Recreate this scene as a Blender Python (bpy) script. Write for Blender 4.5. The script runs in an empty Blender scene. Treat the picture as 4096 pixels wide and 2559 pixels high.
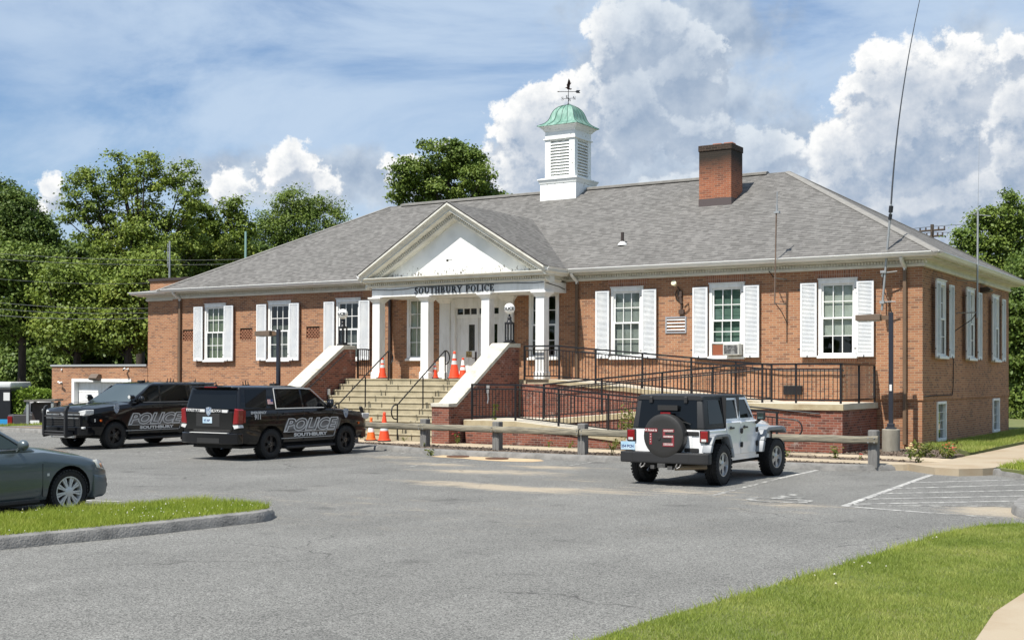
import bpy, bmesh, math, random
import numpy as np
from mathutils import Vector, Matrix, noise as mnoise
R = math.radians
rnd = random.Random(7)
C = bpy.context.scene.collection
scene = bpy.context.scene
BASE = {}                      # object name -> world position of its origin (for unrotated parents)

# ------------------------------------------------------------------ materials
MATS = {}
def nt(m):
    m.use_nodes = True
    t = m.node_tree
    return t, t.nodes, t.links
def mat(name, col, rough=0.6, metal=0.0, var=0.0, vscale=3.0, bump=0.0, bscale=30.0, col2=None, coat=0.0, spec=0.5, stretch=None, thr=(0.35, 0.65), detail=6):
    """Principled material; `var`/col2 mix a second colour by noise, bump adds relief."""
    if name in MATS: return MATS[name]
    m = bpy.data.materials.new(name); t, N, L = nt(m)
    p = N['Principled BSDF']
    p.inputs['Base Color'].default_value = (*col, 1); p.inputs['Roughness'].default_value = rough
    p.inputs['Metallic'].default_value = metal
    p.inputs['Coat Weight'].default_value = coat; p.inputs['Coat Roughness'].default_value = 0.04
    p.inputs['Specular IOR Level'].default_value = spec
    tc = N.new('ShaderNodeTexCoord'); mp = N.new('ShaderNodeMapping'); L.new(tc.outputs['Object'], mp.inputs[0])
    if stretch: mp.inputs['Scale'].default_value = stretch
    if var or col2:
        nz = N.new('ShaderNodeTexNoise'); nz.inputs['Scale'].default_value = vscale; nz.inputs['Detail'].default_value = detail
        nz.inputs['Roughness'].default_value = 0.65
        L.new(mp.outputs[0], nz.inputs['Vector'])
        mr = N.new('ShaderNodeMapRange'); mr.inputs[1].default_value = thr[0]; mr.inputs[2].default_value = thr[1]
        L.new(nz.outputs['Fac'], mr.inputs[0])
        mx = N.new('ShaderNodeMix'); mx.data_type = 'RGBA'
        c2 = col2 if col2 else tuple(max(0, c * (1 - var)) for c in col)
        mx.inputs['A'].default_value = (*col, 1); mx.inputs['B'].default_value = (*c2, 1)
        L.new(mr.outputs[0], mx.inputs['Factor']); L.new(mx.outputs['Result'], p.inputs['Base Color'])
    if bump:
        nb = N.new('ShaderNodeTexNoise'); nb.inputs['Scale'].default_value = bscale; nb.inputs['Detail'].default_value = 4
        L.new(mp.outputs[0], nb.inputs['Vector'])
        b = N.new('ShaderNodeBump'); b.inputs['Strength'].default_value = bump; b.inputs['Distance'].default_value = 0.02
        L.new(nb.outputs['Fac'], b.inputs['Height']); L.new(b.outputs[0], p.inputs['Normal'])
    MATS[name] = m
    return m

def brick_mat(name, c1, c2, mortar, dark, dark_amt=0.5, effl=0.0, bw=0.213, rh=0.0677, soldier=False, mort=0.011, stain=None, gsc=0.35):
    m = bpy.data.materials.new(name); t, N, L = nt(m); p = N['Principled BSDF']
    p.inputs['Roughness'].default_value = 0.85; p.inputs['Specular IOR Level'].default_value = 0.25
    uv = N.new('ShaderNodeUVMap'); mp = N.new('ShaderNodeMapping'); L.new(uv.outputs[0], mp.inputs[0])
    if soldier: mp.inputs['Rotation'].default_value = (0, 0, R(90))
    br = N.new('ShaderNodeTexBrick'); br.offset = 0.0 if soldier else 0.5
    br.inputs['Scale'].default_value = 1; br.inputs['Brick Width'].default_value = bw; br.inputs['Row Height'].default_value = rh
    br.inputs['Mortar Size'].default_value = mort * .5; br.inputs['Mortar Smooth'].default_value = 0.2; br.inputs['Bias'].default_value = -0.1
    br.inputs['Color1'].default_value = (*c1, 1); br.inputs['Color2'].default_value = (*c2, 1); br.inputs['Mortar'].default_value = (*mortar, 1)
    L.new(mp.outputs[0], br.inputs['Vector'])
    # a second brick texture with the same layout picks odd dark bricks
    b2 = N.new('ShaderNodeTexBrick'); b2.offset = br.offset
    for k in ('Scale', 'Brick Width', 'Row Height', 'Mortar Size'): b2.inputs[k].default_value = br.inputs[k].default_value
    b2.inputs['Color1'].default_value = (0, 0, 0, 1); b2.inputs['Color2'].default_value = (1, 1, 1, 1); b2.inputs['Mortar'].default_value = (0, 0, 0, 1)
    L.new(mp.outputs[0], b2.inputs['Vector'])
    mr = N.new('ShaderNodeMapRange'); mr.inputs[1].default_value = 0.70; mr.inputs[2].default_value = 0.95; mr.inputs[4].default_value = dark_amt
    L.new(b2.outputs['Color'], mr.inputs[0])
    mx = N.new('ShaderNodeMix'); mx.data_type = 'RGBA'; mx.inputs['B'].default_value = (*dark, 1)
    L.new(mr.outputs[0], mx.inputs['Factor']); L.new(br.outputs['Color'], mx.inputs['A'])
    # large weathering
    geo = N.new('ShaderNodeNewGeometry')
    nz = N.new('ShaderNodeTexNoise'); nz.inputs['Scale'].default_value = gsc; nz.inputs['Detail'].default_value = 8; nz.inputs['Roughness'].default_value = .7
    L.new(geo.outputs['Position'], nz.inputs['Vector'])
    mr2 = N.new('ShaderNodeMapRange'); mr2.inputs[1].default_value = .3; mr2.inputs[2].default_value = .7; mr2.inputs[3].default_value = .80; mr2.inputs[4].default_value = 1.16
    L.new(nz.outputs['Fac'], mr2.inputs[0])
    mul = N.new('ShaderNodeMix'); mul.data_type = 'RGBA'; mul.blend_type = 'MULTIPLY'; mul.inputs['Factor'].default_value = 1
    L.new(mx.outputs['Result'], mul.inputs['A']); L.new(mr2.outputs[0], mul.inputs['B'])
    last = mul.outputs['Result']
    if effl:
        n2 = N.new('ShaderNodeTexNoise'); n2.inputs['Scale'].default_value = 2.2; n2.inputs['Detail'].default_value = 9; n2.inputs['Roughness'].default_value = .75
        L.new(geo.outputs['Position'], n2.inputs['Vector'])
        m3 = N.new('ShaderNodeMapRange'); m3.inputs[1].default_value = .56; m3.inputs[2].default_value = .74; m3.inputs[4].default_value = effl
        L.new(n2.outputs['Fac'], m3.inputs[0])
        e = N.new('ShaderNodeMix'); e.data_type = 'RGBA'; e.inputs['B'].default_value = (.55, .5, .45, 1)
        L.new(m3.outputs[0], e.inputs['Factor']); L.new(last, e.inputs['A']); last = e.outputs['Result']
    if stain:      # soot or damp below/above a height
        z0, z1, sc = stain
        sp = N.new('ShaderNodeSeparateXYZ'); L.new(geo.outputs['Position'], sp.inputs[0])
        ad = N.new('ShaderNodeMath'); ad.operation = 'MULTIPLY_ADD'; ad.inputs[1].default_value = .9; L.new(nz.outputs['Fac'], ad.inputs[0]); L.new(sp.outputs['Z'], ad.inputs[2])
        m4 = N.new('ShaderNodeMapRange'); m4.inputs[1].default_value = z0; m4.inputs[2].default_value = z1; L.new(ad.outputs[0], m4.inputs[0])
        e = N.new('ShaderNodeMix'); e.data_type = 'RGBA'; e.inputs['B'].default_value = (*sc, 1)
        L.new(m4.outputs[0], e.inputs['Factor']); L.new(last, e.inputs['A']); last = e.outputs['Result']
    L.new(last, p.inputs['Base Color'])
    b = N.new('ShaderNodeBump'); b.inputs['Strength'].default_value = .6; b.inputs['Distance'].default_value = .012; b.invert = True
    L.new(br.outputs['Fac'], b.inputs['Height']); L.new(b.outputs[0], p.inputs['Normal'])
    MATS[name] = m
    return m

def glass_mat(name, tint=(.75, .8, .78), ior=1.5, refl=1.0):
    m = bpy.data.materials.new(name); t, N, L = nt(m)
    N.remove(N['Principled BSDF']); out = N['Material Output']
    tr = N.new('ShaderNodeBsdfTransparent'); tr.inputs[0].default_value = (*tint, 1)
    gl = N.new('ShaderNodeBsdfGlossy'); gl.inputs['Roughness'].default_value = .015; gl.inputs[0].default_value = (refl, refl, refl, 1)
    lw = N.new('ShaderNodeLayerWeight'); lw.inputs[0].default_value = .5
    pw = N.new('ShaderNodeMath'); pw.operation = 'POWER'; pw.inputs[1].default_value = 4; L.new(lw.outputs['Facing'], pw.inputs[0])
    fr = N.new('ShaderNodeMath'); fr.operation = 'MULTIPLY_ADD'; fr.inputs[1].default_value = .85; fr.inputs[2].default_value = .055 * refl; L.new(pw.outputs[0], fr.inputs[0])
    mx = N.new('ShaderNodeMixShader'); L.new(fr.outputs[0], mx.inputs[0]); L.new(tr.outputs[0], mx.inputs[1]); L.new(gl.outputs[0], mx.inputs[2])
    L.new(mx.outputs[0], out.inputs[0]); MATS[name] = m
    return m

# ------------------------------------------------------------------ mesh builder
class MB:
    def __init__(s): s.v = []; s.f = []
    def add(s, vs, fs):
        o = len(s.v); s.v += [tuple(map(float, v)) for v in vs]; s.f += [tuple(i + o for i in f) for f in fs]; return s
    def quad(s, *p): return s.add(p, [tuple(range(len(p)))])
    def box(s, x0, x1, y0, y1, z0, z1):
        if x0 > x1: x0, x1 = x1, x0
        if y0 > y1: y0, y1 = y1, y0
        if z0 > z1: z0, z1 = z1, z0
        return s.add([(x0,y0,z0),(x1,y0,z0),(x1,y1,z0),(x0,y1,z0),(x0,y0,z1),(x1,y0,z1),(x1,y1,z1),(x0,y1,z1)],
                     [(0,3,2,1),(4,5,6,7),(0,1,5,4),(1,2,6,5),(2,3,7,6),(3,0,4,7)])
    def obox(s, c, h, rot):
        c = Vector(c); M = rot.to_3x3() if hasattr(rot, 'to_3x3') else rot
        k = [(-1,-1,-1),(1,-1,-1),(1,1,-1),(-1,1,-1),(-1,-1,1),(1,-1,1),(1,1,1),(-1,1,1)]
        return s.add([c + M @ Vector((a*h[0], b*h[1], d*h[2])) for a, b, d in k],
                     [(0,3,2,1),(4,5,6,7),(0,1,5,4),(1,2,6,5),(2,3,7,6),(3,0,4,7)])
    def prism(s, poly, ax, lo, hi):
        """extrude a 2D polygon (in the two other axes, in xyz order) along axis ax"""
        def P(q, w):
            return (w, q[0], q[1]) if ax == 0 else (q[0], w, q[1]) if ax == 1 else (q[0], q[1], w)
        n = len(poly); vs = [P(q, lo) for q in poly] + [P(q, hi) for q in poly]
        fs = [tuple(range(n - 1, -1, -1)), tuple(range(n, 2 * n))] + [(i, (i + 1) % n, (i + 1) % n + n, i + n) for i in range(n)]
        return s.add(vs, fs)
    def tube(s, a, b, r, n=8, r2=None):
        a, b = Vector(a), Vector(b); d = (b - a)
        if d.length < 1e-6: return s
        z = d.normalized(); x = z.orthogonal().normalized(); y = z.cross(x); r2 = r if r2 is None else r2
        vs = []
        for c, rr in ((a, r), (b, r2)):
            for i in range(n):
                t = 2 * math.pi * i / n; vs.append(c + x * math.cos(t) * rr + y * math.sin(t) * rr)
        return s.add(vs, [(i, (i + 1) % n, (i + 1) % n + n, i + n) for i in range(n)] + [tuple(range(n - 1, -1, -1)), tuple(range(n, 2 * n))])
    def path(s, pts, r, n=8):
        pts = [Vector(p) for p in pts]; m = len(pts); vs = []; x = None
        for i, p in enumerate(pts):
            d = (pts[min(i + 1, m - 1)] - pts[max(i - 1, 0)]).normalized()
            if x is None: x = d.orthogonal().normalized()
            x = (x - d * x.dot(d)).normalized(); y = d.cross(x)
            rr = r[i] if isinstance(r, (list, tuple)) else r
            vs += [p + x * math.cos(2 * math.pi * k / n) * rr + y * math.sin(2 * math.pi * k / n) * rr for k in range(n)]
        fs = [(i * n + k, i * n + (k + 1) % n, (i + 1) * n + (k + 1) % n, (i + 1) * n + k) for i in range(m - 1) for k in range(n)]
        fs += [tuple(range(n - 1, -1, -1)), tuple(range((m - 1) * n, m * n))]
        return s.add(vs, fs)
    def rings(s, rings, closed=True, cap=True):
        """loft rings (lists of points of equal length)"""
        n = len(rings[0]); vs = [p for r in rings for p in r]
        fs = [(i * n + k, i * n + (k + 1) % n, (i + 1) * n + (k + 1) % n, (i + 1) * n + k) for i in range(len(rings) - 1) for k in range(n if closed else n - 1)]
        if cap: fs += [tuple(range(n - 1, -1, -1)), tuple(range((len(rings) - 1) * n, len(rings) * n))]
        return s.add(vs, fs)
    def lathe(s, prof, c=(0, 0, 0), n=20, axis=2, cap=True):
        rr = []
        for r, z in prof:
            ring = []
            for i in range(n):
                t = 2 * math.pi * i / n; a, b = r * math.cos(t), r * math.sin(t)
                p = (a, b, z) if axis == 2 else (z, a, b) if axis == 0 else (b, z, a)
                ring.append((p[0] + c[0], p[1] + c[1], p[2] + c[2]))
            rr.append(ring)
        return s.rings(rr, cap=cap)
    def sphere(s, c, r, n=12, sq=(1, 1, 1)):
        prof = [(max(1e-4, math.sin(math.pi * i / n)) * r, -math.cos(math.pi * i / n) * r) for i in range(n + 1)]
        o = len(s.v); s.lathe(prof, (0, 0, 0), n * 2)
        for i in range(o, len(s.v)):
            v = s.v[i]; s.v[i] = (v[0] * sq[0] + c[0], v[1] * sq[1] + c[1], v[2] * sq[2] + c[2])
        return s
    def xform(s, M, start=0):
        for i in range(start, len(s.v)): s.v[i] = tuple(M @ Vector(s.v[i]))
        return s
    def build(s, name, material, parent=None, local=False, smooth=None, bevel=0, bseg=1, uv=True, fix=True, coll=True):
        me = bpy.data.meshes.new(name)
        off = Vector((0, 0, 0))
        if parent is not None and not local: off = BASE.get(parent.name, Vector((0, 0, 0)))
        vs = [(v[0] - off.x, v[1] - off.y, v[2] - off.z) for v in s.v]
        me.from_pydata(vs, [], s.f)
        bm = bmesh.new(); bm.from_mesh(me)
        if fix: bmesh.ops.recalc_face_normals(bm, faces=bm.faces)
        if bevel:
            es = [e for e in bm.edges if len(e.link_faces) == 2 and e.calc_face_angle(0) > R(28)]
            bmesh.ops.bevel(bm, geom=es, offset=bevel, segments=bseg, profile=.5, affect='EDGES', clamp_overlap=True)
        if uv:
            lay = bm.loops.layers.uv.new('UVMap'); bm.normal_update()
            for f in bm.faces:
                nn = f.normal
                tx = Vector((0, 0, 1)).cross(nn)
                tx = Vector((1, 0, 0)) if tx.length < 1e-3 else tx.normalized()
                # same direction for front and back so courses run on
                if abs(tx.x) > abs(tx.y):
                    if tx.x < 0: tx = -tx
                elif tx.y < 0: tx = -tx
                ty = nn.cross(tx).normalized()
                if ty.z < 0: ty = -ty
                for l in f.loops:
                    w = l.vert.co + off; l[lay].uv = (w.dot(tx), w.dot(ty))
        bm.to_mesh(me); bm.free()
        if smooth is not None:
            me.polygons.foreach_set('use_smooth', [True] * len(me.polygons))
            me.set_sharp_from_angle(angle=R(smooth))
        o = bpy.data.objects.new(name, me)
        if material: me.materials.append(material)
        if coll: C.objects.link(o)
        if parent is not None:
            o.parent = parent
        BASE[o.name] = off.copy()
        return o

def tag(o, label=None, cat=None, group=None, kind=None):
    if label: o['label'] = label
    if cat: o['category'] = cat
    if group: o['group'] = group
    if kind: o['kind'] = kind
    return o
def empty(name, loc, label=None, cat=None, group=None, rz=0):
    o = bpy.data.objects.new(name, None); C.objects.link(o); o.location = loc; o.rotation_euler = (0, 0, rz)
    o.empty_display_size = .2
    BASE[o.name] = Vector(loc)
    return tag(o, label, cat, group)
def kids(o): return [c for c in bpy.data.objects if c.parent == o]
def dup(o, parent=None, loc=None, rz=None, label=None):
    ch = kids(o)
    c = o.copy(); C.objects.link(c)
    if parent is not None: c.parent = parent
    if loc is not None: c.location = loc
    if rz is not None: c.rotation_euler = (0, 0, rz)
    if label: c['label'] = label
    BASE[c.name] = BASE.get(o.name, Vector((0, 0, 0)))
    for k in ch: dup(k, c)
    return c
def struct(o, label=None): o['kind'] = 'structure'; return o
def sheet(name, pts, z, material, thick=0.0, kind='structure'):
    m = MB()
    if thick: m.prism([p[:2] for p in pts], 2, z - thick, z)
    else: m.quad(*[(p[0], p[1], z) for p in pts])
    o = m.build(name, material)
    if not thick and o.data.polygons[0].normal.z < 0: o.data.flip_normals()
    o['kind'] = kind
    return o

def text_mb(txt, size, extrude=0.0, shear=0.0, offset=0.0, space=1.0, sx=1.0):
    """text outlines as a mesh builder in the XY plane, left aligned at the origin"""
    cu = bpy.data.curves.new('lettering', 'FONT'); cu.body = txt; cu.size = size; cu.shear = shear; cu.offset = offset
    cu.space_character = space; cu.extrude = extrude; cu.resolution_u = 3
    ob = bpy.data.objects.new('lettering', cu)
    me = bpy.data.meshes.new_from_object(ob)
    m = MB(); m.add([(v.co.x * sx, v.co.y, v.co.z) for v in me.vertices], [tuple(p.vertices) for p in me.polygons])
    bpy.data.objects.remove(ob); bpy.data.curves.remove(cu); bpy.data.meshes.remove(me)
    return m
def extent(m, ax=0): return min(v[ax] for v in m.v), max(v[ax] for v in m.v)
# ------------------------------------------------------------------ camera (fitted to the building's vanishing points)
HEAD, PITCH, ROLL = .56195, .009074, .003173
CAM = Vector((8.97063, -35.7313, 2.07))
Fw = Vector((-math.sin(HEAD) * math.cos(PITCH), math.cos(HEAD) * math.cos(PITCH), math.sin(PITCH)))
R0 = Vector((math.cos(HEAD), math.sin(HEAD), 0)); U0 = R0.cross(Fw)
Rt = R0 * math.cos(ROLL) + U0 * math.sin(ROLL); Up = -R0 * math.sin(ROLL) + U0 * math.cos(ROLL)
cd = bpy.data.cameras.new('camera'); cam = bpy.data.objects.new('camera', cd); C.objects.link(cam)
cam.matrix_world = Matrix(((Rt.x, Up.x, -Fw.x, CAM.x), (Rt.y, Up.y, -Fw.y, CAM.y), (Rt.z, Up.z, -Fw.z, CAM.z), (0, 0, 0, 1)))
cd.sensor_width = 36; cd.lens = 36 * 5023.03 / 4096; cd.shift_y = (1467.765 - 1279.5) / 4096
cd.clip_start = .1; cd.clip_end = 4000
scene.camera = cam
def at(dx, depth, z=0.0):
    """world point seen at photo column dx (2420-wide) at a forward distance, at height z (used to site trees and poles)"""
    lat = (dx - 1210) / 2967.7 * depth
    p = CAM + Vector((Fw.x, Fw.y, 0)).normalized() * depth + R0 * lat
    return Vector((p.x, p.y, z))
def zat(dy, depth): return 2.07 + (894 - dy) / 2967.7 * depth

# ------------------------------------------------------------------ sun and sky
SUN_AZ, SUN_EL = R(10), R(57)         # azimuth: to the left of the facade's own direction
sd = Vector((-math.sin(SUN_AZ) * math.cos(SUN_EL), -math.cos(SUN_AZ) * math.cos(SUN_EL), math.sin(SUN_EL)))  # towards the sun
sl = bpy.data.lights.new('sun', 'SUN'); so = bpy.data.objects.new('sun', sl); C.objects.link(so)
sl.energy = 5.0; sl.angle = R(.5); sl.color = (1, .955, .88)
so.rotation_euler = (-sd).to_track_quat('-Z', 'Y').to_euler(); so.location = (0, -20, 60)

def build_world():
    w = bpy.data.worlds.new('World'); scene.world = w; w.use_nodes = True
    T = w.node_tree; N, L = T.nodes, T.links
    bg = N['Background']; bg.inputs[1].default_value = .086
    sky = N.new('ShaderNodeTexSky'); sky.sky_type = 'NISHITA'; sky.sun_disc = False
    sky.sun_elevation = SUN_EL; sky.sun_rotation = math.atan2(sd.x, sd.y)
    sky.air_density = 1.1; sky.dust_density = .6; sky.ozone_density = 2.2
    def val(op, a, b=None, c=None, clamp=False):
        n = N.new('ShaderNodeMath'); n.operation = op; n.use_clamp = clamp
        for i, x in enumerate((a, b, c)):
            if x is None: continue
            if hasattr(x, 'is_linked'): L.new(x, n.inputs[i])
            else: n.inputs[i].default_value = x
        return n.outputs[0]
    def ramp(x, a, b, o0=0, o1=1, smooth=True):
        n = N.new('ShaderNodeMapRange'); n.interpolation_type = 'SMOOTHSTEP' if smooth else 'LINEAR'
        L.new(x, n.inputs[0]); n.inputs[1].default_value = a; n.inputs[2].default_value = b; n.inputs[3].default_value = o0; n.inputs[4].default_value = o1
        return n.outputs[0]
    tc = N.new('ShaderNodeTexCoord'); sp = N.new('ShaderNodeSeparateXYZ'); L.new(tc.outputs['Generated'], sp.inputs[0])
    # compass bearing and height of each direction of the sky, in degrees; bearing 0 lies to the north-west of the facade
    hx, hy = R0.x, R0.y; fx, fy = Fw.x, Fw.y
    lat = val('ADD', val('MULTIPLY', sp.outputs[0], hx), val('MULTIPLY', sp.outputs[1], hy))
    fwd = val('ADD', val('MULTIPLY', sp.outputs[0], fx), val('MULTIPLY', sp.outputs[1], fy))
    az = val('MULTIPLY', val('ARCTAN2', lat, fwd), 180 / math.pi)
    el = val('MULTIPLY', val('ARCSINE', sp.outputs[2]), 180 / math.pi)
    P = N.new('ShaderNodeCombineXYZ'); L.new(az, P.inputs[0]); L.new(el, P.inputs[1])
    def deg(dx, dy):
        a = math.degrees(math.atan((dx - 1210) / 2967.7)); return a, math.degrees(math.atan((894 - dy) / 2967.7 * math.cos(R(a))))
    k = math.degrees(1 / 2967.7)
    def nz(vec, scale, detail=8, rough=.6, loc=(0, 0, 0), sc=(1, 1, 1), dist=0.0):
        mp = N.new('ShaderNodeMapping'); L.new(vec, mp.inputs[0]); mp.inputs['Location'].default_value = loc; mp.inputs['Scale'].default_value = sc
        n = N.new('ShaderNodeTexNoise'); n.inputs['Scale'].default_value = scale; n.inputs['Detail'].default_value = detail; n.inputs['Roughness'].default_value = rough
        n.inputs['Distortion'].default_value = dist
        L.new(mp.outputs[0], n.inputs['Vector']); return n
    # the cumulus heads: an ellipse each, their outline broken up by warped noise
    HEADS = [(1450, 110, 70, 120), (1530, 70, 110, 80), (1490, 250, 110, 130), (1640, 290, 110, 75), (1620, 160, 110, 110), (1790, 370, 120, 80), (1310, 370, 175, 165), (1360, 230, 75, 70), (1215, 310, 70, 75), (2150, 320, 180, 215), (2255, 185, 112, 82), (2080, 200, 105, 95), (2430, 330, 110, 190), (2400, 115, 60, 55), (1990, 400, 110, 130), (2200, 480, 330, 140), (1640, 410, 85, 40), (1570, 440, 90, 45),
             (680, 400, 78, 68), (540, 455, 70, 60), (112, 458, 44, 44), (945, 385, 42, 40), (1040, 335, 30, 20), (60, 500, 70, 40), (760, 440, 60, 50)]
    def field(vec):
        w1 = nz(vec, .55, 7, .62); w2 = nz(vec, .55, 7, .62, loc=(31, 17, 5))
        o1 = val('MULTIPLY_ADD', w1.outputs[0], 3.6, -1.8); o2 = val('MULTIPLY_ADD', w2.outputs[0], 3.0, -1.5)
        cb = N.new('ShaderNodeCombineXYZ'); L.new(o1, cb.inputs[0]); L.new(o2, cb.inputs[1])
        va = N.new('ShaderNodeVectorMath'); va.operation = 'ADD'; L.new(vec, va.inputs[0]); L.new(cb.outputs[0], va.inputs[1])
        best = None
        for dx, dy, rx, ry in HEADS:
            a, e = deg(dx, dy)
            s = N.new('ShaderNodeVectorMath'); s.operation = 'SUBTRACT'; L.new(va.outputs[0], s.inputs[0]); s.inputs[1].default_value = (a, e, 0)
            m = N.new('ShaderNodeVectorMath'); m.operation = 'MULTIPLY'; L.new(s.outputs[0], m.inputs[0]); m.inputs[1].default_value = (1 / (rx * k), 1 / (ry * k), 0)
            ln = N.new('ShaderNodeVectorMath'); ln.operation = 'LENGTH'; L.new(m.outputs[0], ln.inputs[0])
            d = val('MULTIPLY', val('SUBTRACT', 1.0, ln.outputs['Value']), min(rx, ry) / 90.0)
            best = d if best is None else val('SMOOTH_MAX', best, d, .12)
        n3 = nz(vec, 1.5, 9, .62)
        return val('ADD', best, val('MULTIPLY_ADD', n3.outputs[0], .55, -.275))
    f0 = field(P.outputs[0])
    sh = N.new('ShaderNodeVectorMath'); sh.operation = 'ADD'; L.new(P.outputs[0], sh.inputs[0]); sh.inputs[1].default_value = (-.28, .75, 0)
    f1 = field(sh.outputs[0])
    dens = ramp(f0, -.03, .17)
    # sunlit where the cloud thins towards the sun, grey where more cloud stands above
    lit = ramp(val('SUBTRACT', f0, f1), -.10, .30)
    rim = ramp(f0, .05, 1.0, 1, .35)
    lit = val('MULTIPLY', val('MULTIPLY_ADD', lit, .75, .25), rim)
    puff = nz(P.outputs[0], .8, 8, .6, loc=(9, 4, 0))
    lit = val('ADD', lit, val('MULTIPLY_ADD', puff.outputs[0], 1.1, -.52), clamp=True)
    def mixc(f, a, b):
        m = N.new('ShaderNodeMix'); m.data_type = 'RGBA'
        if hasattr(f, 'is_linked'): L.new(f, m.inputs['Factor'])
        else: m.inputs['Factor'].default_value = f
        for nm, x in (('A', a), ('B', b)):
            if hasattr(x, 'is_linked'): L.new(x, m.inputs[nm])
            else: m.inputs[nm].default_value = (*x, 1)
        return m.outputs['Result']
    # deepen the blue of the clear air
    g = N.new('ShaderNodeMix'); g.data_type = 'RGBA'; g.blend_type = 'MULTIPLY'; g.inputs['Factor'].default_value = 1
    L.new(sky.outputs[0], g.inputs['A']); g.inputs['B'].default_value = SKY_TINT
    col = g.outputs['Result']
    # thin high cirrus: long streaks, thicker in the left half
    ci = nz(P.outputs[0], .085, 10, .60, loc=(3, 1.5, 0), sc=(.7, 1.9, 1), dist=.55)
    ci2 = nz(P.outputs[0], .05, 4, .5, loc=(-4, 8, 2), sc=(.8, 1.7, 1))
    cir = val('MULTIPLY', ramp(ci.outputs[0], .27, .60), ramp(ci2.outputs[0], .18, .46))
    low = ramp(el, 1, 11, .55, .0)
    cir = val('MAXIMUM', val('MULTIPLY', cir, .86), low)
    col = mixc(cir, col, CLOUD_THIN)
    # the broad pale bank of the middle and right
    bk = None
    for dx, dy, rx, ry in ((1560, 300, 300, 270), (1500, 90, 170, 150), (1700, 60, 150, 110), (1850, 420, 330, 150), (2230, 430, 420, 240), (2380, 200, 160, 160), (1330, 420, 240, 120), (700, 430, 330, 80)):
        a, e = deg(dx, dy)
        s = N.new('ShaderNodeVectorMath'); s.operation = 'SUBTRACT'; L.new(P.outputs[0], s.inputs[0]); s.inputs[1].default_value = (a, e, 0)
        m = N.new('ShaderNodeVectorMath'); m.operation = 'MULTIPLY'; L.new(s.outputs[0], m.inputs[0]); m.inputs[1].default_value = (1 / (rx * k), 1 / (ry * k), 0)
        ln = N.new('ShaderNodeVectorMath'); ln.operation = 'LENGTH'; L.new(m.outputs[0], ln.inputs[0])
        d = val('SUBTRACT', 1.0, ln.outputs['Value']); bk = d if bk is None else val('MAXIMUM', bk, d)
    bn = nz(P.outputs[0], .34, 10, .62, loc=(1, 2, 7)); bank = ramp(val('ADD', bk, val('MULTIPLY_ADD', bn.outputs[0], 2.0, -.95)), -.12, .48, 0, .95)
    bt = nz(P.outputs[0], .36, 9, .55, loc=(5, 0, 3)); bt2 = nz(sh.outputs[0], .36, 9, .55, loc=(5, 0, 3))
    bl = val('ADD', val('MULTIPLY', val('SUBTRACT', bt.outputs[0], bt2.outputs[0]), 1.3), bt.outputs[0], clamp=True)
    bcol = mixc(ramp(bl, .22, .80, smooth=False), CLOUD_GREY, CLOUD_PALE)
    col = mixc(bank, col, bcol)
    # the middle group lies in thinner light than the big heads at its sides
    mid = val('MULTIPLY', ramp(az, 2.5, 5.5), ramp(az, 11.5, 14.0, 1, 0))
    white = mixc(val('MULTIPLY', mid, .8), CLOUD_WHITE, CLOUD_PALE)
    ccol = mixc(lit, CLOUD_GREY, white)
    col = mixc(dens, col, ccol)
    L.new(col, bg.inputs[0])
SKY_TINT = (.70, .86, 1.04, 1)
CLOUD_THIN = (4.9, 6.0, 7.4); CLOUD_GREY = (3.0, 3.8, 5.0); CLOUD_PALE = (5.5, 6.2, 7.0); CLOUD_WHITE = (8.7, 8.7, 8.6)
build_world()
scene.view_settings.view_transform = 'Standard'; scene.view_settings.look = 'None'; scene.view_settings.gamma = 1
scene.view_settings.exposure = 0.45
scene.cycles.use_denoising = True
scene.cycles.max_bounces = 8; scene.cycles.transparent_max_bounces = 16
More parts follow.
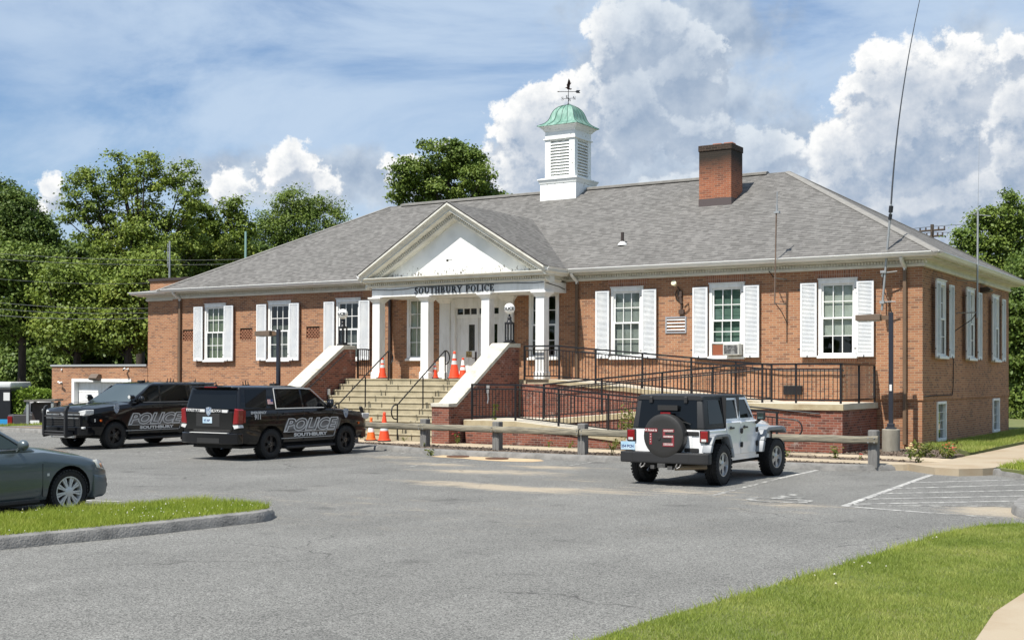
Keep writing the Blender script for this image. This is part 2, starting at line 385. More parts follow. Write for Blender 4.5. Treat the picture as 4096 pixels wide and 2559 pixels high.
# ------------------------------------------------------------------ ground
def asphalt_mat():
    m = bpy.data.materials.new('asphalt'); t, N, L = nt(m); p = N['Principled BSDF']
    p.inputs['Roughness'].default_value = .9; p.inputs['Specular IOR Level'].default_value = .3
    geo = N.new('ShaderNodeNewGeometry')
    def noise(s, d, r=.6, sc=None):
        n = N.new('ShaderNodeTexNoise'); n.inputs['Scale'].default_value = s; n.inputs['Detail'].default_value = d; n.inputs['Roughness'].default_value = r
        if sc:
            mp = N.new('ShaderNodeMapping'); mp.inputs['Scale'].default_value = sc; L.new(geo.outputs['Position'], mp.inputs[0]); L.new(mp.outputs[0], n.inputs['Vector'])
        else: L.new(geo.outputs['Position'], n.inputs['Vector'])
        return n.outputs[0]
    def ramp(x, a, b, c, d):
        n = N.new('ShaderNodeMapRange'); L.new(x, n.inputs[0])
        for i, q in enumerate((a, b, c, d)): n.inputs[i + 1].default_value = q
        return n.outputs[0]
    def math_(op, a, b=0.0):
        n = N.new('ShaderNodeMath'); n.operation = op
        for i, x in enumerate((a, b)):
            if hasattr(x, 'is_linked'): L.new(x, n.inputs[i])
            else: n.inputs[i].default_value = x
        return n.outputs[0]
    st = N.new('ShaderNodeTexVoronoi'); st.inputs['Scale'].default_value = 82; L.new(geo.outputs['Position'], st.inputs['Vector'])
    sw = N.new('ShaderNodeSeparateColor'); L.new(st.outputs['Color'], sw.inputs[0])
    grain = math_('MULTIPLY', ramp(sw.outputs[0], 0, 1, .38, 1.66), ramp(noise(34, 3, .7), .3, .7, .90, 1.11))
    tone = math_('MULTIPLY', ramp(noise(.35, 8, .65), .3, .7, .84, 1.14), ramp(noise(1.1, 6, .6, (1, .35, 1)), .3, .7, .91, 1.09))
    v = math_('MULTIPLY', math_('MULTIPLY', grain, tone), .160)
    cb = N.new('ShaderNodeCombineColor'); L.new(math_('MULTIPLY', v, 1.0), cb.inputs[0]); L.new(math_('MULTIPLY', v, .985), cb.inputs[1]); L.new(math_('MULTIPLY', v, .915), cb.inputs[2])
    # pale sand and dust washed over the tarmac in streaks
    sp = N.new('ShaderNodeSeparateXYZ'); L.new(geo.outputs['Position'], sp.inputs[0])
    def blob(cx, cy, rx, ry, ang, amt):
        dx = math_('SUBTRACT', sp.outputs[0], cx); dy = math_('SUBTRACT', sp.outputs[1], cy); c, s = math.cos(ang), math.sin(ang)
        u = math_('DIVIDE', math_('ADD', math_('MULTIPLY', dx, c), math_('MULTIPLY', dy, s)), rx)
        w = math_('DIVIDE', math_('SUBTRACT', math_('MULTIPLY', dy, c), math_('MULTIPLY', dx, s)), ry)
        q = math_('SUBTRACT', 1.0, math_('POWER', math_('ADD', math_('POWER', math_('ABSOLUTE', u), 2.0), math_('POWER', math_('ABSOLUTE', w), 2.0)), .5))
        return math_('MULTIPLY', math_('MAXIMUM', q, 0.0), amt)
    acc = None
    for b in ((-4.2, -15.6, 3.0, .75, -.1, 1.5), (-2.5, -15.4, 2.2, .9, .2, 1.0), (-6.2, -12.4, 2.4, 1.0, .2, 1.1), (-8.7, -11.1, 2.2, .7, .1, .9), (-5.9, -10.4, 1.8, .9, .1, .95), (-3.6, -13.2, 1.2, .7, 0, .45), (1.7, -15.6, 1.5, .8, -.1, .6), (2.0, -16.9, 1.2, .5, 0, .4), (4.9, -14.9, 1.1, 1.2, 0, 1.4), (-11.2, -9.6, 1.8, .7, 0, .7), (-.5, -14.4, 2.0, 1.0, 0, .7), (-4, -20, 9, 5, 0, .12)):
        x = blob(*b); acc = x if acc is None else math_('MAXIMUM', acc, x)
    sand = math_('ADD', acc, ramp(noise(1.7, 11, .78, (.45, 1.5, 1)), .28, .72, -1.0, .62))
    sand = ramp(math_('ADD', sand, ramp(noise(40, 3), .3, .7, -.1, .1)), .05, .75, 0, .62)
    mx = N.new('ShaderNodeMix'); mx.data_type = 'RGBA'; L.new(math_('MULTIPLY', sand, ramp(acc, .02, .12, 0, 1)), mx.inputs['Factor']); L.new(cb.outputs[0], mx.inputs['A']); mx.inputs['B'].default_value = (.46, .38, .27, 1)
    # hairline cracks with tar in them, oil drips in the bays
    wp = N.new('ShaderNodeTexNoise'); wp.inputs['Scale'].default_value = .9; wp.inputs['Detail'].default_value = 7; L.new(geo.outputs['Position'], wp.inputs['Vector'])
    wv = N.new('ShaderNodeVectorMath'); wv.operation = 'MULTIPLY_ADD'; L.new(wp.outputs['Color'], wv.inputs[0]); wv.inputs[1].default_value = (1.7, 1.7, 0); L.new(geo.outputs['Position'], wv.inputs[2])
    cv = N.new('ShaderNodeTexVoronoi'); cv.feature = 'DISTANCE_TO_EDGE'; cv.inputs['Scale'].default_value = .16; L.new(wv.outputs[0], cv.inputs['Vector'])
    crack = math_('MULTIPLY', ramp(cv.outputs['Distance'], .0012, .0035, .75, 0), ramp(noise(.23, 3), .50, .58, 0, 1))
    oil = ramp(noise(.8, 5, .5), .62, .72, 0, .5)
    c2 = N.new('ShaderNodeMix'); c2.data_type = 'RGBA'; L.new(math_('MAXIMUM', crack, oil), c2.inputs['Factor']); L.new(mx.outputs['Result'], c2.inputs['A']); c2.inputs['B'].default_value = (.055, .053, .05, 1)
    L.new(c2.outputs['Result'], p.inputs['Base Color'])
    b = N.new('ShaderNodeBump'); b.inputs['Strength'].default_value = .5; b.inputs['Distance'].default_value = .008
    L.new(sw.outputs[0], b.inputs['Height']); L.new(b.outputs[0], p.inputs['Normal'])
    return m
asphalt = asphalt_mat()
M_conc = mat('walk_concrete', (.47, .385, .27), .9, var=.28, vscale=1.7, bump=.25, bscale=70, detail=9)
M_path = mat('path_concrete', (.37, .305, .215), .92, col2=(.30, .22, .135), vscale=.8, bump=.3, bscale=60, thr=(.45, .72), detail=9)
M_kerb = mat('kerb_bitumen', (.225, .218, .205), .92, col2=(.12, .118, .112), vscale=3.5, bump=.8, bscale=38, thr=(.42, .68), detail=10)
M_soil = mat('lawn_soil', (.095, .125, .030), 1, col2=(.15, .15, .055), vscale=1.2, bump=.5, bscale=25)
M_far = mat('far_ground', (.035, .055, .018), 1, var=.5, vscale=.2)
M_mulch = mat('mulch', (.085, .060, .045), 1, col2=(.17, .135, .10), vscale=26, bump=1, bscale=30, thr=(.4, .6))
M_white = mat('line_paint', (.56, .55, .51), .85, col2=(.19, .185, .18), vscale=7, thr=(.38, .60), detail=11)
M_worn = mat('worn_paint', (.50, .49, .45), .9, col2=(.16, .157, .147), vscale=6, thr=(.36, .52), detail=11)

sheet('ground', [(-900, -500), (900, -500), (900, 1200), (-900, 1200)], -1.1, M_far)
KERB = [(-33.5, -5.6), (-22, -6.3), (-14, -7.15), (-12, -7.8), (-10.4, -8.05), (-7, -8.05), (-3, -7.9), (0, -7.65), (.7, -7.3), (1.3, -6.5)]
sheet('parking_lot', [(-33.5, -46), (-33.5, 1.5), (8, 1.5), (8, -13.6), (40, -14), (40, -46)], 0.0, asphalt, thick=1.2)
sheet('driveway', [(-70, -40), (-34.5, -40), (-34.5, 1.45), (-70, 1.45)], -1.0, asphalt)
def kerb(pts, w, h, name='kerb', side=1, z=0.0, mat_=None, rnd_=.05):
    """a kerb with a rounded top edge following a line; it lies on the `side` (left=1) of the line"""
    pts = [Vector((p[0], p[1], 0)) for p in pts]; rings = []
    for i, p in enumerate(pts):
        d = (pts[min(i + 1, len(pts) - 1)] - pts[max(i - 1, 0)]).normalized(); n = Vector((-d.y, d.x, 0)) * side
        prof = [(0, -.05), (.015, h * .55), (.05, h * .92), (.10, h), (w, h), (w, -.05)]
        rings.append([(p.x + n.x * a, p.y + n.y * a, z + b) for a, b in prof])
    o = MB().rings(rings).build(name, mat_ or M_kerb, smooth=35); o['kind'] = 'structure'; return o
def smooth_line(pts, n=8):
    """Catmull-Rom through the points"""
    P = [Vector((p[0], p[1], 0)) for p in pts]; out = []
    for i in range(len(P) - 1):
        a, b, c, d = P[max(i - 1, 0)], P[i], P[i + 1], P[min(i + 2, len(P) - 1)]
        for k in range(n):
            t = k / n; out.append(.5 * ((2 * b) + (c - a) * t + (2 * a - 5 * b + 4 * c - d) * t * t + (-a + 3 * b - 3 * c + d) * t ** 3))
    return out + [P[-1]]
KS = smooth_line(KERB)
kerb(KS, .32, .14)
# planting strips and walks between the kerb and the building
strip = [(p.x, p.y + .2) for p in KS]
sheet('mulch_bed', strip + [(1.4, -2.2), (1.8, -1.4), (1.2, 0.05), (-33.5, .05)], .132, M_mulch, thick=.3)
sheet('sidewalk', [(-33.4, -4.6), (-22, -5.6), (-15, -5.98), (-12.7, -6.1), (-9.5, -6.45), (-6, -6.6), (-.5, -6.85), (.6, -7.05), (1.25, -6.7), (1.75, -6.3), (1.3, -6.0), (.47, -5.9), (-.8, -5.85), (-3, -5.75), (-6.8, -5.35), (-8.4, -5.2), (-10.7, -5.1), (-12.2, -4.9), (-19.2, -4.6)], .142, M_conc, thick=.3)
sheet('walkway', [(-3.1, -4.7), (-1.2, -4.8), (.2, -4.95), (1.85, -5.55), (2.0, -5.0), (1.8, -4.25), (.3, -3.9), (-1.04, -3.85), (-3.1, -3.85)], .152, M_conc, thick=.3)
sheet('path', [(1.25, -6.5), (1.73, -7.09), (2.17, -7.56), (2.70, -7.70), (3.1, -7.25), (3.25, -6.9), (3.3, -6.0), (3.5, -4.7), (3.9, -2), (4.3, 4), (4.3, 40), (1.95, 40), (1.86, 4.5), (1.85, 0), (1.8, -2.6), (1.78, -4.3), (1.84, -5.6)], .156, M_path, thick=.3)
side_lawn = sheet('side_lawn', [(1.16, .06), (1.2, -1.2), (1.75, -2.3), (1.85, 0), (1.9, 4.5), (1.97, 40), (-40, 40), (-40, 12.3), (-.05, 12.3), (-.05, .06)], .235, M_soil, thick=.6)
verge = sheet('verge', [(3.25, -6.6), (3.45, -7.1), (4.0, -7.65), (4.6, -8.1), (40, -13), (40, 40), (4.3, 40), (4.3, 4), (3.9, -2), (3.5, -4.7)], .16, M_soil, thick=.4)
kerb(smooth_line([(3.2, -6.9), (3.5, -7.2), (4.1, -7.75), (5, -8.3), (9, -9.3)]), .3, .14)
# the lawn by the camera
LAWN = smooth_line([(4.15, -46), (4.2, -34), (4.3, -27.2), (4.5, -24.8), (4.74, -21.9), (4.9, -19.6), (5.0, -18.5), (5.25, -17.45), (5.7, -16.95), (6.6, -16.7), (9, -16.6), (40, -16.4)], 6)
lawn = sheet('lawn', [(p.x, p.y) for p in LAWN] + [(40, -46)], .05, M_soil, thick=.4)
kerb(smooth_line([(8, -16.1), (6.2, -16.2), (5.55, -15.9), (5.12, -15.0), (4.95, -13.6), (4.99, -12.6), (5.5, -11.5), (7.5, -10.9)]), .32, .14, side=-1)
island2 = sheet('grass_island', [(7.5, -11.2), (5.75, -11.8), (5.25, -12.7), (5.22, -13.6), (5.35, -14.8), (5.75, -15.6), (6.3, -15.9), (8, -15.8), (14, -15.5), (14, -11.5)], .13, M_soil, thick=.3)
sheet('sidewalk', [(6.9, -46), (6.87, -26.2), (6.85, -25.7), (6.73, -24.4), (6.76, -23.2), (7.3, -21.0), (8.8, -18.5), (10, -18), (9.5, -22), (9.2, -30), (9.2, -46)], .085, M_path, thick=.2)
# the kerbed grass island with the saloon behind it
ISL = smooth_line([(-5.0, -34), (-4.35, -27.2), (-4.2, -26.2), (-3.90, -24.7), (-3.70, -22.9), (-3.66, -22.35), (-3.78, -22.05)], 6)
kerb(ISL, .30, .15, side=1)
isl_poly = [(p.x - .18, p.y) for p in ISL] + [(-4.1, -21.75), (-5.0, -21.6), (-5.65, -21.8), (-6.0, -22.6), (-6.3, -24), (-7.0, -30), (-7.6, -34)]
island = sheet('island_lawn', isl_poly, .125, M_soil, thick=.3)
kerb(smooth_line([(-3.78, -22.05), (-4.1, -21.68), (-5.0, -21.5), (-5.75, -21.75), (-6.1, -22.6), (-6.4, -24), (-7.1, -30), (-7.7, -34)]), .28, .13, side=1)
# left end of the lot: kerb, strip of grass, then the drop to the garage drive
kerb([(-33.5, -40), (-33.5, -5.6), (-33.5, -2.0), (-33.5, 1.3)], .28, .15, side=1)
left_strip = sheet('grass_verge', [(-34.5, -40), (-33.7, -40), (-33.7, 1.45), (-34.5, 1.45)], .12, M_soil, thick=1.3)

# painted lines
def line(a, b, w, m, name='bay_line'):
    a, b = Vector((a[0], a[1])), Vector((b[0], b[1])); d = (b - a).normalized(); n = Vector((-d.y, d.x)) * w / 2
    return sheet(name, [a - n, b - n, b + n, a + n], .004, m)
for x in (-11.95, -5.98, -20.9, -17.9, -24.0, -27.0, -14.95):
    line((x + .05 - .12, -7.6 if x > -10 else -7.9 if x > -13 else -7.0), (x + .16, -9.6 if x > -15 else -12.4), .10, M_worn)
line((-.42, -7.7), (-.3, -10.5), .11, M_white); line((-.3, -10.5), (.08, -14.95), .10, M_worn)
line((-8.9, -8.3), (-8.8, -12.2), .10, M_worn)
for x0, x1, y in ((-18.9, -18.3, -12.45), (-17.6, -17.2, -12.6), (-16.3, -15.9, -12.85), (-15.3, -15.0, -13.0)): line((x0, y), (x1, y), .1, M_worn)
line((-8.6, -21.75), (-7.7, -21.5), .11, M_white)
line((2.10, -7.6), (2.62, -15.45), .12, M_white, 'hatch_line')
line((2.66, -15.45), (4.1, -15.70), .10, M_white, 'hatch_line'); line((4.1, -15.7), (5.05, -15.85), .10, M_worn, 'hatch_line')
for (xa, ya), (xb, yb) in zip(((2.30, -10.06), (2.42, -11.55), (2.48, -12.82), (2.55, -14.03), (2.62, -15.05)), ((3.9, -8.05), (4.35, -9.2), (4.62, -10.5), (4.85, -11.7), (4.95, -12.75))):
    line((xa, ya), (xb, yb), .095, M_white, 'hatch_line')
line((2.72, -15.3), (4.85, -13.9), .09, M_worn, 'hatch_line')
# the faded wheelchair symbol on the bay floor
sy = MB(); ob = (1.35, -14.75)
def sline(a, b, w=.16):
    a, b = Vector((a[0] + ob[0], a[1] + ob[1])), Vector((b[0] + ob[0], b[1] + ob[1])); d = (b - a).normalized(); n = Vector((-d.y, d.x)) * w / 2
    k = .004 + .0005 * (len(sy.f) % 7); sy.quad(*[(q.x, q.y, k) for q in (a - n, b - n, b + n, a + n)])
arc = [(.5 * math.cos(t) - .0, .45 * math.sin(t) - .25) for t in [R(a) for a in range(150, 391, 24)]]
for a, b in zip(arc, arc[1:]): sline(a, b)
sline((-.15, .55), (-.12, -.15), .2); sline((-.12, -.05), (.35, -.08)); sline((.35, -.08), (.55, -.6)); sline((-.14, .25), (.25, .25)); sline((-.22, .78), (-.05, .78), .2)
so_ = sy.build('accessible_symbol', M_worn); so_['kind'] = 'structure'
for f in so_.data.polygons:
    if f.normal.z < 0: f.flip()
# sand-filled patch round two manhole covers
M_sand = mat('patch_concrete', (.50, .37, .22), .95, col2=(.34, .25, .16), vscale=2.5, bump=.4, bscale=30, thr=(.5, .7))
sheet('concrete_patch', [(-10.55, -8.75), (-10.6, -8.15), (-10.0, -8.12), (-8.9, -8.12), (-7.55, -8.12), (-7.15, -8.6), (-7.2, -9.1), (-7.9, -9.3), (-8.7, -9.25), (-9.4, -8.95), (-10.1, -8.95)], .006, M_sand)
M_rust = mat('rusty_iron', (.16, .075, .045), .8, .3, var=.5, vscale=6, bump=.4, bscale=30)
for x, y, lb in ((-9.85, -8.5, 'rusty round manhole cover at the left end of the sandy patch'), (-8.55, -8.62, 'rusty round manhole cover with a raised ring right of the other one')):
    m = MB().lathe([(.30, .006), (.30, .028), (.26, .030), (.26, .022), (.02, .022)], (x, y, 0), 28)
    o = m.build('manhole_cover', M_rust); tag(o, lb, 'manhole cover', 'manhole covers by the kerb')
# ------------------------------------------------------------------ the brick building
M_brick = brick_mat('brick', (.385, .186, .098), (.285, .120, .064), (.44, .36, .25), (.15, .09, .065), .55, effl=.13)
M_brickdk = brick_mat('red_brick', (.245, .085, .054), (.155, .05, .036), (.30, .235, .19), (.06, .03, .026), .6, effl=.55)
M_bricksol = brick_mat('arch_brick', (.36, .165, .095), (.27, .11, .065), (.44, .35, .27), (.16, .1, .07), .4, soldier=True)
M_arch2 = mat('lattice_brick', (.33, .145, .08), .85, var=.35, vscale=7)
M_chim = brick_mat('chimney_brick', (.34, .125, .065), (.25, .085, .048), (.40, .26, .18), (.13, .07, .05), .5, stain=(9.15, 10.05, (.035, .028, .022)))
M_sooty = brick_mat('sooty_brick', (.055, .036, .026), (.03, .022, .017), (.12, .09, .07), (.02, .016, .013), .5)
M_paint = mat('white_paint', (.80, .80, .78), .5, col2=(.66, .655, .62), vscale=2.6, bump=.08, bscale=20, stretch=(2.2, 2.2, .5), thr=(.46, .72), detail=9)
M_trim = mat('weathered_trim', (.66, .645, .575), .6, col2=(.50, .48, .41), vscale=2.2, thr=(.45, .75), stretch=(1, 1, 3), detail=8)
M_peel = mat('peeling_paint', (.82, .83, .80), .6, col2=(.36, .35, .31), vscale=5.5, thr=(.60, .66), detail=12, bump=.25, bscale=18)
M_gut = mat('gutter_metal', (.76, .765, .75), .35, var=.12, vscale=1.5)
M_brown = mat('brown_metal', (.155, .10, .062), .5, var=.2, vscale=2)
M_dkbrown = mat('dark_brown_metal', (.045, .032, .028), .5)
M_black = mat('black_iron', (.012, .012, .014), .42, var=.2, vscale=4)
M_glass = glass_mat('window_glass')
M_blind = mat('blind_fabric', (.55, .58, .48), .9)
M_curt = mat('curtain_fabric', (.24, .27, .17), .9, col2=(.10, .12, .07), vscale=5, stretch=(4, 1, .35), thr=(.4, .6))
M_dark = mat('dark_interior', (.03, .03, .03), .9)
def ped_mat():
    """white painted boards, mildewed and flaking along the foot"""
    m = bpy.data.materials.new('flaking_board'); t, N, L = nt(m); p = N['Principled BSDF']; p.inputs['Roughness'].default_value = .6
    geo = N.new('ShaderNodeNewGeometry'); sp = N.new('ShaderNodeSeparateXYZ'); L.new(geo.outputs['Position'], sp.inputs[0])
    mp = N.new('ShaderNodeMapping'); mp.inputs['Scale'].default_value = (11, 11, 6); L.new(geo.outputs['Position'], mp.inputs[0])
    n = N.new('ShaderNodeTexNoise'); n.inputs['Scale'].default_value = 1.0; n.inputs['Detail'].default_value = 12; n.inputs['Roughness'].default_value = .72; L.new(mp.outputs[0], n.inputs['Vector'])
    h = N.new('ShaderNodeMapRange'); h.inputs[1].default_value = 5.5; h.inputs[2].default_value = 6.15; h.inputs[3].default_value = .17; h.inputs[4].default_value = -.08; L.new(sp.outputs[2], h.inputs[0])
    a = N.new('ShaderNodeMath'); a.operation = 'ADD'; L.new(n.outputs[0], a.inputs[0]); L.new(h.outputs[0], a.inputs[1])
    r = N.new('ShaderNodeMapRange'); r.inputs[1].default_value = .64; r.inputs[2].default_value = .70; L.new(a.outputs[0], r.inputs[0])
    n2 = N.new('ShaderNodeTexNoise'); n2.inputs['Scale'].default_value = 1.6; n2.inputs['Detail'].default_value = 8; L.new(geo.outputs['Position'], n2.inputs['Vector'])
    r2 = N.new('ShaderNodeMapRange'); r2.inputs[1].default_value = .45; r2.inputs[2].default_value = .75; L.new(n2.outputs[0], r2.inputs[0])
    m1 = N.new('ShaderNodeMix'); m1.data_type = 'RGBA'; m1.inputs['A'].default_value = (.80, .805, .78, 1); m1.inputs['B'].default_value = (.66, .67, .64, 1); L.new(r2.outputs[0], m1.inputs['Factor'])
    m2 = N.new('ShaderNodeMix'); m2.data_type = 'RGBA'; m2.inputs['B'].default_value = (.14, .13, .11, 1); L.new(r.outputs[0], m2.inputs['Factor']); L.new(m1.outputs['Result'], m2.inputs['A']); L.new(m2.outputs['Result'], p.inputs['Base Color'])
    return m
M_ped = ped_mat()
M_cop = mat('verdigris', (.10, .225, .17), .6, .1, col2=(.25, .39, .33), vscale=3.2, stretch=(2.2, 2.2, .28), thr=(.42, .66), detail=9, bump=.1, bscale=8)
M_copdk = mat('copper_seam', (.05, .11, .09), .6, .1)
M_steel = mat('galvanised_steel', (.42, .43, .43), .45, .6, var=.2, vscale=5)
M_camw = mat('white_plastic', (.74, .74, .72), .35)

def shingle_mat():
    m = bpy.data.materials.new('shingles'); t, N, L = nt(m); p = N['Principled BSDF']
    p.inputs['Roughness'].default_value = .92; p.inputs['Specular IOR Level'].default_value = .2
    uv = N.new('ShaderNodeUVMap')
    wob = N.new('ShaderNodeTexNoise'); wob.inputs['Scale'].default_value = 1.3; wob.inputs['Detail'].default_value = 3; L.new(uv.outputs[0], wob.inputs['Vector'])
    ad = N.new('ShaderNodeVectorMath'); ad.operation = 'MULTIPLY_ADD'; L.new(wob.outputs['Color'], ad.inputs[0]); ad.inputs[1].default_value = (.05, .012, 0); L.new(uv.outputs[0], ad.inputs[2])
    br = N.new('ShaderNodeTexBrick'); br.offset = .37; br.inputs['Scale'].default_value = 1
    br.inputs['Brick Width'].default_value = .19; br.inputs['Row Height'].default_value = .145; br.inputs['Mortar Size'].default_value = .002
    br.inputs['Color1'].default_value = (.126, .121, .113, 1); br.inputs['Color2'].default_value = (.188, .181, .170, 1); br.inputs['Mortar'].default_value = (.10, .097, .094, 1)
    L.new(ad.outputs[0], br.inputs['Vector'])
    # laminated tabs: a darker band along part of each course's butt edge
    b2 = N.new('ShaderNodeTexBrick'); b2.offset = .5; b2.inputs['Scale'].default_value = 1; b2.inputs['Brick Width'].default_value = .15; b2.inputs['Row Height'].default_value = .145; b2.inputs['Mortar Size'].default_value = 0
    b2.inputs['Color1'].default_value = (0, 0, 0, 1); b2.inputs['Color2'].default_value = (1, 1, 1, 1); L.new(ad.outputs[0], b2.inputs['Vector'])
    sx = N.new('ShaderNodeSeparateXYZ'); L.new(ad.outputs[0], sx.inputs[0])
    fr = N.new('ShaderNodeMath'); fr.operation = 'DIVIDE'; fr.inputs[1].default_value = .145; L.new(sx.outputs[1], fr.inputs[0])
    f2 = N.new('ShaderNodeMath'); f2.operation = 'FRACT'; L.new(fr.outputs[0], f2.inputs[0])
    mr = N.new('ShaderNodeMapRange'); mr.inputs[1].default_value = .12; mr.inputs[2].default_value = .34; mr.inputs[3].default_value = 1; mr.inputs[4].default_value = 0; L.new(f2.outputs[0], mr.inputs[0])
    mu = N.new('ShaderNodeMath'); mu.operation = 'MULTIPLY'; L.new(mr.outputs[0], mu.inputs[0])
    g = N.new('ShaderNodeMapRange'); g.inputs[1].default_value = .25; g.inputs[2].default_value = .8; g.inputs[3].default_value = .25; g.inputs[4].default_value = .95; L.new(b2.outputs['Color'], g.inputs[0]); L.new(g.outputs[0], mu.inputs[1])
    mx = N.new('ShaderNodeMix'); mx.data_type = 'RGBA'; mx.inputs['B'].default_value = (.040, .038, .038, 1); L.new(mu.outputs[0], mx.inputs['Factor']); L.new(br.outputs['Color'], mx.inputs['A'])
    geo = N.new('ShaderNodeNewGeometry'); nz = N.new('ShaderNodeTexNoise'); nz.inputs['Scale'].default_value = .5; nz.inputs['Detail'].default_value = 9; nz.inputs['Roughness'].default_value = .7; L.new(geo.outputs['Position'], nz.inputs['Vector'])
    m2 = N.new('ShaderNodeMapRange'); m2.inputs[1].default_value = .3; m2.inputs[2].default_value = .7; m2.inputs[3].default_value = .90; m2.inputs[4].default_value = 1.08; L.new(nz.outputs[0], m2.inputs[0])
    mm = N.new('ShaderNodeMix'); mm.data_type = 'RGBA'; mm.blend_type = 'MULTIPLY'; mm.inputs['Factor'].default_value = 1; L.new(mx.outputs['Result'], mm.inputs['A']); L.new(m2.outputs[0], mm.inputs['B'])
    L.new(mm.outputs['Result'], p.inputs['Base Color'])
    b = N.new('ShaderNodeBump'); b.inputs['Strength'].default_value = .8; b.inputs['Distance'].default_value = .012; L.new(f2.outputs[0], b.inputs['Height']); b.invert = True; L.new(b.outputs[0], p.inputs['Normal'])
    return m
M_shing = shingle_mat()

bld = empty('police_station', (-14.8, 0, .1), 'long single storey red brick police station with a white columned portico and copper domed cupola', 'building')
XL, WD, ZT = -29.5, 12.12, 5.237          # left end, depth, top of the brickwork
ROOFS = .5526; EZ = 5.58

def wall_grid(name, ax, at_, a0, a1, z0, z1, holes, depth, material, flip=1):
    """a wall face on plane (ax = at_) from a0..a1, z0..z1, with rectangular holes that have reveals running `depth` inwards"""
    A = sorted({a0, a1, *[h[0] for h in holes], *[h[1] for h in holes]}); Zs = sorted({z0, z1, *[h[2] for h in holes], *[h[3] for h in holes]})
    m = MB()
    def P(a, z, d=0): return (at_ + d, a, z) if ax == 0 else (a, at_ + d, z)
    for i in range(len(A) - 1):
        for j in range(len(Zs) - 1):
            ca, cz = (A[i] + A[i + 1]) / 2, (Zs[j] + Zs[j + 1]) / 2
            if any(h[0] < ca < h[1] and h[2] < cz < h[3] for h in holes): continue
            m.quad(P(A[i], Zs[j]), P(A[i + 1], Zs[j]), P(A[i + 1], Zs[j + 1]), P(A[i], Zs[j + 1]))
    for h in holes:
        d = h[4] if len(h) > 4 else depth
        for (p, q) in (((h[0], h[2]), (h[1], h[2])), ((h[1], h[2]), (h[1], h[3])), ((h[1], h[3]), (h[0], h[3])), ((h[0], h[3]), (h[0], h[2]))):
            m.quad(P(*p), P(*q), P(*q, d), P(*p, d))
        if len(h) > 5: m.quad(P(h[0], h[2], d), P(h[1], h[2], d), P(h[1], h[3], d), P(h[0], h[3], d))
    return m

WX = {1: -27.38, 2: -23.985, 3: -20.61, 4: -9.205, 5: -5.82, 6: -2.40}
WZ0, WZ1 = 2.72, 4.95
fh = [(x - .55, x + .55, WZ0, WZ1, .25) for x in WX.values()]
fh += [(-17.9, -16.8, WZ0, WZ1, .25), (-12.83, -11.73, WZ0, WZ1, .25)]
fh += [(-16.35, -13.55, 2.06, 4.83, .3)]                                     # entrance
PANELS = [(-26.05, -25.40, 3.53, 3.99), (-22.65, -22.0, 3.53, 3.99), (-29.20, -28.62, 3.53, 3.99)]
fh += [(*p, .085, 1) for p in PANELS]   # blind panels
m = wall_grid('wall', 1, 0.0, XL, 0.0, 1.48, 5.6, fh, .25, M_brick)
sh_ = [(y - .55, y + .55, WZ0, WZ1, -.25) for y in (2.02, 5.86, 9.72)]
bh = [(1.62, 2.70, .27, 1.44, -.2), (9.34, 10.46, .27, 1.44, -.2)]
m2 = wall_grid('wall', 0, 0.0, 0.0, WD, 1.48, 5.6, sh_, -.25, M_brick); m.add(m2.v, m2.f)
m2 = wall_grid('wall', 0, -.012, 0.012, WD, -.3, 1.48, bh, -.2, M_brick); m.add(m2.v, m2.f)
m.quad((XL, .012, -.3), (-.012, .012, -.3), (-.012, .012, 1.48), (XL, .012, 1.48))
m.quad((0, 0, 1.48), (0, WD, 1.48), (-.012, WD, 1.48), (-.012, .012, 1.48)); m.quad((XL, 0, 1.48), (0, 0, 1.48), (-.012, .012, 1.48), (XL, .012, 1.48))
m.quad((XL, WD, -.3), (0, WD, -.3), (0, WD, 5.6), (XL, WD, 5.6)); m.quad((XL, 0, -.3), (XL, WD, -.3), (XL, WD, 5.6), (XL, 0, 5.6))
wall = m.build('wall', M_brick, bld, fix=False)
# projecting band at the floor line, left pilaster strip
MB().box(XL, .022, -.022, .03, 1.50, 1.715).box(-.03, .022, .03, WD, 1.50, 1.715).build('brick_band', M_brick, bld)
MB().box(XL - .31, XL + .02, .0, 1.0, -.3, ZT).build('corner_pier', M_brick, bld)
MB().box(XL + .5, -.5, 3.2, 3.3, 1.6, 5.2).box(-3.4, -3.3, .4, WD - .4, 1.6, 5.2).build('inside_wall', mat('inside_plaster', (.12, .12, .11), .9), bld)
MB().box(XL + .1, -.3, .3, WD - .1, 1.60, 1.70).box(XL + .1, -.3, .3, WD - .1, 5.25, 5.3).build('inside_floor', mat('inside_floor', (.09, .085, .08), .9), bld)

M_gap = mat('panel_gap', (.10, .055, .036), .95)
for x0, x1, z0, z1 in PANELS:
    m = MB(); r = 0; z = z0 + .004
    while z < z1 - .05:
        x = x0 + .004 + (.07 if r % 2 else 0)
        while x < x1 - .03: m.box(x, min(x + .105, x1 - .004), .012, .08, z, z + .052); x += .142
        r += 1; z += .0677
    o = MB().box(x0 + .001, x1 - .001, .078, .084, z0 + .001, z1 - .001).build('pierced_panel', M_gap, bld); m.build('brick_lattice', M_arch2, o)
# jack arches and rowlock sills
for x in list(WX.values()):
    MB().prism([(x - .62, 4.972), (x + .62, 4.972), (x + .74, 5.232), (x - .74, 5.232)], 1, -.006, .02).build('brick_arch', M_bricksol, bld)
    MB().box(x - .57, x + .57, -.035, .02, 2.585, 2.672).build('brick_sill', M_bricksol, bld)

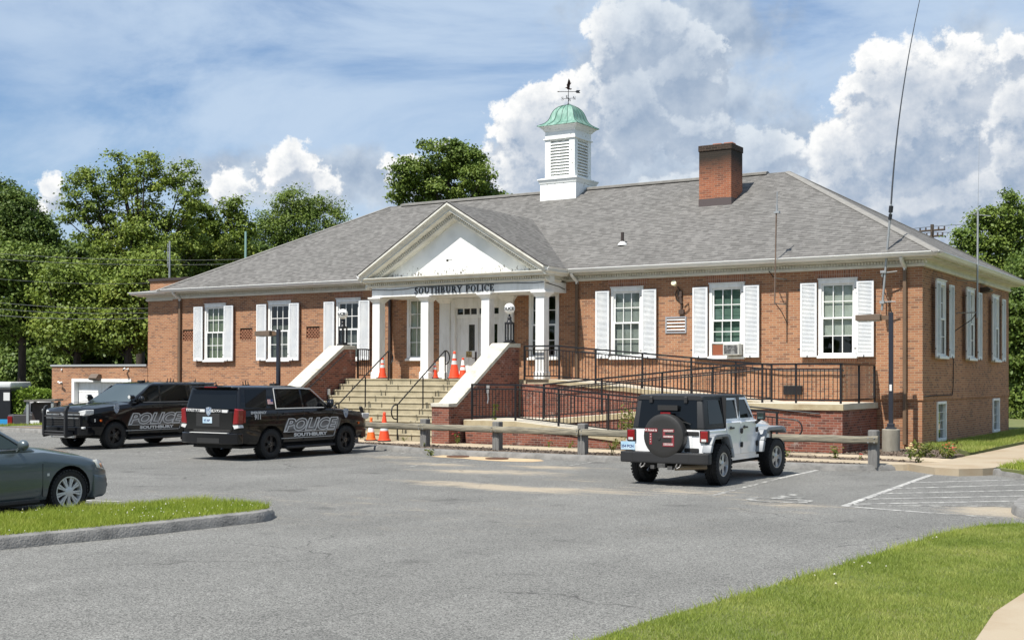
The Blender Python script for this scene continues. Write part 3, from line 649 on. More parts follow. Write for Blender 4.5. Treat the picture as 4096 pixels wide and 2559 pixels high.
# cornice, dentils, gutter (the section swept round the eaves, outset d at height z)
def sweep(prof, x0, x1, y0, y1, material, name, closed_back=True):
    ring = []
    for d, z in prof: ring.append([(x0 - d, y1 + d, z), (x0 - d, y0 - d, z), (x1 + d, y0 - d, z), (x1 + d, y1 + d, z)])
    m = MB(); n = len(prof)
    for i in range(n):
        a, b = ring[i], ring[(i + 1) % n]
        for k in range(4): m.quad(a[k], a[(k + 1) % 4], b[(k + 1) % 4], b[k])
    return m.build(name, material, bld)
cor = [(.0, 5.235), (.055, 5.235), (.075, 5.262), (.075, 5.315), (.055, 5.32), (.055, 5.415), (.15, 5.43), (.34, 5.432), (.34, 5.485), (.37, 5.50), (.39, 5.53), (.39, 5.575), (.0, 5.575)]
sweep(cor, XL, 0, 0, WD, M_trim, 'cornice')
gut = [(.392, 5.475), (.47, 5.475), (.53, 5.50), (.565, 5.545), (.585, 5.575), (.60, 5.580), (.60, 5.600), (.575, 5.600), (.555, 5.585), (.52, 5.53), (.392, 5.52)]
sweep(gut, XL, 0, 0, WD, M_gut, 'gutter')
m = MB(); x = XL + .05
while x < .10:
    m.box(x, x + .048, -.105, -.056, 5.33, 5.408); x += .089
m.build('dentil_band', M_trim, bld)
# roof
ov = .585
E0, E1, F0, F1 = XL - ov, ov, -ov, WD + ov
yr = (F0 + F1) / 2; zr = EZ + ROOFS * (yr - F0); xl, xr = E0 + (yr - F0), E1 - (yr - F0)
m = MB()
a, b, c, d = (E0, F0, EZ), (E1, F0, EZ), (E1, F1, EZ), (E0, F1, EZ); p, q = (xl, yr, zr), (xr, yr, zr)
m.quad(a, b, q, p); m.quad(b, c, q); m.quad(c, d, p, q); m.quad(d, a, p); m.quad(d, c, b, a)
roof = m.build('roof', M_shing, bld)
M_cap = mat('ridge_cap', (.245, .235, .215), .9, var=.25, vscale=5)
def strip_on(a, b, w, h, m, up=Vector((0, 0, 1))):
    a, b = Vector(a), Vector(b); d = (b - a).normalized(); s = d.cross(up).normalized()
    drop = .28 * w
    P = [a - s * w + up * (h - drop), a + up * h, a + s * w + up * (h - drop), a + s * w - up * .05, a - s * w - up * .05]
    Q = [v + (b - a) for v in P]
    m.rings([P, Q])
for s_, e_ in ((b, q), (a, p), (c, q)):
    m = MB(); strip_on(s_, e_, .16, .02, m); m.build('hip_cap', M_cap, roof)
for s_, e_ in (((xl + .7, yr, zr), (-15.7, yr, zr)), ((-13.95, yr, zr), (xr - .75, yr, zr))):
    m = MB(); strip_on(s_, e_, .17, .075, m); m.build('ridge_vent', M_cap, roof)
def roofz(y): return EZ + ROOFS * (y - F0)

# downspouts
def downspout(x, z0=.25, y=-.075, w=.05, zt=5.2):
    o = MB().box(x - w, x + w, y - .045, y + .045, z0, zt).build('downspout', M_brown, bld, bevel=.012)
    MB().path([(x, -.46, 5.48), (x, -.42, 5.40), (x, -.22, 5.30), (x, -.09, 5.24), (x, -.075, 5.15)], .055, 10).build('elbow', M_gut, o, smooth=40)
for x in (-.47, -11.0, -29.3): downspout(x)
MB().box(-18.70, -18.60, -.12, -.03, 2.06, 4.9).build('downspout', M_dkbrown, bld, bevel=.012)

# windows (local frame: origin bottom centre of the sill on the wall face, outside towards -y)
def make_window(blind=(1.0, 0.0), bm_=None, w=1.15, h=2.29, ac=False):
    hw = w / 2
    m = MB()
    m.box(-hw, -hw + .10, -.035, .06, .11, h - .0); m.box(hw - .10, hw, -.035, .06, .11, h - .0)
    m.box(-hw + .1, hw - .1, -.035, .06, h - .13, h - .001); m.box(-hw - .02, hw + .02, -.065, .0, h + .001, h + .035)
    m.box(-hw - .015, hw + .015, -.13, .1, .0, .075); m.box(-hw + .02, hw - .02, -.09, .1, .076, .108)
    win = m.build('window', M_paint, None, bevel=.008)
    gx = hw - .10
    def sash(z0, z1, y):
        s = MB(); r = .05
        s.box(-gx, -gx + r, y, y + .035, z0, z1); s.box(gx - r, gx, y, y + .035, z0, z1)
        s.box(-gx + r, gx - r, y, y + .035, z0, z0 + r); s.box(-gx + r, gx - r, y, y + .035, z1 - r, z1)
        for i in (1, 2):
            x = -gx + r + (2 * gx - 2 * r) * i / 3; s.box(x - .012, x + .012, y + .006, y + .029, z0 + r, z1 - r)
        zc = (z0 + z1) / 2; s.box(-gx + r, gx - r, y + .008, y + .027, zc - .012, zc + .012)
        return s.build('sash', M_paint, win)
    zb, zm, zt = .11, 1.175, h - .132
    if ac: zb2 = .47
    else: zb2 = zb
    sash(zm - .03, zt, .012); sash(zb2, zm + .02, -.03)
    MB().quad((-gx + .04, .028, zm), (gx - .04, .028, zm), (gx - .04, .028, zt - .03), (-gx + .04, .028, zt - .03)).quad((-gx + .04, -.014, zb2 + .03), (gx - .04, -.014, zb2 + .03), (gx - .04, -.014, zm - .03), (-gx + .04, -.014, zm - .03)).build('pane', M_glass, win)
    if blind[0] > blind[1]:
        z0 = zb + (zt - zb) * blind[1]; z1 = zb + (zt - zb) * blind[0]
        MB().box(-gx, gx, .085, .095, z0, z1).build('blind', bm_ or M_blind, win)
    return win
def make_shutter():
    w, h = .49, 2.16; m = MB(); f = .055
    m.box(0, f, -.045, 0, 0, h); m.box(w - f, w, -.045, 0, 0, h); m.box(f, w - f, -.045, 0, 0, .10); m.box(f, w - f, -.045, 0, h - f, h); m.box(f, w - f, -.004, -.001, .10, h - f)
    n = 52; g = (h - .10 - f) / n
    Rm = Matrix.Rotation(R(46), 3, 'X')
    for i in range(n): m.obox((w / 2, -.022, .10 + (i + .5) * g), (w / 2 - f, .022, .0045), Rm)
    return m
SHM = make_shutter()
proto_sh = None
M_moire = mat('shutter_paint', (.76, .77, .765), .5, col2=(.58, .61, .64), vscale=1.7, thr=(.42, .7), detail=8, stretch=(1, 1, .7))
def shutter(par, x, y, z, rz, opening):
    """a shutter hung on the wall; the hook below is part of it"""
    global proto_sh
    if proto_sh is None:
        proto_sh = SHM.build('shutter', M_moire, par, local=True)
        MB().box(.20, .225, -.062, -.042, -.035, .05).build('shutter_dog', M_black, proto_sh, local=True)
        for zz in (.22, 1.94): MB().box(-.07, .03, -.03, -.012, zz, zz + .03).build('hinge', M_camw if False else M_black, proto_sh, local=True)
        o = proto_sh
    else: o = dup(proto_sh, par)
    o.location = (x, y, z); o.rotation_euler = (0, 0, rz)
    return o
L0 = Vector(bld.location)
blinds = {1: ((1, 0), M_curt), 2: ((.62, 0), mat('dim_curtain', (.13, .14, .115), .9, col2=(.06, .065, .05), vscale=5, stretch=(4, 1, .35))), 3: ((.55, 0), mat('dim_shade', (.11, .115, .105), .9)), 4: ((1, 0), mat('grey_shade', (.30, .31, .285), .9)), 5: ((1, .0), mat('green_blind', (.16, .25, .20), .9, col2=(.07, .12, .10), vscale=3, stretch=(.2, 1, 14))), 6: ((1, .27), mat('pale_shade', (.44, .455, .41), .9))}
for i, x in WX.items():
    w = make_window(*blinds[i], ac=(i == 5)); w.parent = bld; w.location = (x - L0.x, 0 - L0.y, 2.68 - L0.z)
    for sx_, dx in ((-1, -1.075), (1, .585)):
        shutter(bld, x - L0.x + dx, -.10 - L0.y, 2.725 - L0.z, 0, sx_)
for x in (-17.35, -12.28):
    w = make_window((1, 0), M_blind) if x < -15 else make_window((0, 0)); w.parent = bld; w.location = (x - L0.x, -L0.y, 2.68 - L0.z)
for j, y in enumerate((2.02, 5.86, 9.72)):
    w = make_window((0.0, 0)); w.parent = bld; w.location = (-L0.x, y - L0.y, 2.68 - L0.z); w.rotation_euler = (0, 0, R(90))
    for dx in (-1.075, .585): shutter(bld, .12 - L0.x, y + dx - L0.y, 2.725 - L0.z, R(90), 0)
# basement windows
for y in (2.16, 9.90):
    m = MB(); hw = .54
    m.box(-.09, .03, y - hw, y - hw + .07, .27, 1.44); m.box(-.09, .03, y + hw - .07, y + hw, .27, 1.44); m.box(-.09, .03, y - hw + .07, y + hw - .07, 1.36, 1.44); m.box(-.09, .05, y - hw + .07, y + hw - .07, .27, .36)
    for k in (1, 2, 3): m.box(-.07, -.04, y - hw + .07, y + hw - .07, .36 + k * .25, .375 + k * .25)
    o = m.build('basement_window', M_paint, bld, bevel=.006)
    MB().quad((-.06, y - hw + .05, .33), (-.06, y + hw - .05, .33), (-.06, y + hw - .05, 1.38), (-.06, y - hw + .05, 1.38)).build('pane', M_glass, o)
    MB().box(-.16, -.15, y - hw, y + hw, .27, 1.44).build('blind', mat('basement_blind', (.09, .115, .085), .9, col2=(.18, .2, .15), vscale=4, stretch=(1, .3, 6)), o)
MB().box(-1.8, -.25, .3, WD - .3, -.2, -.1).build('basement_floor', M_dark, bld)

# louvred vent, black vent box, low access panel
m = MB(); m.box(-7.86, -7.15, -.03, .03, 3.49, 3.535).box(-7.86, -7.15, -.03, .03, 3.965, 4.01).box(-7.86, -7.815, -.03, .03, 3.535, 3.965).box(-7.195, -7.15, -.03, .03, 3.535, 3.965)
vent = m.build('wall_louvre', mat('louvre_frame', (.30, .31, .33), .5), bld)
m = MB(); Rm = Matrix.Rotation(R(40), 3, 'X')
for k in range(4): m.obox((-7.505, -.004, 3.60 + k * .105), (.31, .032, .006), Rm)
m.build('blade', M_paint, vent)
MB().box(-7.8, -7.2, .005, .012, 3.54, 3.96).build('backing', M_dark, vent)
MB().box(-4.0, -3.45, -.10, .02, 1.62, 1.89).build('black_vent', M_black, bld, bevel=.01)

# ---------------- portico
PX0, PX1, PY = -18.40, -11.44, -1.41
ent = MB().box(PX0, PX1, PY, -.001, 4.865, 5.20).build('entablature', M_paint, bld)
MB().box(PX0 + .3, PX1 - .3, PY + .3, -.06, 4.84, 4.864).build('porch_ceiling', M_paint, ent)
def usweep(prof, name, material, x0=PX0, x1=PX1, y0=PY, yb=-.42, par=None):
    ring = [[(x0 - d, yb, z), (x0 - d, y0 - d, z), (x1 + d, y0 - d, z), (x1 + d, yb, z)] for d, z in prof]
    m = MB(); n = len(prof)
    for i in range(n):
        a, b = ring[i], ring[(i + 1) % n]
        for k in range(3): m.quad(a[k], a[k + 1], b[k + 1], b[k])
    return m.build(name, material, par or ent)
usweep([(-.22, 5.20), (.05, 5.20), (.075, 5.235), (.075, 5.255), (.05, 5.26), (.05, 5.345), (.11, 5.36), (.28, 5.365), (.28, 5.40), (.32, 5.43), (.36, 5.47), (.36, 5.50), (-.22, 5.52)], 'cornice', M_trim)
m = MB(); x = PX0 - .02
while x < PX1 + .03: m.box(x, x + .048, PY - .10, PY - .051, 5.268, 5.342); x += .089
y = PY
while y < -.12:
    m.box(PX1 + .051, PX1 + .10, y, y + .048, 5.268, 5.342); m.box(PX0 - .10, PX0 - .051, y, y + .048, 5.268, 5.342); y += .089
m.build('dentil_band', M_trim, ent)
# pediment: tympanum, raking cornice with dentils, the gabled roof behind it
cx = (PX0 + PX1) / 2; ax_, az_ = cx, 7.86; hw = 3.72; ez = 5.62; s = (az_ - ez) / hw
ped = MB().prism([(PX0 - .0, 5.50), (PX1 + .0, 5.50), (PX1, 5.53), (cx, 5.53 + (PX1 - cx) * s + .02), (PX0, 5.53)], 1, PY + .20, PY + .28).build('pediment', M_ped, bld)
def rake(prof, name, material, par):
    """profile (d outwards, t down from the roof line) run up both slopes"""
    m = MB()
    for sg in (-1, 1):
        r0 = [(cx + sg * hw, PY - d, ez - t) for d, t in prof]; r1 = [(cx, PY - d, az_ - t) for d, t in prof]
        m.rings([r0, r1])
    return m.build(name, material, par)
rake([(-.25, .0), (.46, .0), (.46, .06), (.40, .10), (.36, .17), (.33, .20), (.33, .26), (-.25, .26)], 'raking_cornice', M_trim, ped)
rake([(-.25, .26), (.30, .26), (.06, .30), (.06, .40), (.075, .41), (.075, .45), (.03, .50), (-.25, .50)], 'bed_moulding', M_trim, ped)
m = MB()
n = 46
for sg in (-1, 1):
    for k in range(n):
        t = (k + .3) / n; x = cx + sg * hw * (1 - t) * .90; z = az_ - .305 - s * abs(x - cx)
        m.obox((x, PY - .085, z - .045), (.027, .025, .042), Matrix.Rotation(math.atan(s) * sg, 3, 'Y'))
m.build('dentil_band', M_trim, ped)
m = MB()
for sg in (-1, 1):
    e = (cx + sg * (hw + .06), PY - .452, ez + .00); t = (cx, PY - .452, az_ + .035)
    def on_main(x, z):   # where a level line going back at this height meets the main roof
        return F0 + (z - EZ) / ROOFS
    e2 = (e[0], max(on_main(e[0], e[2]), PY), e[2]); t2 = (t[0], on_main(t[0], t[2]) + .05, t[2])
    e = (e[0], e[1], e[2] + .01)
    m.quad(e, t, t2, e2) if sg < 0 else m.quad(t, e, e2, t2)
    m.quad(*[(v[0], v[1], v[2] - .035) for v in (e, t)], t, e)
gr = m.build('gable_roof', M_shing, bld)
# leading edge of the gable roof, thin dark drip
m = MB()
for sg in (-1, 1): m.rings([[(cx + sg * (hw + .06), PY - .452 + a, ez + .0 + b) for a, b in ((0, 0), (-.012, 0), (-.012, .012), (0, .012))], [(cx, PY - .452 + a, az_ + .036 + b) for a, b in ((0, 0), (-.012, 0), (-.012, .012), (0, .012))]])
m.build('drip_edge', M_dkbrown, gr)
for sg in (-1, 1):   # side gutters of the portico
    xo = cx + sg * hw; MB().rings([[(xo + sg * a, y, 5.50 + b) for a, b in ((-.02, 0), (.10, .01), (.16, .10), (.14, .10), (.09, .03), (-.02, .03))] for y in (PY - .38, -.5)]).build('gutter', M_gut, ped)
# columns
def column(x0, y0, z0=2.055, z1=4.864, w=.32, name='column', material=None):
    m = MB(); x1, y1 = x0 + w, y0 + w; cxx, cyy = x0 + w / 2, y0 + w / 2
    def sq(h, z): return [(cxx - h, cyy - h, z), (cxx + h, cyy - h, z), (cxx + h, cyy + h, z), (cxx - h, cyy + h, z)]
    h = w / 2
    m.rings([sq(h + .035, z0), sq(h + .035, z0 + .20), sq(h + .015, z0 + .235), sq(h, z0 + .245), sq(h * .97, z1 - .19), sq(h + .02, z1 - .17), sq(h + .035, z1 - .14), sq(h + .10, z1 - .06), sq(h + .115, z1 - .05), sq(h + .115, z1 - .001)])
    return m.build(name, material or M_paint, bld)
for x in (PX0, -16.32, -13.86, PX1 - .335): column(x + .0, PY + .02)
# entrance: pilasters, frame, doors, transom
for x in (-16.47, -13.88): column(x, -.10, w=.44, name='pilaster').scale = (1, 1, 1)
ent_f = MB().box(-16.03, -15.85, -.04, .10, 2.06, 4.80).box(-14.05, -13.88, -.04, .10, 2.06, 4.80).box(-15.85, -14.05, -.04, .12, 4.50, 4.83).box(-15.85, -14.05, .05, .16, 4.13, 4.24).build('door_frame', M_paint, bld, bevel=.01)
MB().box(-16.36, -16.02, .0, .12, 2.06, 4.83).box(-13.9, -13.54, .0, .12, 2.06, 4.83).box(-16.36, -13.54, -.02, .12, 4.62, 4.86).build('door_surround', M_paint, bld)
def transom(x0, x1):
    m = MB(); z0, z1 = 4.24, 4.5
    m.box(x0, x1, .06, .10, z0, z0 + .03); m.box(x0, x1, .06, .10, z1 - .03, z1)
    for k in range(4):
        x = x0 + (x1 - x0 - .035) * k / 3; m.box(x, x + .035, .06, .10, z0 + .03, z1 - .03)
    o = m.build('transom', M_paint, ent_f); MB().quad((x0, .085, z0), (x1, .085, z0), (x1, .085, z1), (x0, .085, z1)).build('pane', M_glass, o); return o
transom(-15.85, -14.97); transom(-14.93, -14.05)
MB().box(-14.97, -14.93, .04, .13, 2.06, 4.5).build('mullion', M_paint, ent_f)
def door_leaf(x0, x1, y=.09):
    z0, z1 = 2.07, 4.13; w = x1 - x0; m = MB()
    st = .13
    m.box(x0, x0 + st, y, y + .045, z0, z1); m.box(x1 - st, x1, y, y + .045, z0, z1)
    c = (x0 + x1) / 2; m.box(c - .06, c + .06, y, y + .045, z0, z1)
    for za, zb in ((z0, z0 + .22), (2.83, 3.02), (3.92, z1)):
        m.box(x0 + st, c - .06, y, y + .045, za, zb); m.box(c + .06, x1 - st, y, y + .045, za, zb)
    m.box(x0 + st, c - .06, y + .015, y + .035, z0 + .2, 2.85); m.box(c + .06, x1 - st, y + .015, y + .035, z0 + .2, 2.85); m.box(x0 + st, c - .06, y + .015, y + .035, 3.0, 3.94)
    o = m.build('door', M_paint, bld, bevel=.006)
    MB().box(c + .06, x1 - st, y + .018, y + .03, 3.0, 3.94).build('pane', M_glass, o)
    MB().box(x1 - .105, x1 - .045, y - .02, y - .001, 2.58, 2.98).build('handle_plate', M_dkbrown, o)
    MB().path([(x1 - .075, y - .02, 2.76), (x1 - .075, y - .06, 2.76), (x1 - .19, y - .06, 2.765)], .013, 8).build('handle', M_dkbrown, o)
    return o
dl = door_leaf(-15.85, -14.975); dr = door_leaf(-14.925, -14.05)
nb = MB().box(-15.45, -15.22, .080, .0895, 2.80, 3.0).build('notice', mat('yellow_notice', (.42, .33, .13), .7, col2=(.16, .10, .06), vscale=22, thr=(.45, .55)), dl)
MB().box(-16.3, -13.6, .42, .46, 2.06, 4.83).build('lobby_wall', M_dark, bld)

# ---------------- lettering
GL = {}
def glyphs():
    W, t = .15, .055           # thick and thin strokes for a letter one unit tall
    se = lambda x, y, w=.15: ('r', x - w, y, x + w, y + .05)
    def stem(x): return [('r', x - W / 2, 0, x + W / 2, 1), se(x, 0), se(x, .95)]
    GL['I'] = (.36, stem(.18)); GL['T'] = (.74, stem(.37) + [('r', .02, .945, .72, 1.0), ('r', .02, .78, .07, 1), ('r', .67, .78, .72, 1)])
    GL['H'] = (.86, stem(.2) + stem(.66) + [('r', .2, .47, .66, .53)])
    GL['L'] = (.68, stem(.2) + [('r', .2, 0, .64, .055), ('r', .59, 0, .64, .24)])
    GL['E'] = (.70, stem(.2) + [('r', .2, 0, .64, .055), ('r', .59, 0, .64, .22), ('r', .2, .945, .6, 1), ('r', .55, .8, .6, 1), ('r', .2, .475, .5, .53), ('r', .46, .4, .5, .6)])
    GL['U'] = (.86, [('r', .13, .3, .13 + W, 1), se(.2, .95), ('r', .66, .3, .72, 1), se(.69, .95, .13), ('a', .425, .31, .265, .31, 180, 360, W, t)])
    GL['O'] = (.86, [('a', .43, .5, .37, .5, 0, 360, W, t)])
    GL['C'] = (.78, [('a', .43, .5, .37, .5, 45, 318, W, t), ('r', .69, .70, .735, .98)])
    GL['S'] = (.60, [('a', .30, .745, .20, .255, 30, 240, W * .85, t * 1.1), ('l', .16, .60, .45, .41, W * .9), ('a', .30, .265, .22, .265, 210, 420, W * .85, t * 1.1), ('r', .44, .74, .485, .98), ('r', .07, .02, .115, .27)])
    GL['B'] = (.74, stem(.2) + [('a', .36, .745, .24, .255, -90, 90, W * .9, t), ('a', .38, .26, .29, .26, -90, 90, W, t), ('r', .2, .945, .38, 1), ('r', .2, .475, .40, .53), ('r', .2, 0, .40, .055)])
    GL['P'] = (.70, stem(.2) + [('a', .37, .725, .28, .275, -90, 90, W, t), ('r', .2, .945, .38, 1), ('r', .2, .45, .38, .505)])
    GL['R'] = (.82, stem(.2) + [('a', .37, .735, .26, .265, -90, 90, W, t), ('r', .2, .945, .38, 1), ('r', .2, .47, .40, .525), ('l', .40, .5, .76, .0, W), ('r', .66, 0, .82, .05)])
    GL['Y'] = (.80, [('r', .33, 0, .33 + W, .5), se(.405, 0), ('l', .12, 1, .42, .45, W), ('l', .69, 1, .42, .45, .06), se(.13, .95, .13), se(.69, .95, .12)])
    GL[' '] = (.42, []); GL['N'] = (.8, [('r', .1, 0, .2, 1), ('r', .6, 0, .7, 1), ('l', .15, 1, .65, 0, .13)]); GL['W'] = (1, [('l', .05, 1, .28, 0, .12), ('l', .28, 0, .5, .8, .1), ('l', .5, .8, .72, 0, .12), ('l', .72, 0, .95, 1, .1)])
glyphs()
def sign(txt, x0, x1, zb, h, y, depth, m=None):
    """serif letters standing on a facade, fitted between x0 and x1"""
    m = m or MB(); tot = sum(GL[c][0] + .06 for c in txt) - .06; k = (x1 - x0) / tot; x = x0; e = 0
    for c in txt:
        for st in GL[c][1]:
            e = (e + 1) % 9; yy = y - depth - e * .0006
            if st[0] == 'r': m.box(x + st[1] * k, x + st[3] * k, yy, y, zb + st[2] * h, zb + st[4] * h)
            elif st[0] == 'l':
                a, b = Vector((st[1] * k, st[2] * h)), Vector((st[3] * k, st[4] * h)); d = (b - a).normalized(); n = Vector((-d.y, d.x)) * st[5] * k / 2
                m.prism([(x + q.x, zb + q.y) for q in (a - n, b - n, b + n, a + n)], 1, yy, y)
            else:
                _, ca, cz, rx, rz, a0, a1, w, t = st; n = 18; O = []; I = []
                for i in range(n + 1):
                    a = R(a0 + (a1 - a0) * i / n); wd = t + (w - t) * abs(math.cos(a)) ** 1.4
                    O.append((x + (ca + rx * math.cos(a)) * k, zb + (cz + rz * math.sin(a)) * h)); I.append((x + (ca + (rx - wd) * math.cos(a)) * k, zb + (cz + (rz - t - (wd - t) * .1) * math.sin(a)) * h))
                for i in range(n): m.prism([O[i], O[i + 1], I[i + 1], I[i]], 1, yy, y)
        x += (GL[c][0] + .06) * k
    return m
M_letter = mat('letter_black', (.008, .009, .012), .4)
sign('SOUTHBURY POLICE', -16.56, -13.33, 4.925, .215, PY - .001, .03).build('lettering', M_letter, ent)
# ---------------- cupola
CX, CY = -14.83, 6.06
def sqring(h, z, cx=CX, cy=CY): return [(cx - h, cy - h, z), (cx + h, cy - h, z), (cx + h, cy + h, z), (cx - h, cy + h, z)]
cup = MB().rings([sqring(.78, 8.4), sqring(.78, 9.45), sqring(.80, 9.46), sqring(.81, 9.50), sqring(.85, 9.58), sqring(.87, 9.60), sqring(.87, 9.64), sqring(.66, 9.70)]).build('cupola', M_peel, bld)
m = MB()
for sx in (-1, 1):
    for sy_ in (-1, 1): m.box(CX + sx * .645, CX + sx * .41, CY + sy_ * .645, CY + sy_ * .41, 9.66, 11.16)
m.box(CX - .60, CX + .60, CY - .60, CY + .60, 11.10, 11.3)
m.rings([sqring(.70, 11.15), sqring(.70, 11.19), sqring(.645, 11.20), sqring(.645, 11.46), sqring(.68, 11.48), sqring(.70, 11.52), sqring(.80, 11.62), sqring(.84, 11.64), sqring(.84, 11.665)])
m.build('tower', M_peel, cup)
m = MB(); Rm = Matrix.Rotation(R(45), 3, 'X')
for f in range(4):
    o = len(m.v)
    for k in range(12): m.obox((0, -.60, 9.76 + k * .113), (.41, .066, .009), Rm)
    m.box(-.41, .41, -.52, -.50, 9.66, 11.12)
    m.xform(Matrix.Translation((CX, CY, 0)) @ Matrix.Rotation(R(90) * f, 4, 'Z'), o)
m.build('louvre', M_peel, cup)
prof = [(.875, 11.655), (.86, 11.685), (.76, 11.735), (.66, 11.80), (.575, 11.89), (.525, 12.0), (.49, 12.12), (.445, 12.24), (.38, 12.35), (.29, 12.44), (.18, 12.505), (.06, 12.54)]
def dome_pt(h, z): return sqring(h, z)
rings = [sqring(h, z) for h, z in prof]
def sub(r, n=6):
    out = []
    for i in range(4):
        a, b = Vector(r[i]), Vector(r[(i + 1) % 4])
        for k in range(n): out.append(a.lerp(b, k / n))
    return out
dome = MB().rings([sub(r) for r in rings]).build('dome', M_cop, cup, smooth=32)
m = MB()
for f in range(4):
    for u in (-1, -.5, 0, .5):
        pts = []
        for h, z in prof:
            uu = u if u > -1 else -1
            p = Vector((uu * h, -h - .004, z + .006)); pts.append(Matrix.Translation((CX, CY, 0)) @ Matrix.Rotation(R(90) * f, 4, 'Z') @ p)
        m.path(pts, .012, 5)
m.build('standing_seam', M_copdk, dome)
# weathervane with eagle, arrow and compass letters
vz = 12.53
van = MB().tube((CX, CY, vz), (CX, CY, vz + .60), .013, 8).sphere((CX, CY, vz + .03), .05, 6).sphere((CX, CY, vz + .27), .028, 5).build('weathervane', M_black, cup)
av = Vector((math.cos(HEAD) * .95, math.sin(HEAD) * .95 - .0, 0)).normalized()
ar = MB().tube(Vector((CX, CY, vz + .53)) - av * .40, Vector((CX, CY, vz + .53)) + av * .30, .011, 6)
ar.tube(Vector((CX, CY, vz + .53)) - av * .44, Vector((CX, CY, vz + .53)) - av * .36, .001, 8, .03)
for dz in (-1, 1):
    a = Vector((CX, CY, vz + .53)) + av * .26; s2 = av.cross(Vector((0, 0, 1))) * .008
    P = [a, a + av * .06 + Vector((0, 0, .055 * dz)), a + av * .20 + Vector((0, 0, .055 * dz)), a + av * .155]
    ar.add([v - s2 for v in P] + [v + s2 for v in P], [(3, 2, 1, 0), (4, 5, 6, 7), (0, 1, 5, 4), (1, 2, 6, 5), (2, 3, 7, 6), (3, 0, 4, 7)])
ar.build('arrow', M_black, van)
m = MB()
for ang, ch in ((0, 'N'), (90, 'W'), (180, 'S'), (270, 'E')):
    d = Vector((math.cos(R(ang) + .30), math.sin(R(ang) + .30), 0)); m.tube((CX, CY, vz + .27), Vector((CX, CY, vz + .27)) + d * .19, .008, 6)
    q = sign(ch, -.055, .055, -.065, .13, 0, .008); 
    M4 = Matrix.Translation(Vector((CX, CY, vz + .27)) + d * .23) @ Matrix.Rotation(HEAD, 4, 'Z'); q.xform(M4); m.add(q.v, q.f)
m.build('compass_letter', M_black, van)
M_eagle = mat('eagle_bronze', (.028, .012, .010), .5, .4)
eg = MB(); M4 = Matrix.Translation((CX, CY, vz + .60)) @ Matrix.Rotation(HEAD + R(8), 4, 'Z')
eg.path([(-.10, 0, .075), (-.07, 0, .085), (-.02, 0, .055), (.06, 0, .03), (.13, 0, .035)], [.012, .026, .04, .03, .016], 8)      # head, body, tail
eg.tube((-.10, 0, .078), (-.135, 0, .06), .014, 6, .002); eg.tube((0, 0, .05), (0, 0, -.02), .012, 6)
for sy2, tilt in ((-1, .0), (1, .0)):
    P = [(-.04, .02 * sy2, .06), (-.055, .07 * sy2, .22), (-.015 + .06 * (sy2 > 0), .13 * sy2, .40 - .08 * (sy2 > 0)), (.05 + .09 * (sy2 > 0), .11 * sy2, .30), (.045, .06 * sy2, .16), (.04, .02 * sy2, .05)]
    th = .008; n = len(P); eg.add([(a, b, c) for a, b, c in P] + [(a + .004, b + th * sy2, c) for a, b, c in P], [tuple(range(n)), tuple(range(2 * n - 1, n - 1, -1))] + [(i, (i + 1) % n, (i + 1) % n + n, i + n) for i in range(n)])
eg.xform(M4); eg.build('eagle', M_eagle, van, smooth=40)
# ---------------- chimney
HX0, HX1, HY0, HY1 = -8.34, -7.18, 3.63, 4.62
chm = MB().box(HX0, HX1, HY0, HY1, 7.7, 9.76).build('chimney', M_chim, bld)
MB().box(HX0 - .025, HX1 + .025, HY0 - .025, HY1 + .025, 9.76, 9.965).build('chimney_cap', M_sooty, chm, bevel=.012)
MB().box(HX0 - .012, HX1 + .012, HY0 - .012, HY1 + .012, 7.75, 8.155).build('flashing', mat('brown_flashing', (.085, .065, .062), .55), chm)
M_terra = mat('terracotta', (.27, .10, .06), .8, var=.3, vscale=6)
for x0 in (-8.0, -7.6): MB().box(x0, x0 + .34, HY0 + .3, HY0 + .64, 9.966, 10.06).build('flue', M_terra, chm, bevel=.03)
pb = MB().lathe([(.052, roofz(1.01) - .1), (.052, 6.87), (.04, 6.87), (.04, 6.8)], (-9.9, 1.01, 0), 12).build('vent_pipe', M_dkbrown, bld)
MB().lathe([(.16, 6.44), (.14, 6.50), (.06, 6.56), (.053, 6.57)], (-9.9, 1.01, 0), 14).build('pipe_collar', M_camw, pb)

# ---------------- the set-back left wing, its raised block and the low garage
WY = 1.48
lw = MB().box(-32.9, XL - .3, WY, 8, -1.2, 5.30).build('wing_wall', M_brick, bld)
def usw(prof, name, material, par):
    x0, x1, y0 = -32.9, XL - .3, WY
    ring = [[(x0 - d, 8, z), (x0 - d, y0 - d, z), (x1, y0 - d, z)] for d, z in prof]; m = MB(); n = len(prof)
    for i in range(n):
        a, b = ring[i], ring[(i + 1) % n]
        for k in range(2): m.quad(a[k], a[k + 1], b[k + 1], b[k])
    return m.build(name, material, par)
usw([(d, z + .08) for d, z in cor], 'cornice', M_trim, lw); usw([(d, z + .08) for d, z in gut], 'gutter', M_gut, lw)
e = .585; z0 = 5.66; k = .20
MB().quad((-32.9 - e, WY - e, z0), (-30.2, WY - e, z0), (-30.2, WY + 1.0, z0 + k * (1 + e)), (-32.9 + 1.0, WY + 1.0, z0 + k * (1 + e))).quad((-32.9 - e, 8, z0), (-32.9 - e, WY - e, z0), (-31.9, WY + 1.0, z0 + k * (1 + e)), (-31.9, 8, z0 + k * (1 + e))).build('wing_roof', M_shing, lw)
blk = MB().box(-35.05, -32.55, 3.5, 6.0, 3.0, 6.38).build('raised_block', M_brick, lw)
MB().box(-35.12, -32.48, 3.43, 6.07, 6.38, 6.50).build('coping', M_dkbrown, blk)
gar = empty('garage', (-36, 1.5, -1.0), 'low flat roofed brick garage with a white roller door left of the police station', 'garage')
gh = [(-37.7, -34.0, -1.0, 1.9, .25)]
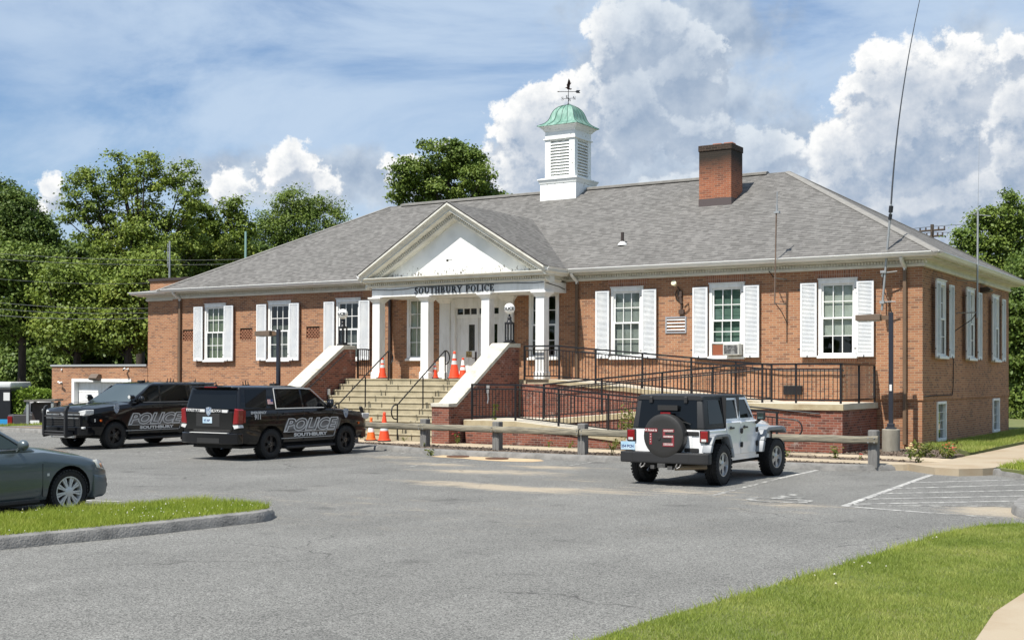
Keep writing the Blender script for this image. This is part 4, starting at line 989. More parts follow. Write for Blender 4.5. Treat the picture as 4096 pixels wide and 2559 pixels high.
m = wall_grid('wall', 1, WY, -39.2, -32.92, -1.1, 2.55, gh, .25, M_brick)
m.quad((-39.2, WY, -1.1), (-39.2, 9, -1.1), (-39.2, 9, 2.55), (-39.2, WY, 2.55)); m.quad((-39.2, WY + .05, 2.5), (-32.92, WY + .05, 2.5), (-32.92, 9, 2.5), (-39.2, 9, 2.5))
m.build('wall', M_brick, gar, fix=False)
MB().box(-39.26, -32.95, WY - .05, WY + .3, 2.55, 2.63).box(-39.26, -38.96, WY + .3, 9, 2.55, 2.63).build('coping', mat('grey_coping', (.33, .34, .34), .6), gar)
MB().box(-37.8, -37.62, WY - .04, WY + .2, -1.0, 2.0).box(-34.08, -33.9, WY - .04, WY + .2, -1.0, 2.0).box(-37.62, -34.08, WY - .04, WY + .2, 1.86, 2.0).build('door_frame', M_paint, gar)
m = MB()
for k in range(6): m.box(-37.62, -34.08, WY + .2, WY + .24, -1.0 + k * .478, -1.0 + k * .478 + .465)
m.build('garage_door', M_paint, gar, bevel=.01)
MB().box(-37.6, -34.0, WY + .25, WY + .27, -1.0, 1.9).build('door_backing', M_trim, gar)
# ------------------------------------------------------------------ entrance steps, cheek walls, ramp and railings
M_step = mat('step_concrete', (.40, .35, .24), .9, col2=(.27, .235, .155), vscale=2.6, bump=.3, bscale=50, thr=(.42, .7), detail=9)
M_slab = mat('slab_concrete', (.56, .52, .43), .85, col2=(.42, .37, .28), vscale=1.4, bump=.25, bscale=50, thr=(.45, .72), detail=9)
M_edge = mat('edge_concrete', (.40, .34, .22), .9, col2=(.27, .20, .11), vscale=2.0, bump=.3, bscale=40, thr=(.45, .7), detail=9)
M_cope = mat('coping_stone', (.53, .505, .43), .85, col2=(.36, .34, .285), vscale=3.4, bump=.35, bscale=30, thr=(.5, .68), detail=10)
LZ = 2.05
GZ = .165
st = empty('entrance_steps', (-16, -3.4, GZ), 'flight of weathered concrete steps between two brick cheek walls with pale sloped copings', 'steps')
m = MB(); n = 10; rise = (LZ - GZ) / n; SX0, SX1 = -19.03, -12.98
for i in range(n):
    z1 = LZ - rise * i; y = -2.1 - .29 * i
    m.box(SX0, SX1, y, y + (.29 if i else 2.08) , GZ - .1, z1 - .045)
    m.box(SX0, SX1, y - .025, y + (.29 if i else 2.08), z1 - .045, z1)
m.box(SX0 - .6, -11.2, -1.45, -.02, GZ - .1, LZ - .0455); m.box(SX1 + .001, -11.2, -1.46, -.021, LZ - .0453, LZ - .001); m.box(-19.6, SX0 - .001, -1.46, -.021, LZ - .0453, LZ - .001)
m.build('step', M_step, st, bevel=.008)
def cheek(x0, x1):
    w = MB().prism([(-1.45, GZ - .2), (-5.02, GZ - .2), (-5.02, 1.22), (-2.12, 3.06), (-1.45, 3.06)], 0, x0 + .04, x1 - .04)
    w.box(x0 + .02, x1 - .02, -5.40, -5.0, GZ - .2, 1.24)
    o = w.build('cheek_wall', M_brickdk, st)
    MB().prism([(-1.43, 3.06), (-1.43, 3.19), (-2.12, 3.195), (-5.03, 1.335), (-5.44, 1.325), (-5.44, 1.225), (-5.02, 1.225), (-2.1, 3.062)], 0, x0, x1).build('coping', M_cope, o, bevel=.008)
    return o
ckr = cheek(-12.96, -12.30); ckl = cheek(-19.70, -19.05)
MB().box(-19.44, -19.40, -2.4, -2.2, 2.0, 2.02)
def stair_rail(x, loop=True, top=True):
    r = .022
    def nose(y): return LZ - rise * (-2.1 - y) / .29
    y0, y1 = -2.2, -4.75
    m = MB(); h = .92
    m.tube((x, y0, LZ - .05), (x, y0, LZ + h), r, 8); m.tube((x, -3.42, nose(-3.42) - .1), (x, -3.42, nose(-3.42) + h), r, 8); m.tube((x, y1, GZ), (x, y1, nose(y1) + h), r, 8)
    pts = []
    for k in range(11): a = R(-90 + 18 * k); pts.append((x, y0 + .02 + .22 * math.cos(a), LZ + h - .22 + .22 * math.sin(a)))
    m.path([(x, y0 + .0, LZ + h - .44)] + pts + [(x, y0 - .02, LZ + h), (x, y1, nose(y1) + h), (x, y1 - .10, nose(y1) + h - .0)] , r, 8)
    lo = nose(y1) + h
    m.path([(x, y1, lo)] + [(x, y1 - .10 - .20 * math.sin(R(18 * k)), lo - .22 + .22 * math.cos(R(18 * k))) for k in range(11)] + [(x, y1, lo - .44)], r, 8)
    return m.build('handrail', M_black, st, smooth=40)
stair_rail(-14.72); stair_rail(-17.06)
m = MB(); xw = -19.0
m.path([(xw + .06, -2.15, 2.93), (xw + .06, -4.9, 1.19)], .02, 8)
for y in (-2.4, -3.6, -4.7): m.tube((xw - .05, y, 2.05 + .72 + (y + 2.4) * .633), (xw + .06, y, 2.05 + .72 + (y + 2.4) * .633), .014, 6)
m.build('handrail', M_black, st, smooth=40)
for x in (-12.28,):
    MB().box(x - .02, x + .03, -3.45, -3.33, 1.62, 1.86).path([(x + .01, -3.4, 1.62), (x + .012, -3.38, 1.45), (x + .012, -3.42, 1.3)], .02, 6).build('outlet_box', M_camw, ckr)
MB().box(-19.045, -19.0, -3.0, -2.9, 1.5, 1.7).build('outlet_box', M_camw, ckl)

ramp = empty('access_ramp', (-7, -2.4, .13), 'switchback concrete access ramp on dark red brick walls with black metal railings', 'ramp')
Y1a, Y1b = -1.60, -.03           # upper run
Y2a, Y2b = -3.17, -1.74          # middle run
Y3a, Y3b = -4.75, -3.32          # lower run
XA, XB, XC, XD, XE = -12.25, -10.9, -4.0, -1.22, -10.45
ZA, ZB, ZC, ZD = LZ, 1.43, .84, .16
def slab(pts_top, y0, y1, t, material, name):
    """deck with a profile (x, z) extruded from y0 to y1"""
    p = [(x, z) for x, z in pts_top] + [(x, z - t) for x, z in reversed(pts_top)]
    return MB().prism(p, 1, y0, y1).build(name, material, ramp, bevel=.012)
d1 = slab([(-11.15, ZA - .001), (XB, ZA - .001), (XC, ZB), (XC + .05, ZB)], Y1a, Y1b, .15, M_slab, 'upper_deck')
d2 = slab([(XC + .051, ZB + .0005), (XD, ZB + .0005)], -3.24, Y1b, .17, M_slab, 'turning_landing')
d3 = slab([(XE, ZC), (XC + .05, ZB)], Y2a, Y2b, .17, M_slab, 'middle_deck')
d4 = slab([(-12.24, ZC + .001), (XE - .001, ZC + .001)], Y3a, Y1a - .02, .20, M_slab, 'lower_landing')
d5 = slab([(XE, ZC - .001), (-2.75, ZD)], Y3a, Y3b, .20, M_slab, 'lower_deck')
# darker weathered edges of the decks, each set 3 mm proud
def edge(pts, y, t, lo=.012):
    p = [(x, z - lo) for x, z in pts] + [(x, z - t - .003) for x, z in reversed(pts)]
    return MB().prism(p, 1, y - .003, y + .04).build('deck_edge', M_edge, ramp)
edge([(-11.15, ZA), (XB, ZA), (XC + .05, ZB)], Y1a, .15); edge([(XE, ZC), (XC + .04, ZB)], Y2a, .17); edge([(XC + .06, ZB), (XD + .0, ZB)], -3.24, .17); edge([(-12.24, ZC), (XE, ZC), (-3.2, .20)], Y3a, .20)
def base(pts, y0, y1, name='retaining_wall'):
    p = [(pts[0][0], -.1)] + [(x, z) for x, z in pts] + [(pts[-1][0], -.1)]
    return MB().prism(p, 1, y0, y1).build(name, M_brickdk, ramp)
base([(-12.22, ZA - .152), (XB, ZA - .152), (XC, ZB - .152)], Y1a + .05, -.04)
base([(XC + .002, ZB - .168), (XD - .04, ZB - .168)], -3.19, -.041)
base([(XE, ZC - .171), (XC, ZB - .171)], Y2a + .04, Y2b - .01)
base([(-12.2, ZC - .203), (XE - .002, ZC - .203)], Y3a + .04, Y1a)
base([(XE, ZC - .204), (-3.4, .0)], Y3a + .04, Y3b - .04)
def railing(pts, ppos, h=1.05, second=True, name='railing', gap=.115, low=.10):
    """pts: polyline of floor points; ppos: distances along it where posts stand"""
    P = [Vector(p) for p in pts]; cum = [0]
    for a, b in zip(P, P[1:]): cum.append(cum[-1] + (Vector((b.x - a.x, b.y - a.y))).length)
    def at_d(d):
        d = max(0, min(cum[-1], d))
        for i in range(len(P) - 1):
            if d <= cum[i + 1] + 1e-9: return P[i].lerp(P[i + 1], (d - cum[i]) / (cum[i + 1] - cum[i]))
        return P[-1]
    m = MB(); up = Vector((0, 0, 1))
    def bar(z, r):
        q = [p + up * z for p in P]
        for a, b in zip(q, q[1:]):
            d = (b - a).normalized(); s = d.cross(up).normalized(); t = s.cross(d)
            m.rings([[e + s * r * i + t * r * j for i, j in ((-1, -1), (1, -1), (1, 1), (-1, 1))] for e in (a, b)])
    bar(h, .024); bar(low, .018)
    if second: bar(h - .13, .016)
    d = gap / 2
    while d < cum[-1]:
        p = at_d(d); m.box(p.x - .0085, p.x + .0085, p.y - .0085, p.y + .0085, p.z + low, p.z + h - (.13 if second else 0)); d += gap
    o = m.build(name, M_black, ramp)
    for d in ppos:
        p = at_d(d); MB().box(p.x - .024, p.x + .024, p.y - .024, p.y + .024, p.z - .03, p.z + h - .001).build('post', M_black, o)
    return o
def zr1(x): return ZA if x < XB else ZA + (ZB - ZA) * (x - XB) / (XC - XB)
railing([(-12.10, Y1a + .05, ZA), (XB, Y1a + .05, ZA), (XC + .2, Y1a + .05, ZB)], [.02, 1.3, 2.6, 4.2, 5.8, 7.2, 8.28])
railing([(XE, Y2a + .06, ZC), (XC, Y2a + .06, ZB), (XD - .08, Y2a + .06, ZB)], [.02, 2.0, 3.95, 5.5, 6.95, 7.9, 9.12])
railing([(XD - .08, Y2a + .06, ZB), (XD - .08, -.12, ZB)], [1.5, 3.0], gap=.112, second=False)
railing([(-12.0, Y3a + .06, ZC), (XE, Y3a + .06, ZC), (-2.45, Y3a + .06, ZD)], [.02, 1.55, 3.0, 4.6, 6.3, 7.9, 9.5])
# tubular handrails on the walls and the looped end of the lower railing
m = MB(); r = .02
m.path([(-2.45, Y3a + .06, .16 + .92), (-2.05, Y3a + .06, .16 + .88)] + [(-2.05 + .22 * math.sin(R(15 * k)), Y3a + .06, .16 + .66 + .22 * math.cos(R(15 * k))) for k in range(1, 13)] + [(-2.45, Y3a + .06, .16 + .44)], r, 8)
m.build('rail_loop', M_black, ramp, smooth=40)
m = MB(); m.path([(-4.2, -3.24, 1.36), (-1.85, -3.24, 1.16)], r, 8)
for x in (-3.6, -2.15): m.tube((x, -3.24, 1.16 - (x + 1.85) * .085), (x, -3.15, 1.13 - (x + 1.85) * .085), .012, 6); m.tube((x, -3.155, 1.13 - (x + 1.85) * .085), (x, -3.13, 1.13 - (x + 1.85) * .085), .045, 10)
m.build('wall_handrail', M_black, ramp, smooth=40)
m = MB(); m.path([(-10.8, -.10, LZ + .9), (XC, -.10, ZB + .9), (-2.2, -.10, ZB + .9)], r, 8)
x = -10.4
while x < -2.1: z = zr1(x) if x < XC else ZB; m.tube((x, -.10, z + .9), (x, -.0, z + .87), .012, 6); x += 1.35
m.build('wall_handrail', M_black, ramp, smooth=40)
m = MB(); m.path([(-10.6, Y2b + .07, ZC + .92), (XC - .1, Y2b + .07, ZB + .91)], r, 8)
m.build('wall_handrail', M_black, ramp, smooth=40)
# railing at the left end of the porch
def porch_rail():
    m = MB(); x = -19.02; y0, y1 = -1.40, -.12
    m.box(x - .024, x + .024, y0, y1, LZ + 1.0, LZ + 1.045); m.box(x - .018, x + .018, y0, y1, LZ + .10, LZ + .135)
    y = y0
    while y < y1: m.box(x - .0085, x + .0085, y, y + .017, LZ + .1, LZ + 1.0); y += .115
    for y in (y0, y1): m.box(x - .026, x + .026, y - .026, y + .026, LZ - .05, LZ + 1.05)
    return m.build('railing', M_black, st)
porch_rail()
m = MB()
for i in range(n):
    z1 = LZ - rise * i; y = -2.1 - .29 * i
    for x in (-18.1 + (i % 2) * .0 - .35 * (i % 3), -16.2 - .30 * (i % 3), -14.2 - .28 * (i % 3)): m.box(x, x + .012, y - .027, y + .05, z1 - rise + .002, z1 + .0015)
m.build('step_joint', mat('joint_dark', (.10, .085, .06), .95), st)

# ------------------------------------------------------------------ globe lamps on the cheek walls
M_globe = mat('white_globe', (.86, .86, .84), .25, var=.05, vscale=3)
def globe_lamp(loc, label, rz):
    o = empty('globe_lamp', loc, label, 'lamp', 'globe lamps on the cheek walls', rz=rz)
    MB().box(-.15, .15, -.15, .15, 0, .055).box(-.12, .12, -.12, .12, .055, .085).build('base', M_black, o, local=True, bevel=.012)
    m = MB()
    for a in (-1, 1):
        for b in (-1, 1): m.box(a * .095 - .022, a * .095 + .022, b * .095 - .022, b * .095 + .022, .08, .62)
    m.box(-.12, .12, -.12, .12, .60, .66); m.box(-.12, .12, -.12, .12, .085, .10)
    m.build('cage', M_black, o, local=True, bevel=.006)
    m = MB().lathe([(.11, .66), (.075, .70), (.06, .76), (.07, .80), (.055, .82), (.03, .86), (.03, .93), (.075, .95), (.08, .965), (.0, .965)], n=16)
    m.build('neck', M_black, o, local=True, smooth=40)
    g = MB().sphere((0, 0, 1.095), .175, 16).build('globe', M_globe, o, local=True, smooth=60)
    t = text_mb('POLICE', .135, 0, 0, .006); x0, x1 = extent(t, 0); r = .1795; vs = []
    # refine then wrap the word round the globe's front
    bm = bmesh.new(); me = bpy.data.meshes.new('t'); me.from_pydata(t.v, [], t.f); bm.from_mesh(me)
    bmesh.ops.triangulate(bm, faces=bm.faces); bmesh.ops.subdivide_edges(bm, edges=bm.edges, cuts=2, use_grid_fill=True)
    w = MB(); idx = {v: i for i, v in enumerate(bm.verts)}
    for v in bm.verts:
        a = (v.co.x - (x0 + x1) / 2) * 1.05 / r; b = (v.co.y - .045) / r
        vs.append((r * math.cos(b) * math.sin(a), -r * math.cos(b) * math.cos(a), 1.095 + r * math.sin(b)))
    w.add(vs, [tuple(idx[v] for v in f.verts) for f in bm.faces]); bm.free(); bpy.data.meshes.remove(me)
    w.build('lettering', M_letter, g, local=True, fix=False)
    return o
globe_lamp((-12.40, -1.95, 3.195), 'white POLICE globe lamp on the right cheek wall beside the ramp railing', R(8))
globe_lamp((-19.25, -1.95, 3.195), 'white POLICE globe lamp on the left cheek wall near the third window', R(-10))

# ------------------------------------------------------------------ timber guard rail along the kerb
M_wood = mat('weathered_timber', (.29, .262, .195), .9, col2=(.115, .105, .082), vscale=3.5, stretch=(.45, 3, 10), thr=(.38, .60), bump=.35, bscale=9, detail=9)
M_woodp = mat('grey_post_timber', (.20, .195, .185), .92, col2=(.09, .088, .085), vscale=4.5, stretch=(7, 7, .6), thr=(.35, .7), bump=.4, bscale=9, detail=9)
gf = empty('guard_rail', (-7, -7.3, .13), 'low weathered timber guard rail on square posts along the kerb', 'guard rail')
FP = [(-14.9, -6.65), (-12.05, -6.95), (-9.45, -7.2), (-6.65, -7.5), (-3.0, -7.4), (.70, -7.12)]
for i, (x, y) in enumerate(FP):
    o = MB().box(x - .11, x + .11, y - .11, y + .11, .05, .91 + .015 * (i % 2)).build('post', M_woodp, gf, bevel=.025, bseg=2)
for (a, b) in zip(FP, FP[1:]):
    a, b = Vector((*a, 0)), Vector((*b, 0)); d = (b - a).normalized(); nrm = Vector((d.y, -d.x, 0)) * .115
    L = (b - a).length; segs = 10; rg = []
    e0, e1 = (-.10 if a.x < -14 else .005), (.13 if b.x > 0 else -.005)
    for k in range(segs + 1):
        t = e0 + (L + e1 - e0) * k / segs; p = a + d * t + nrm; jz = .006 * math.sin(k * 1.7 + a.x); hz = .088 + .006 * math.sin(k * 2.3 + a.x * 3)
        o_ = Vector((d.y, -d.x, 0))
        rg.append([(p + o_ * u + Vector((0, 0, .70 + jz + w))) for u, w in ((0, -hz), (.085, -hz + .012), (.10, -hz + .035), (.10, hz - .035), (.085, hz - .01), (0, hz))])
    MB().rings(rg).build('rail', M_wood, gf, smooth=50)
m = MB()
for x, y in FP:
    for dx in (-.07, .07):
        for dz in (.65, .75):
            m.lathe([(.016, y - .222), (.016, y - .20)], (0, 0, 0), 8) if False else m.tube((x + dx, y - .224, dz), (x + dx, y - .19, dz), .015, 8)
m.build('bolt', M_steel, gf)

# ------------------------------------------------------------------ area light poles
M_bronze = mat('bronze_head', (.145, .105, .075), .5, var=.15, vscale=3)
M_bluebl = mat('dark_pole', (.022, .025, .036), .4, var=.2, vscale=2)
def light_pole(loc, zp, label, rz, baseh, head):
    o = empty('light_pole', loc, label, 'light pole', 'square light poles with box heads', rz=rz)
    if baseh: MB().lathe([(.235, -.2), (.235, baseh - .02), (.215, baseh), (.0, baseh)], n=28).build('concrete_base', M_slabgrey, o, local=True, smooth=40)
    MB().box(-.13, .13, -.13, .13, baseh, baseh + .05).box(-.09, .09, -.09, .09, baseh + .05, baseh + .15).build('base_plate', M_bluebl, o, local=True, bevel=.01)
    MB().box(-.057, .057, -.057, .057, baseh + .05, zp).build('pole', M_bluebl, o, local=True, bevel=.008)
    MB().box(-.26, -.0575, -.04, .04, zp - .20, zp - .08).build('arm', M_brown, o, local=True)
    h = MB().prism([(-.26, zp - .22), (-.26, zp - .05), (-.30, zp - .04), (-head, zp - .06), (-head, zp - .215)], 1, -.17, .17).build('lamp_head', M_bronze, o, local=True, bevel=.012)
    MB().box(-head + .05, -.33, -.13, .13, zp - .235, zp - .2151).build('lens', mat('lens_plastic', (.5, .5, .46), .3), h, local=True)
    return o
M_slabgrey = mat('grey_concrete', (.30, .28, .235), .9, col2=(.20, .185, .15), vscale=3, stretch=(1, 1, .4), bump=.3, bscale=50)
p = light_pole((-.46, -1.5, .22), 3.67, 'dark square light pole on a concrete drum base beside the right end window', R(6), .52, .92)
MB().box(-.03, .03, -.0605, -.058, 1.55, 1.72).build('pole_label', M_camw, bpy.data.objects[[c.name for c in kids(p) if c.name.startswith('pole')][0]], local=True)
light_pole((-20.35, -4.0, .14), 3.57, 'dark square light pole rising behind the second parked police truck from the left', R(4), .0, .90)

# ------------------------------------------------------------------ traffic cones
M_or = mat('cone_orange', (.80, .075, .022), .45, var=.12, vscale=4)
M_or2 = mat('faded_orange', (.85, .17, .03), .5, var=.15, vscale=4)
M_refl = mat('cone_band', (.62, .63, .62), .35, var=.15, vscale=8)
M_wht = mat('white_band', (.85, .80, .78), .4)
M_rub = mat('black_rubber', (.015, .015, .015), .75)
def cone(loc, h, label, body=None, band=None, bands=((.52, .66), (.74, .90))):
    o = empty('traffic_cone', loc, label, 'traffic cone', 'traffic cones on and below the steps', rz=R(rnd.uniform(0, 90)))
    r0, r1 = .15 * h / .75, .026
    def rr(t): return r0 + (r1 - r0) * t
    MB().prism([(-.19, -.17), (-.17, -.19), (.17, -.19), (.19, -.17), (.19, .17), (.17, .19), (-.17, .19), (-.19, .17)], 2, .0, .035).build('base', M_rub, o, local=True, bevel=.008)
    MB().lathe([(r0 + .02, .035), (r0 + .012, .06), (rr(.06), .07), (rr(.9), h * .9), (rr(.93) + .012, h * .905), (rr(.95) + .012, h * .97), (r1 * .8, h), (.004, h)], n=24).build('body', body or M_or, o, local=True, smooth=40)
    for a, b in bands:
        MB().lathe([(rr(a) + .003, h * a), (rr(b) + .003, h * b)], n=24, cap=False).build('band', band or M_refl, o, local=True, smooth=60)
    return o
cone((-17.66, -1.75, LZ), .72, 'orange traffic cone with two grey bands at the foot of the leftmost porch column')
cone((-15.12, -1.1, LZ), .93, 'tallest orange traffic cone with grey bands standing before the front door')
cone((-14.84, -1.0, LZ), .71, 'shorter orange traffic cone with white bands right of the tall one by the door', None, M_wht, ((.42, .56), (.64, .90)))
cone((-15.99, -1.02, LZ), .60, 'orange traffic cone mostly hidden behind the second porch column')
cone((-15.31, -5.3, .142), .72, 'faded orange traffic cone with a white band at the left below the steps', M_or2, M_wht, ((.38, .80),))
cone((-14.76, -5.35, .142), .90, 'tall orange traffic cone with a grey band below the steps beside the handrail', None, M_refl, ((.36, .60),))

# ------------------------------------------------------------------ things fixed to the walls
def camera_(loc, rz, label, mount='wall'):
    o = empty('security_camera', loc, label, 'security camera', 'security cameras on the walls', rz=rz)
    MB().tube((0, .02, 0), (0, -.02, 0), .05, 12).path([(0, -.02, 0), (0, -.10, .0), (0, -.13, .02)], .018, 8).build('bracket', M_camw, o, local=True)
    b = MB().tube((-.05, -.14, .03), (.20, -.19, -.03), .043, 12).build('housing', M_camw, o, local=True, smooth=40)
    MB().tube((.2, -.19, -.03), (.215, -.193, -.034), .036, 12).build('lens', M_rub, b, local=True)
    return o
camera_((-1.10, -.02, 5.02), R(180 + 20), 'white bullet security camera above the rightmost front window') .scale = (1, 1, 1)
camera_((-38.5, 1.45, 2.40), R(160), 'white bullet security camera at the top left corner of the garage')
camera_((-34.1, 1.45, 2.42), R(-40), 'white security camera above the right side of the garage door')
camera_((-38.5, 1.45, 1.82), R(0), 'small white security camera lower on the left edge of the garage')
o = empty('security_camera', (-14.92, PY + .01, 5.98), 'small dark camera on a stalk on the white pediment', 'security camera', 'security cameras on the walls')
MB().tube((0, .02, 0), (0, -.12, 0), .018, 8).tube((0, -.12, -.05), (0, -.12, .11), .02, 8).build('bracket', M_camw, o); MB().sphere((-15.12, PY - .12, 5.99), .045, 7).tube((-15.10, PY - .12, 5.99), (-14.92, PY - .12, 5.99), .012, 6).build('housing', M_black, o, smooth=50)
# small floodlight above the louvre with its junction boxes and cable
o = empty('floodlight', (-7.45, -.02, 4.99), 'old round floodlight with hanging junction boxes above the wall louvre', 'floodlight')
MB().lathe([(.03, .0), (.07, -.03), (.085, -.14), (.07, -.15), (.0, -.145)], (0, 0, 0), 16, axis=1).xform(Matrix.Translation((-7.47, -.14, 4.99)) @ Matrix.Rotation(R(-20), 4, 'X')).build('lamp', mat('old_glass', (.72, .68, .48), .3), o, smooth=40)
MB().tube((-7.40, -.13, 4.93), (-7.36, -.03, 4.80), .03, 8).box(-7.42, -7.28, -.09, 0, 4.62, 4.80).tube((-7.34, -.05, 4.62), (-7.31, -.05, 4.40), .05, 8).tube((-7.31, -.05, 4.22), (-7.31, -.05, 4.40), .03, 8).box(-7.39, -7.22, -.08, 0, 4.08, 4.22).build('bracket', mat('rusty_fitting', (.10, .065, .05), .7, .2, var=.5, vscale=12), o)
MB().path([(-7.44, -.05, 4.85), (-7.52, -.03, 4.7), (-7.5, -.02, 4.55), (-7.36, -.03, 4.45)], .012, 6).path([(-7.22, -.02, 4.3), (-7.08, -.02, 4.42), (-7.06, -.02, 4.2), (-7.2, -.03, 4.12)], .012, 6).build('cable', M_rub, o)
o = empty('floodlight', (.02, 7.6, 5.02), 'dark shoebox floodlight on the right side wall under the eaves', 'floodlight')
MB().prism([(.0, 5.10), (.0, 4.94), (.30, 4.98), (.34, 5.04), (.22, 5.13)], 1, 7.35, 7.85).build('housing', M_dkbrown, o, bevel=.01)
o = empty('wall_light', (-36.1, 1.46, 2.05), 'dark metal wall pack light above the garage door', 'light')
MB().prism([(1.47, 2.20), (1.47, 1.92), (1.22, 1.95), (1.16, 2.03), (1.32, 2.22)], 0, -36.36, -35.84).build('housing', M_bronze, o, bevel=.01); MB().quad((-36.3, 1.215, 1.945), (-35.9, 1.215, 1.945), (-35.9, 1.44, 1.915), (-36.3, 1.44, 1.915)).build('lens', M_rub, o)
# window air conditioner
o = empty('air_conditioner', (-5.52, -.1, 2.79), 'boxy white window air conditioner under the raised sash of the middle right window', 'air conditioner')
ac = MB().box(-5.78, -5.27, -.42, .05, 2.79, 3.13).build('case', mat('ac_case', (.62, .61, .56), .5, var=.15, vscale=3), o, bevel=.015)
MB().box(-5.745, -5.305, -.4245, -.4205, 2.825, 3.095).build('grille', mat('ac_grille', (.06, .06, .06), .7, col2=(.22, .22, .21), vscale=9, thr=(.45, .6)), ac)
MB().box(-6.28, -5.79, -.02, .0, 2.80, 3.12).build('filler_board', mat('brown_board', (.24, .07, .03), .7), o)
# aerials
def aerial(name, label, segs, brackets, group='radio aerials fixed to the walls'):
    o = empty(name, segs[0][0], label, 'aerial', group)
    for i, (a, b, r1, r2, mm) in enumerate(segs): MB().tube(a, b, r1, 8, r2).build(('mast', 'whip', 'collar')[min(i, 2)], mm, o)
    m = MB()
    for a, b in brackets: m.tube(a, b, .018, 6)
    if brackets: m.build('bracket', M_steel, o)
    return o
def lp(a, b, n=14, r0=.02, r1=.006, bend=(0, 0)):
    pts = []; rs = []
    for i in range(n + 1):
        t = i / n; p = Vector(a).lerp(Vector(b), t) + Vector((bend[0] * t * t, 0, 0)) ; pts.append(p); rs.append(r0 + (r1 - r0) * t)
    return pts, rs
a = empty('aerial', (-1.03, -.35, 4.0), 'very tall leaning whip aerial clamped beside the rightmost front window', 'aerial', 'radio aerials fixed to the walls')
MB().tube((-1.03, -.35, 4.01), (-.775, -.35, 6.98), .032, 10).build('mast', M_steel, a, smooth=50)
pts, rs = lp((-.775, -.35, 6.98), (-.12, -.35, 13.4), 14, .026, .008, (.32, 0)); pts = [p - Vector((.12 * (1 - (1 - 2 * i / 14) ** 2) * .6, 0, 0)) for i, p in enumerate(pts)]
MB().path(pts, rs, 8).build('whip', mat('dark_whip', (.06, .065, .075), .4), a, smooth=60)
MB().tube((-.79, -.35, 6.75), (-.772, -.35, 6.93), .06, 10).tube((-.81, -.35, 6.55), (-.79, -.35, 6.7), .05, 10).build('coupler', M_black, a)
MB().tube((-1.03, -.35, 5.10), (-.93, .0, 5.10), .018, 6).tube((-1.0, -.37, 5.06), (-.62, -.30, 5.1), .016, 6).tube((-1.06, -.36, 4.22), (-1.0, .0, 4.25), .02, 6).tube((-1.06, -.37, 4.25), (-.66, -.30, 4.25), .018, 6).box(-1.06, -.90, -.42, -.28, 5.06, 5.13).box(-1.08, -.95, -.42, -.28, 4.2, 4.28).build('bracket', M_steel, a)
MB().path([(-.97, -.36, 5.1), (-1.02, -.34, 4.8), (-1.0, -.3, 4.6), (-.9, -.2, 4.3), (-.82, -.03, 3.9)], .012, 6).build('cable', M_rub, a)
a = empty('aerial', (-4.05, -.70, 4.26), 'thin rusty aerial mast passing the gutter left of the rightmost front window', 'aerial', 'radio aerials fixed to the walls')
MB().tube((-4.05, -.70, 4.26), (-4.0, -.70, 6.95), .022, 8).build('mast', mat('rusty_mast', (.21, .15, .115), .7, .3, var=.4, vscale=5), a, smooth=50)
MB().tube((-3.985, -.70, 6.95), (-3.975, -.70, 7.53), .016, 8).build('whip', M_steel, a); MB().box(-4.06, -3.9, -.76, -.64, 6.90, 6.96).tube((-3.985, -.70, 6.95), (-3.985, -.7, 7.15), .03, 8).build('clamp', M_steel, a)
MB().tube((-4.05, -.70, 5.02), (-3.95, 0, 5.02), .018, 6).tube((-4.05, -.70, 4.28), (-3.95, 0, 4.28), .018, 6).build('bracket', M_steel, a)
MB().path([(-4.05, -.68, 4.3), (-3.98, -.3, 4.05), (-3.9, -.02, 3.7)], .012, 6).path([(-4.03, -.68, 5.4), (-4.10, -.5, 5.08), (-4.3, -.12, 5.1), (-4.45, -.1, 5.28)], .014, 6).build('cable', M_rub, a)
a = empty('aerial', (.6, 4.08, 4.0), 'grey side wall aerial mast with a fine whip right of the corner', 'aerial', 'radio aerials fixed to the walls')
MB().tube((.6, 4.08, 3.95), (.6, 4.2, 7.2), .03, 8).build('mast', M_steel, a, smooth=50); MB().path(*lp((.6, 4.2, 7.2), (.6, 4.40, 9.5), 6, .009, .003), 6).build('whip', M_steel, a)
MB().tube((.0, 4.1, 5.12), (.62, 4.1, 5.08), .018, 6).tube((.0, 4.08, 4.12), (.62, 4.08, 4.12), .018, 6).tube((.3, 4.1, 7.15), (.95, 4.3, 7.05), .012, 6).tube((.5, 4.0, 7.1), (.6, 4.4, 7.3), .012, 6).build('bracket', M_steel, a)
MB().path([(.58, 4.05, 4.1), (.45, 4.05, 3.9), (.05, 3.6, 3.55), (.03, 3.55, 3.2), (.03, 3.5, 1.9), (.05, 3.3, 1.62), (.04, 1.0, 1.62), (.05, .05, 1.6)], .014, 6).build('cable', M_rub, a)
LX, LY = -34.9, 4.5
a = empty('aerial', (LX, LY, 6.4), 'short grey lattice aerial standing on the raised brick block of the left wing', 'aerial', 'radio aerials fixed to the walls')
MB().tube((LX, LY, 6.49), (LX, LY, 8.30), .04, 8).build('mast', M_steel, a)
m = MB()
for k in range(4): m.tube((LX - .13, LY, 7.25 + k * .25), (LX - .13, LY, 7.42 + k * .25), .014, 6); m.tube((LX - .13, LY, 7.3 + k * .25), (LX, LY, 7.3 + k * .25), .012, 6)
m.tube((LX - .13, LY, 7.1), (LX - .13, LY, 8.2), .012, 6); m.build('dipole', M_steel, a)
GX, GY = -35.5, 10.0
a = empty('aerial', (GX, GY, -1.0), 'pale green tubular aerial standing behind the left slope of the roof', 'aerial', 'radio aerials fixed to the walls')
M_pg = mat('pale_green', (.22, .36, .32), .5)
MB().tube((GX, GY, -1.0), (GX, GY, 9.33), .055, 8).build('mast', M_pg, a)
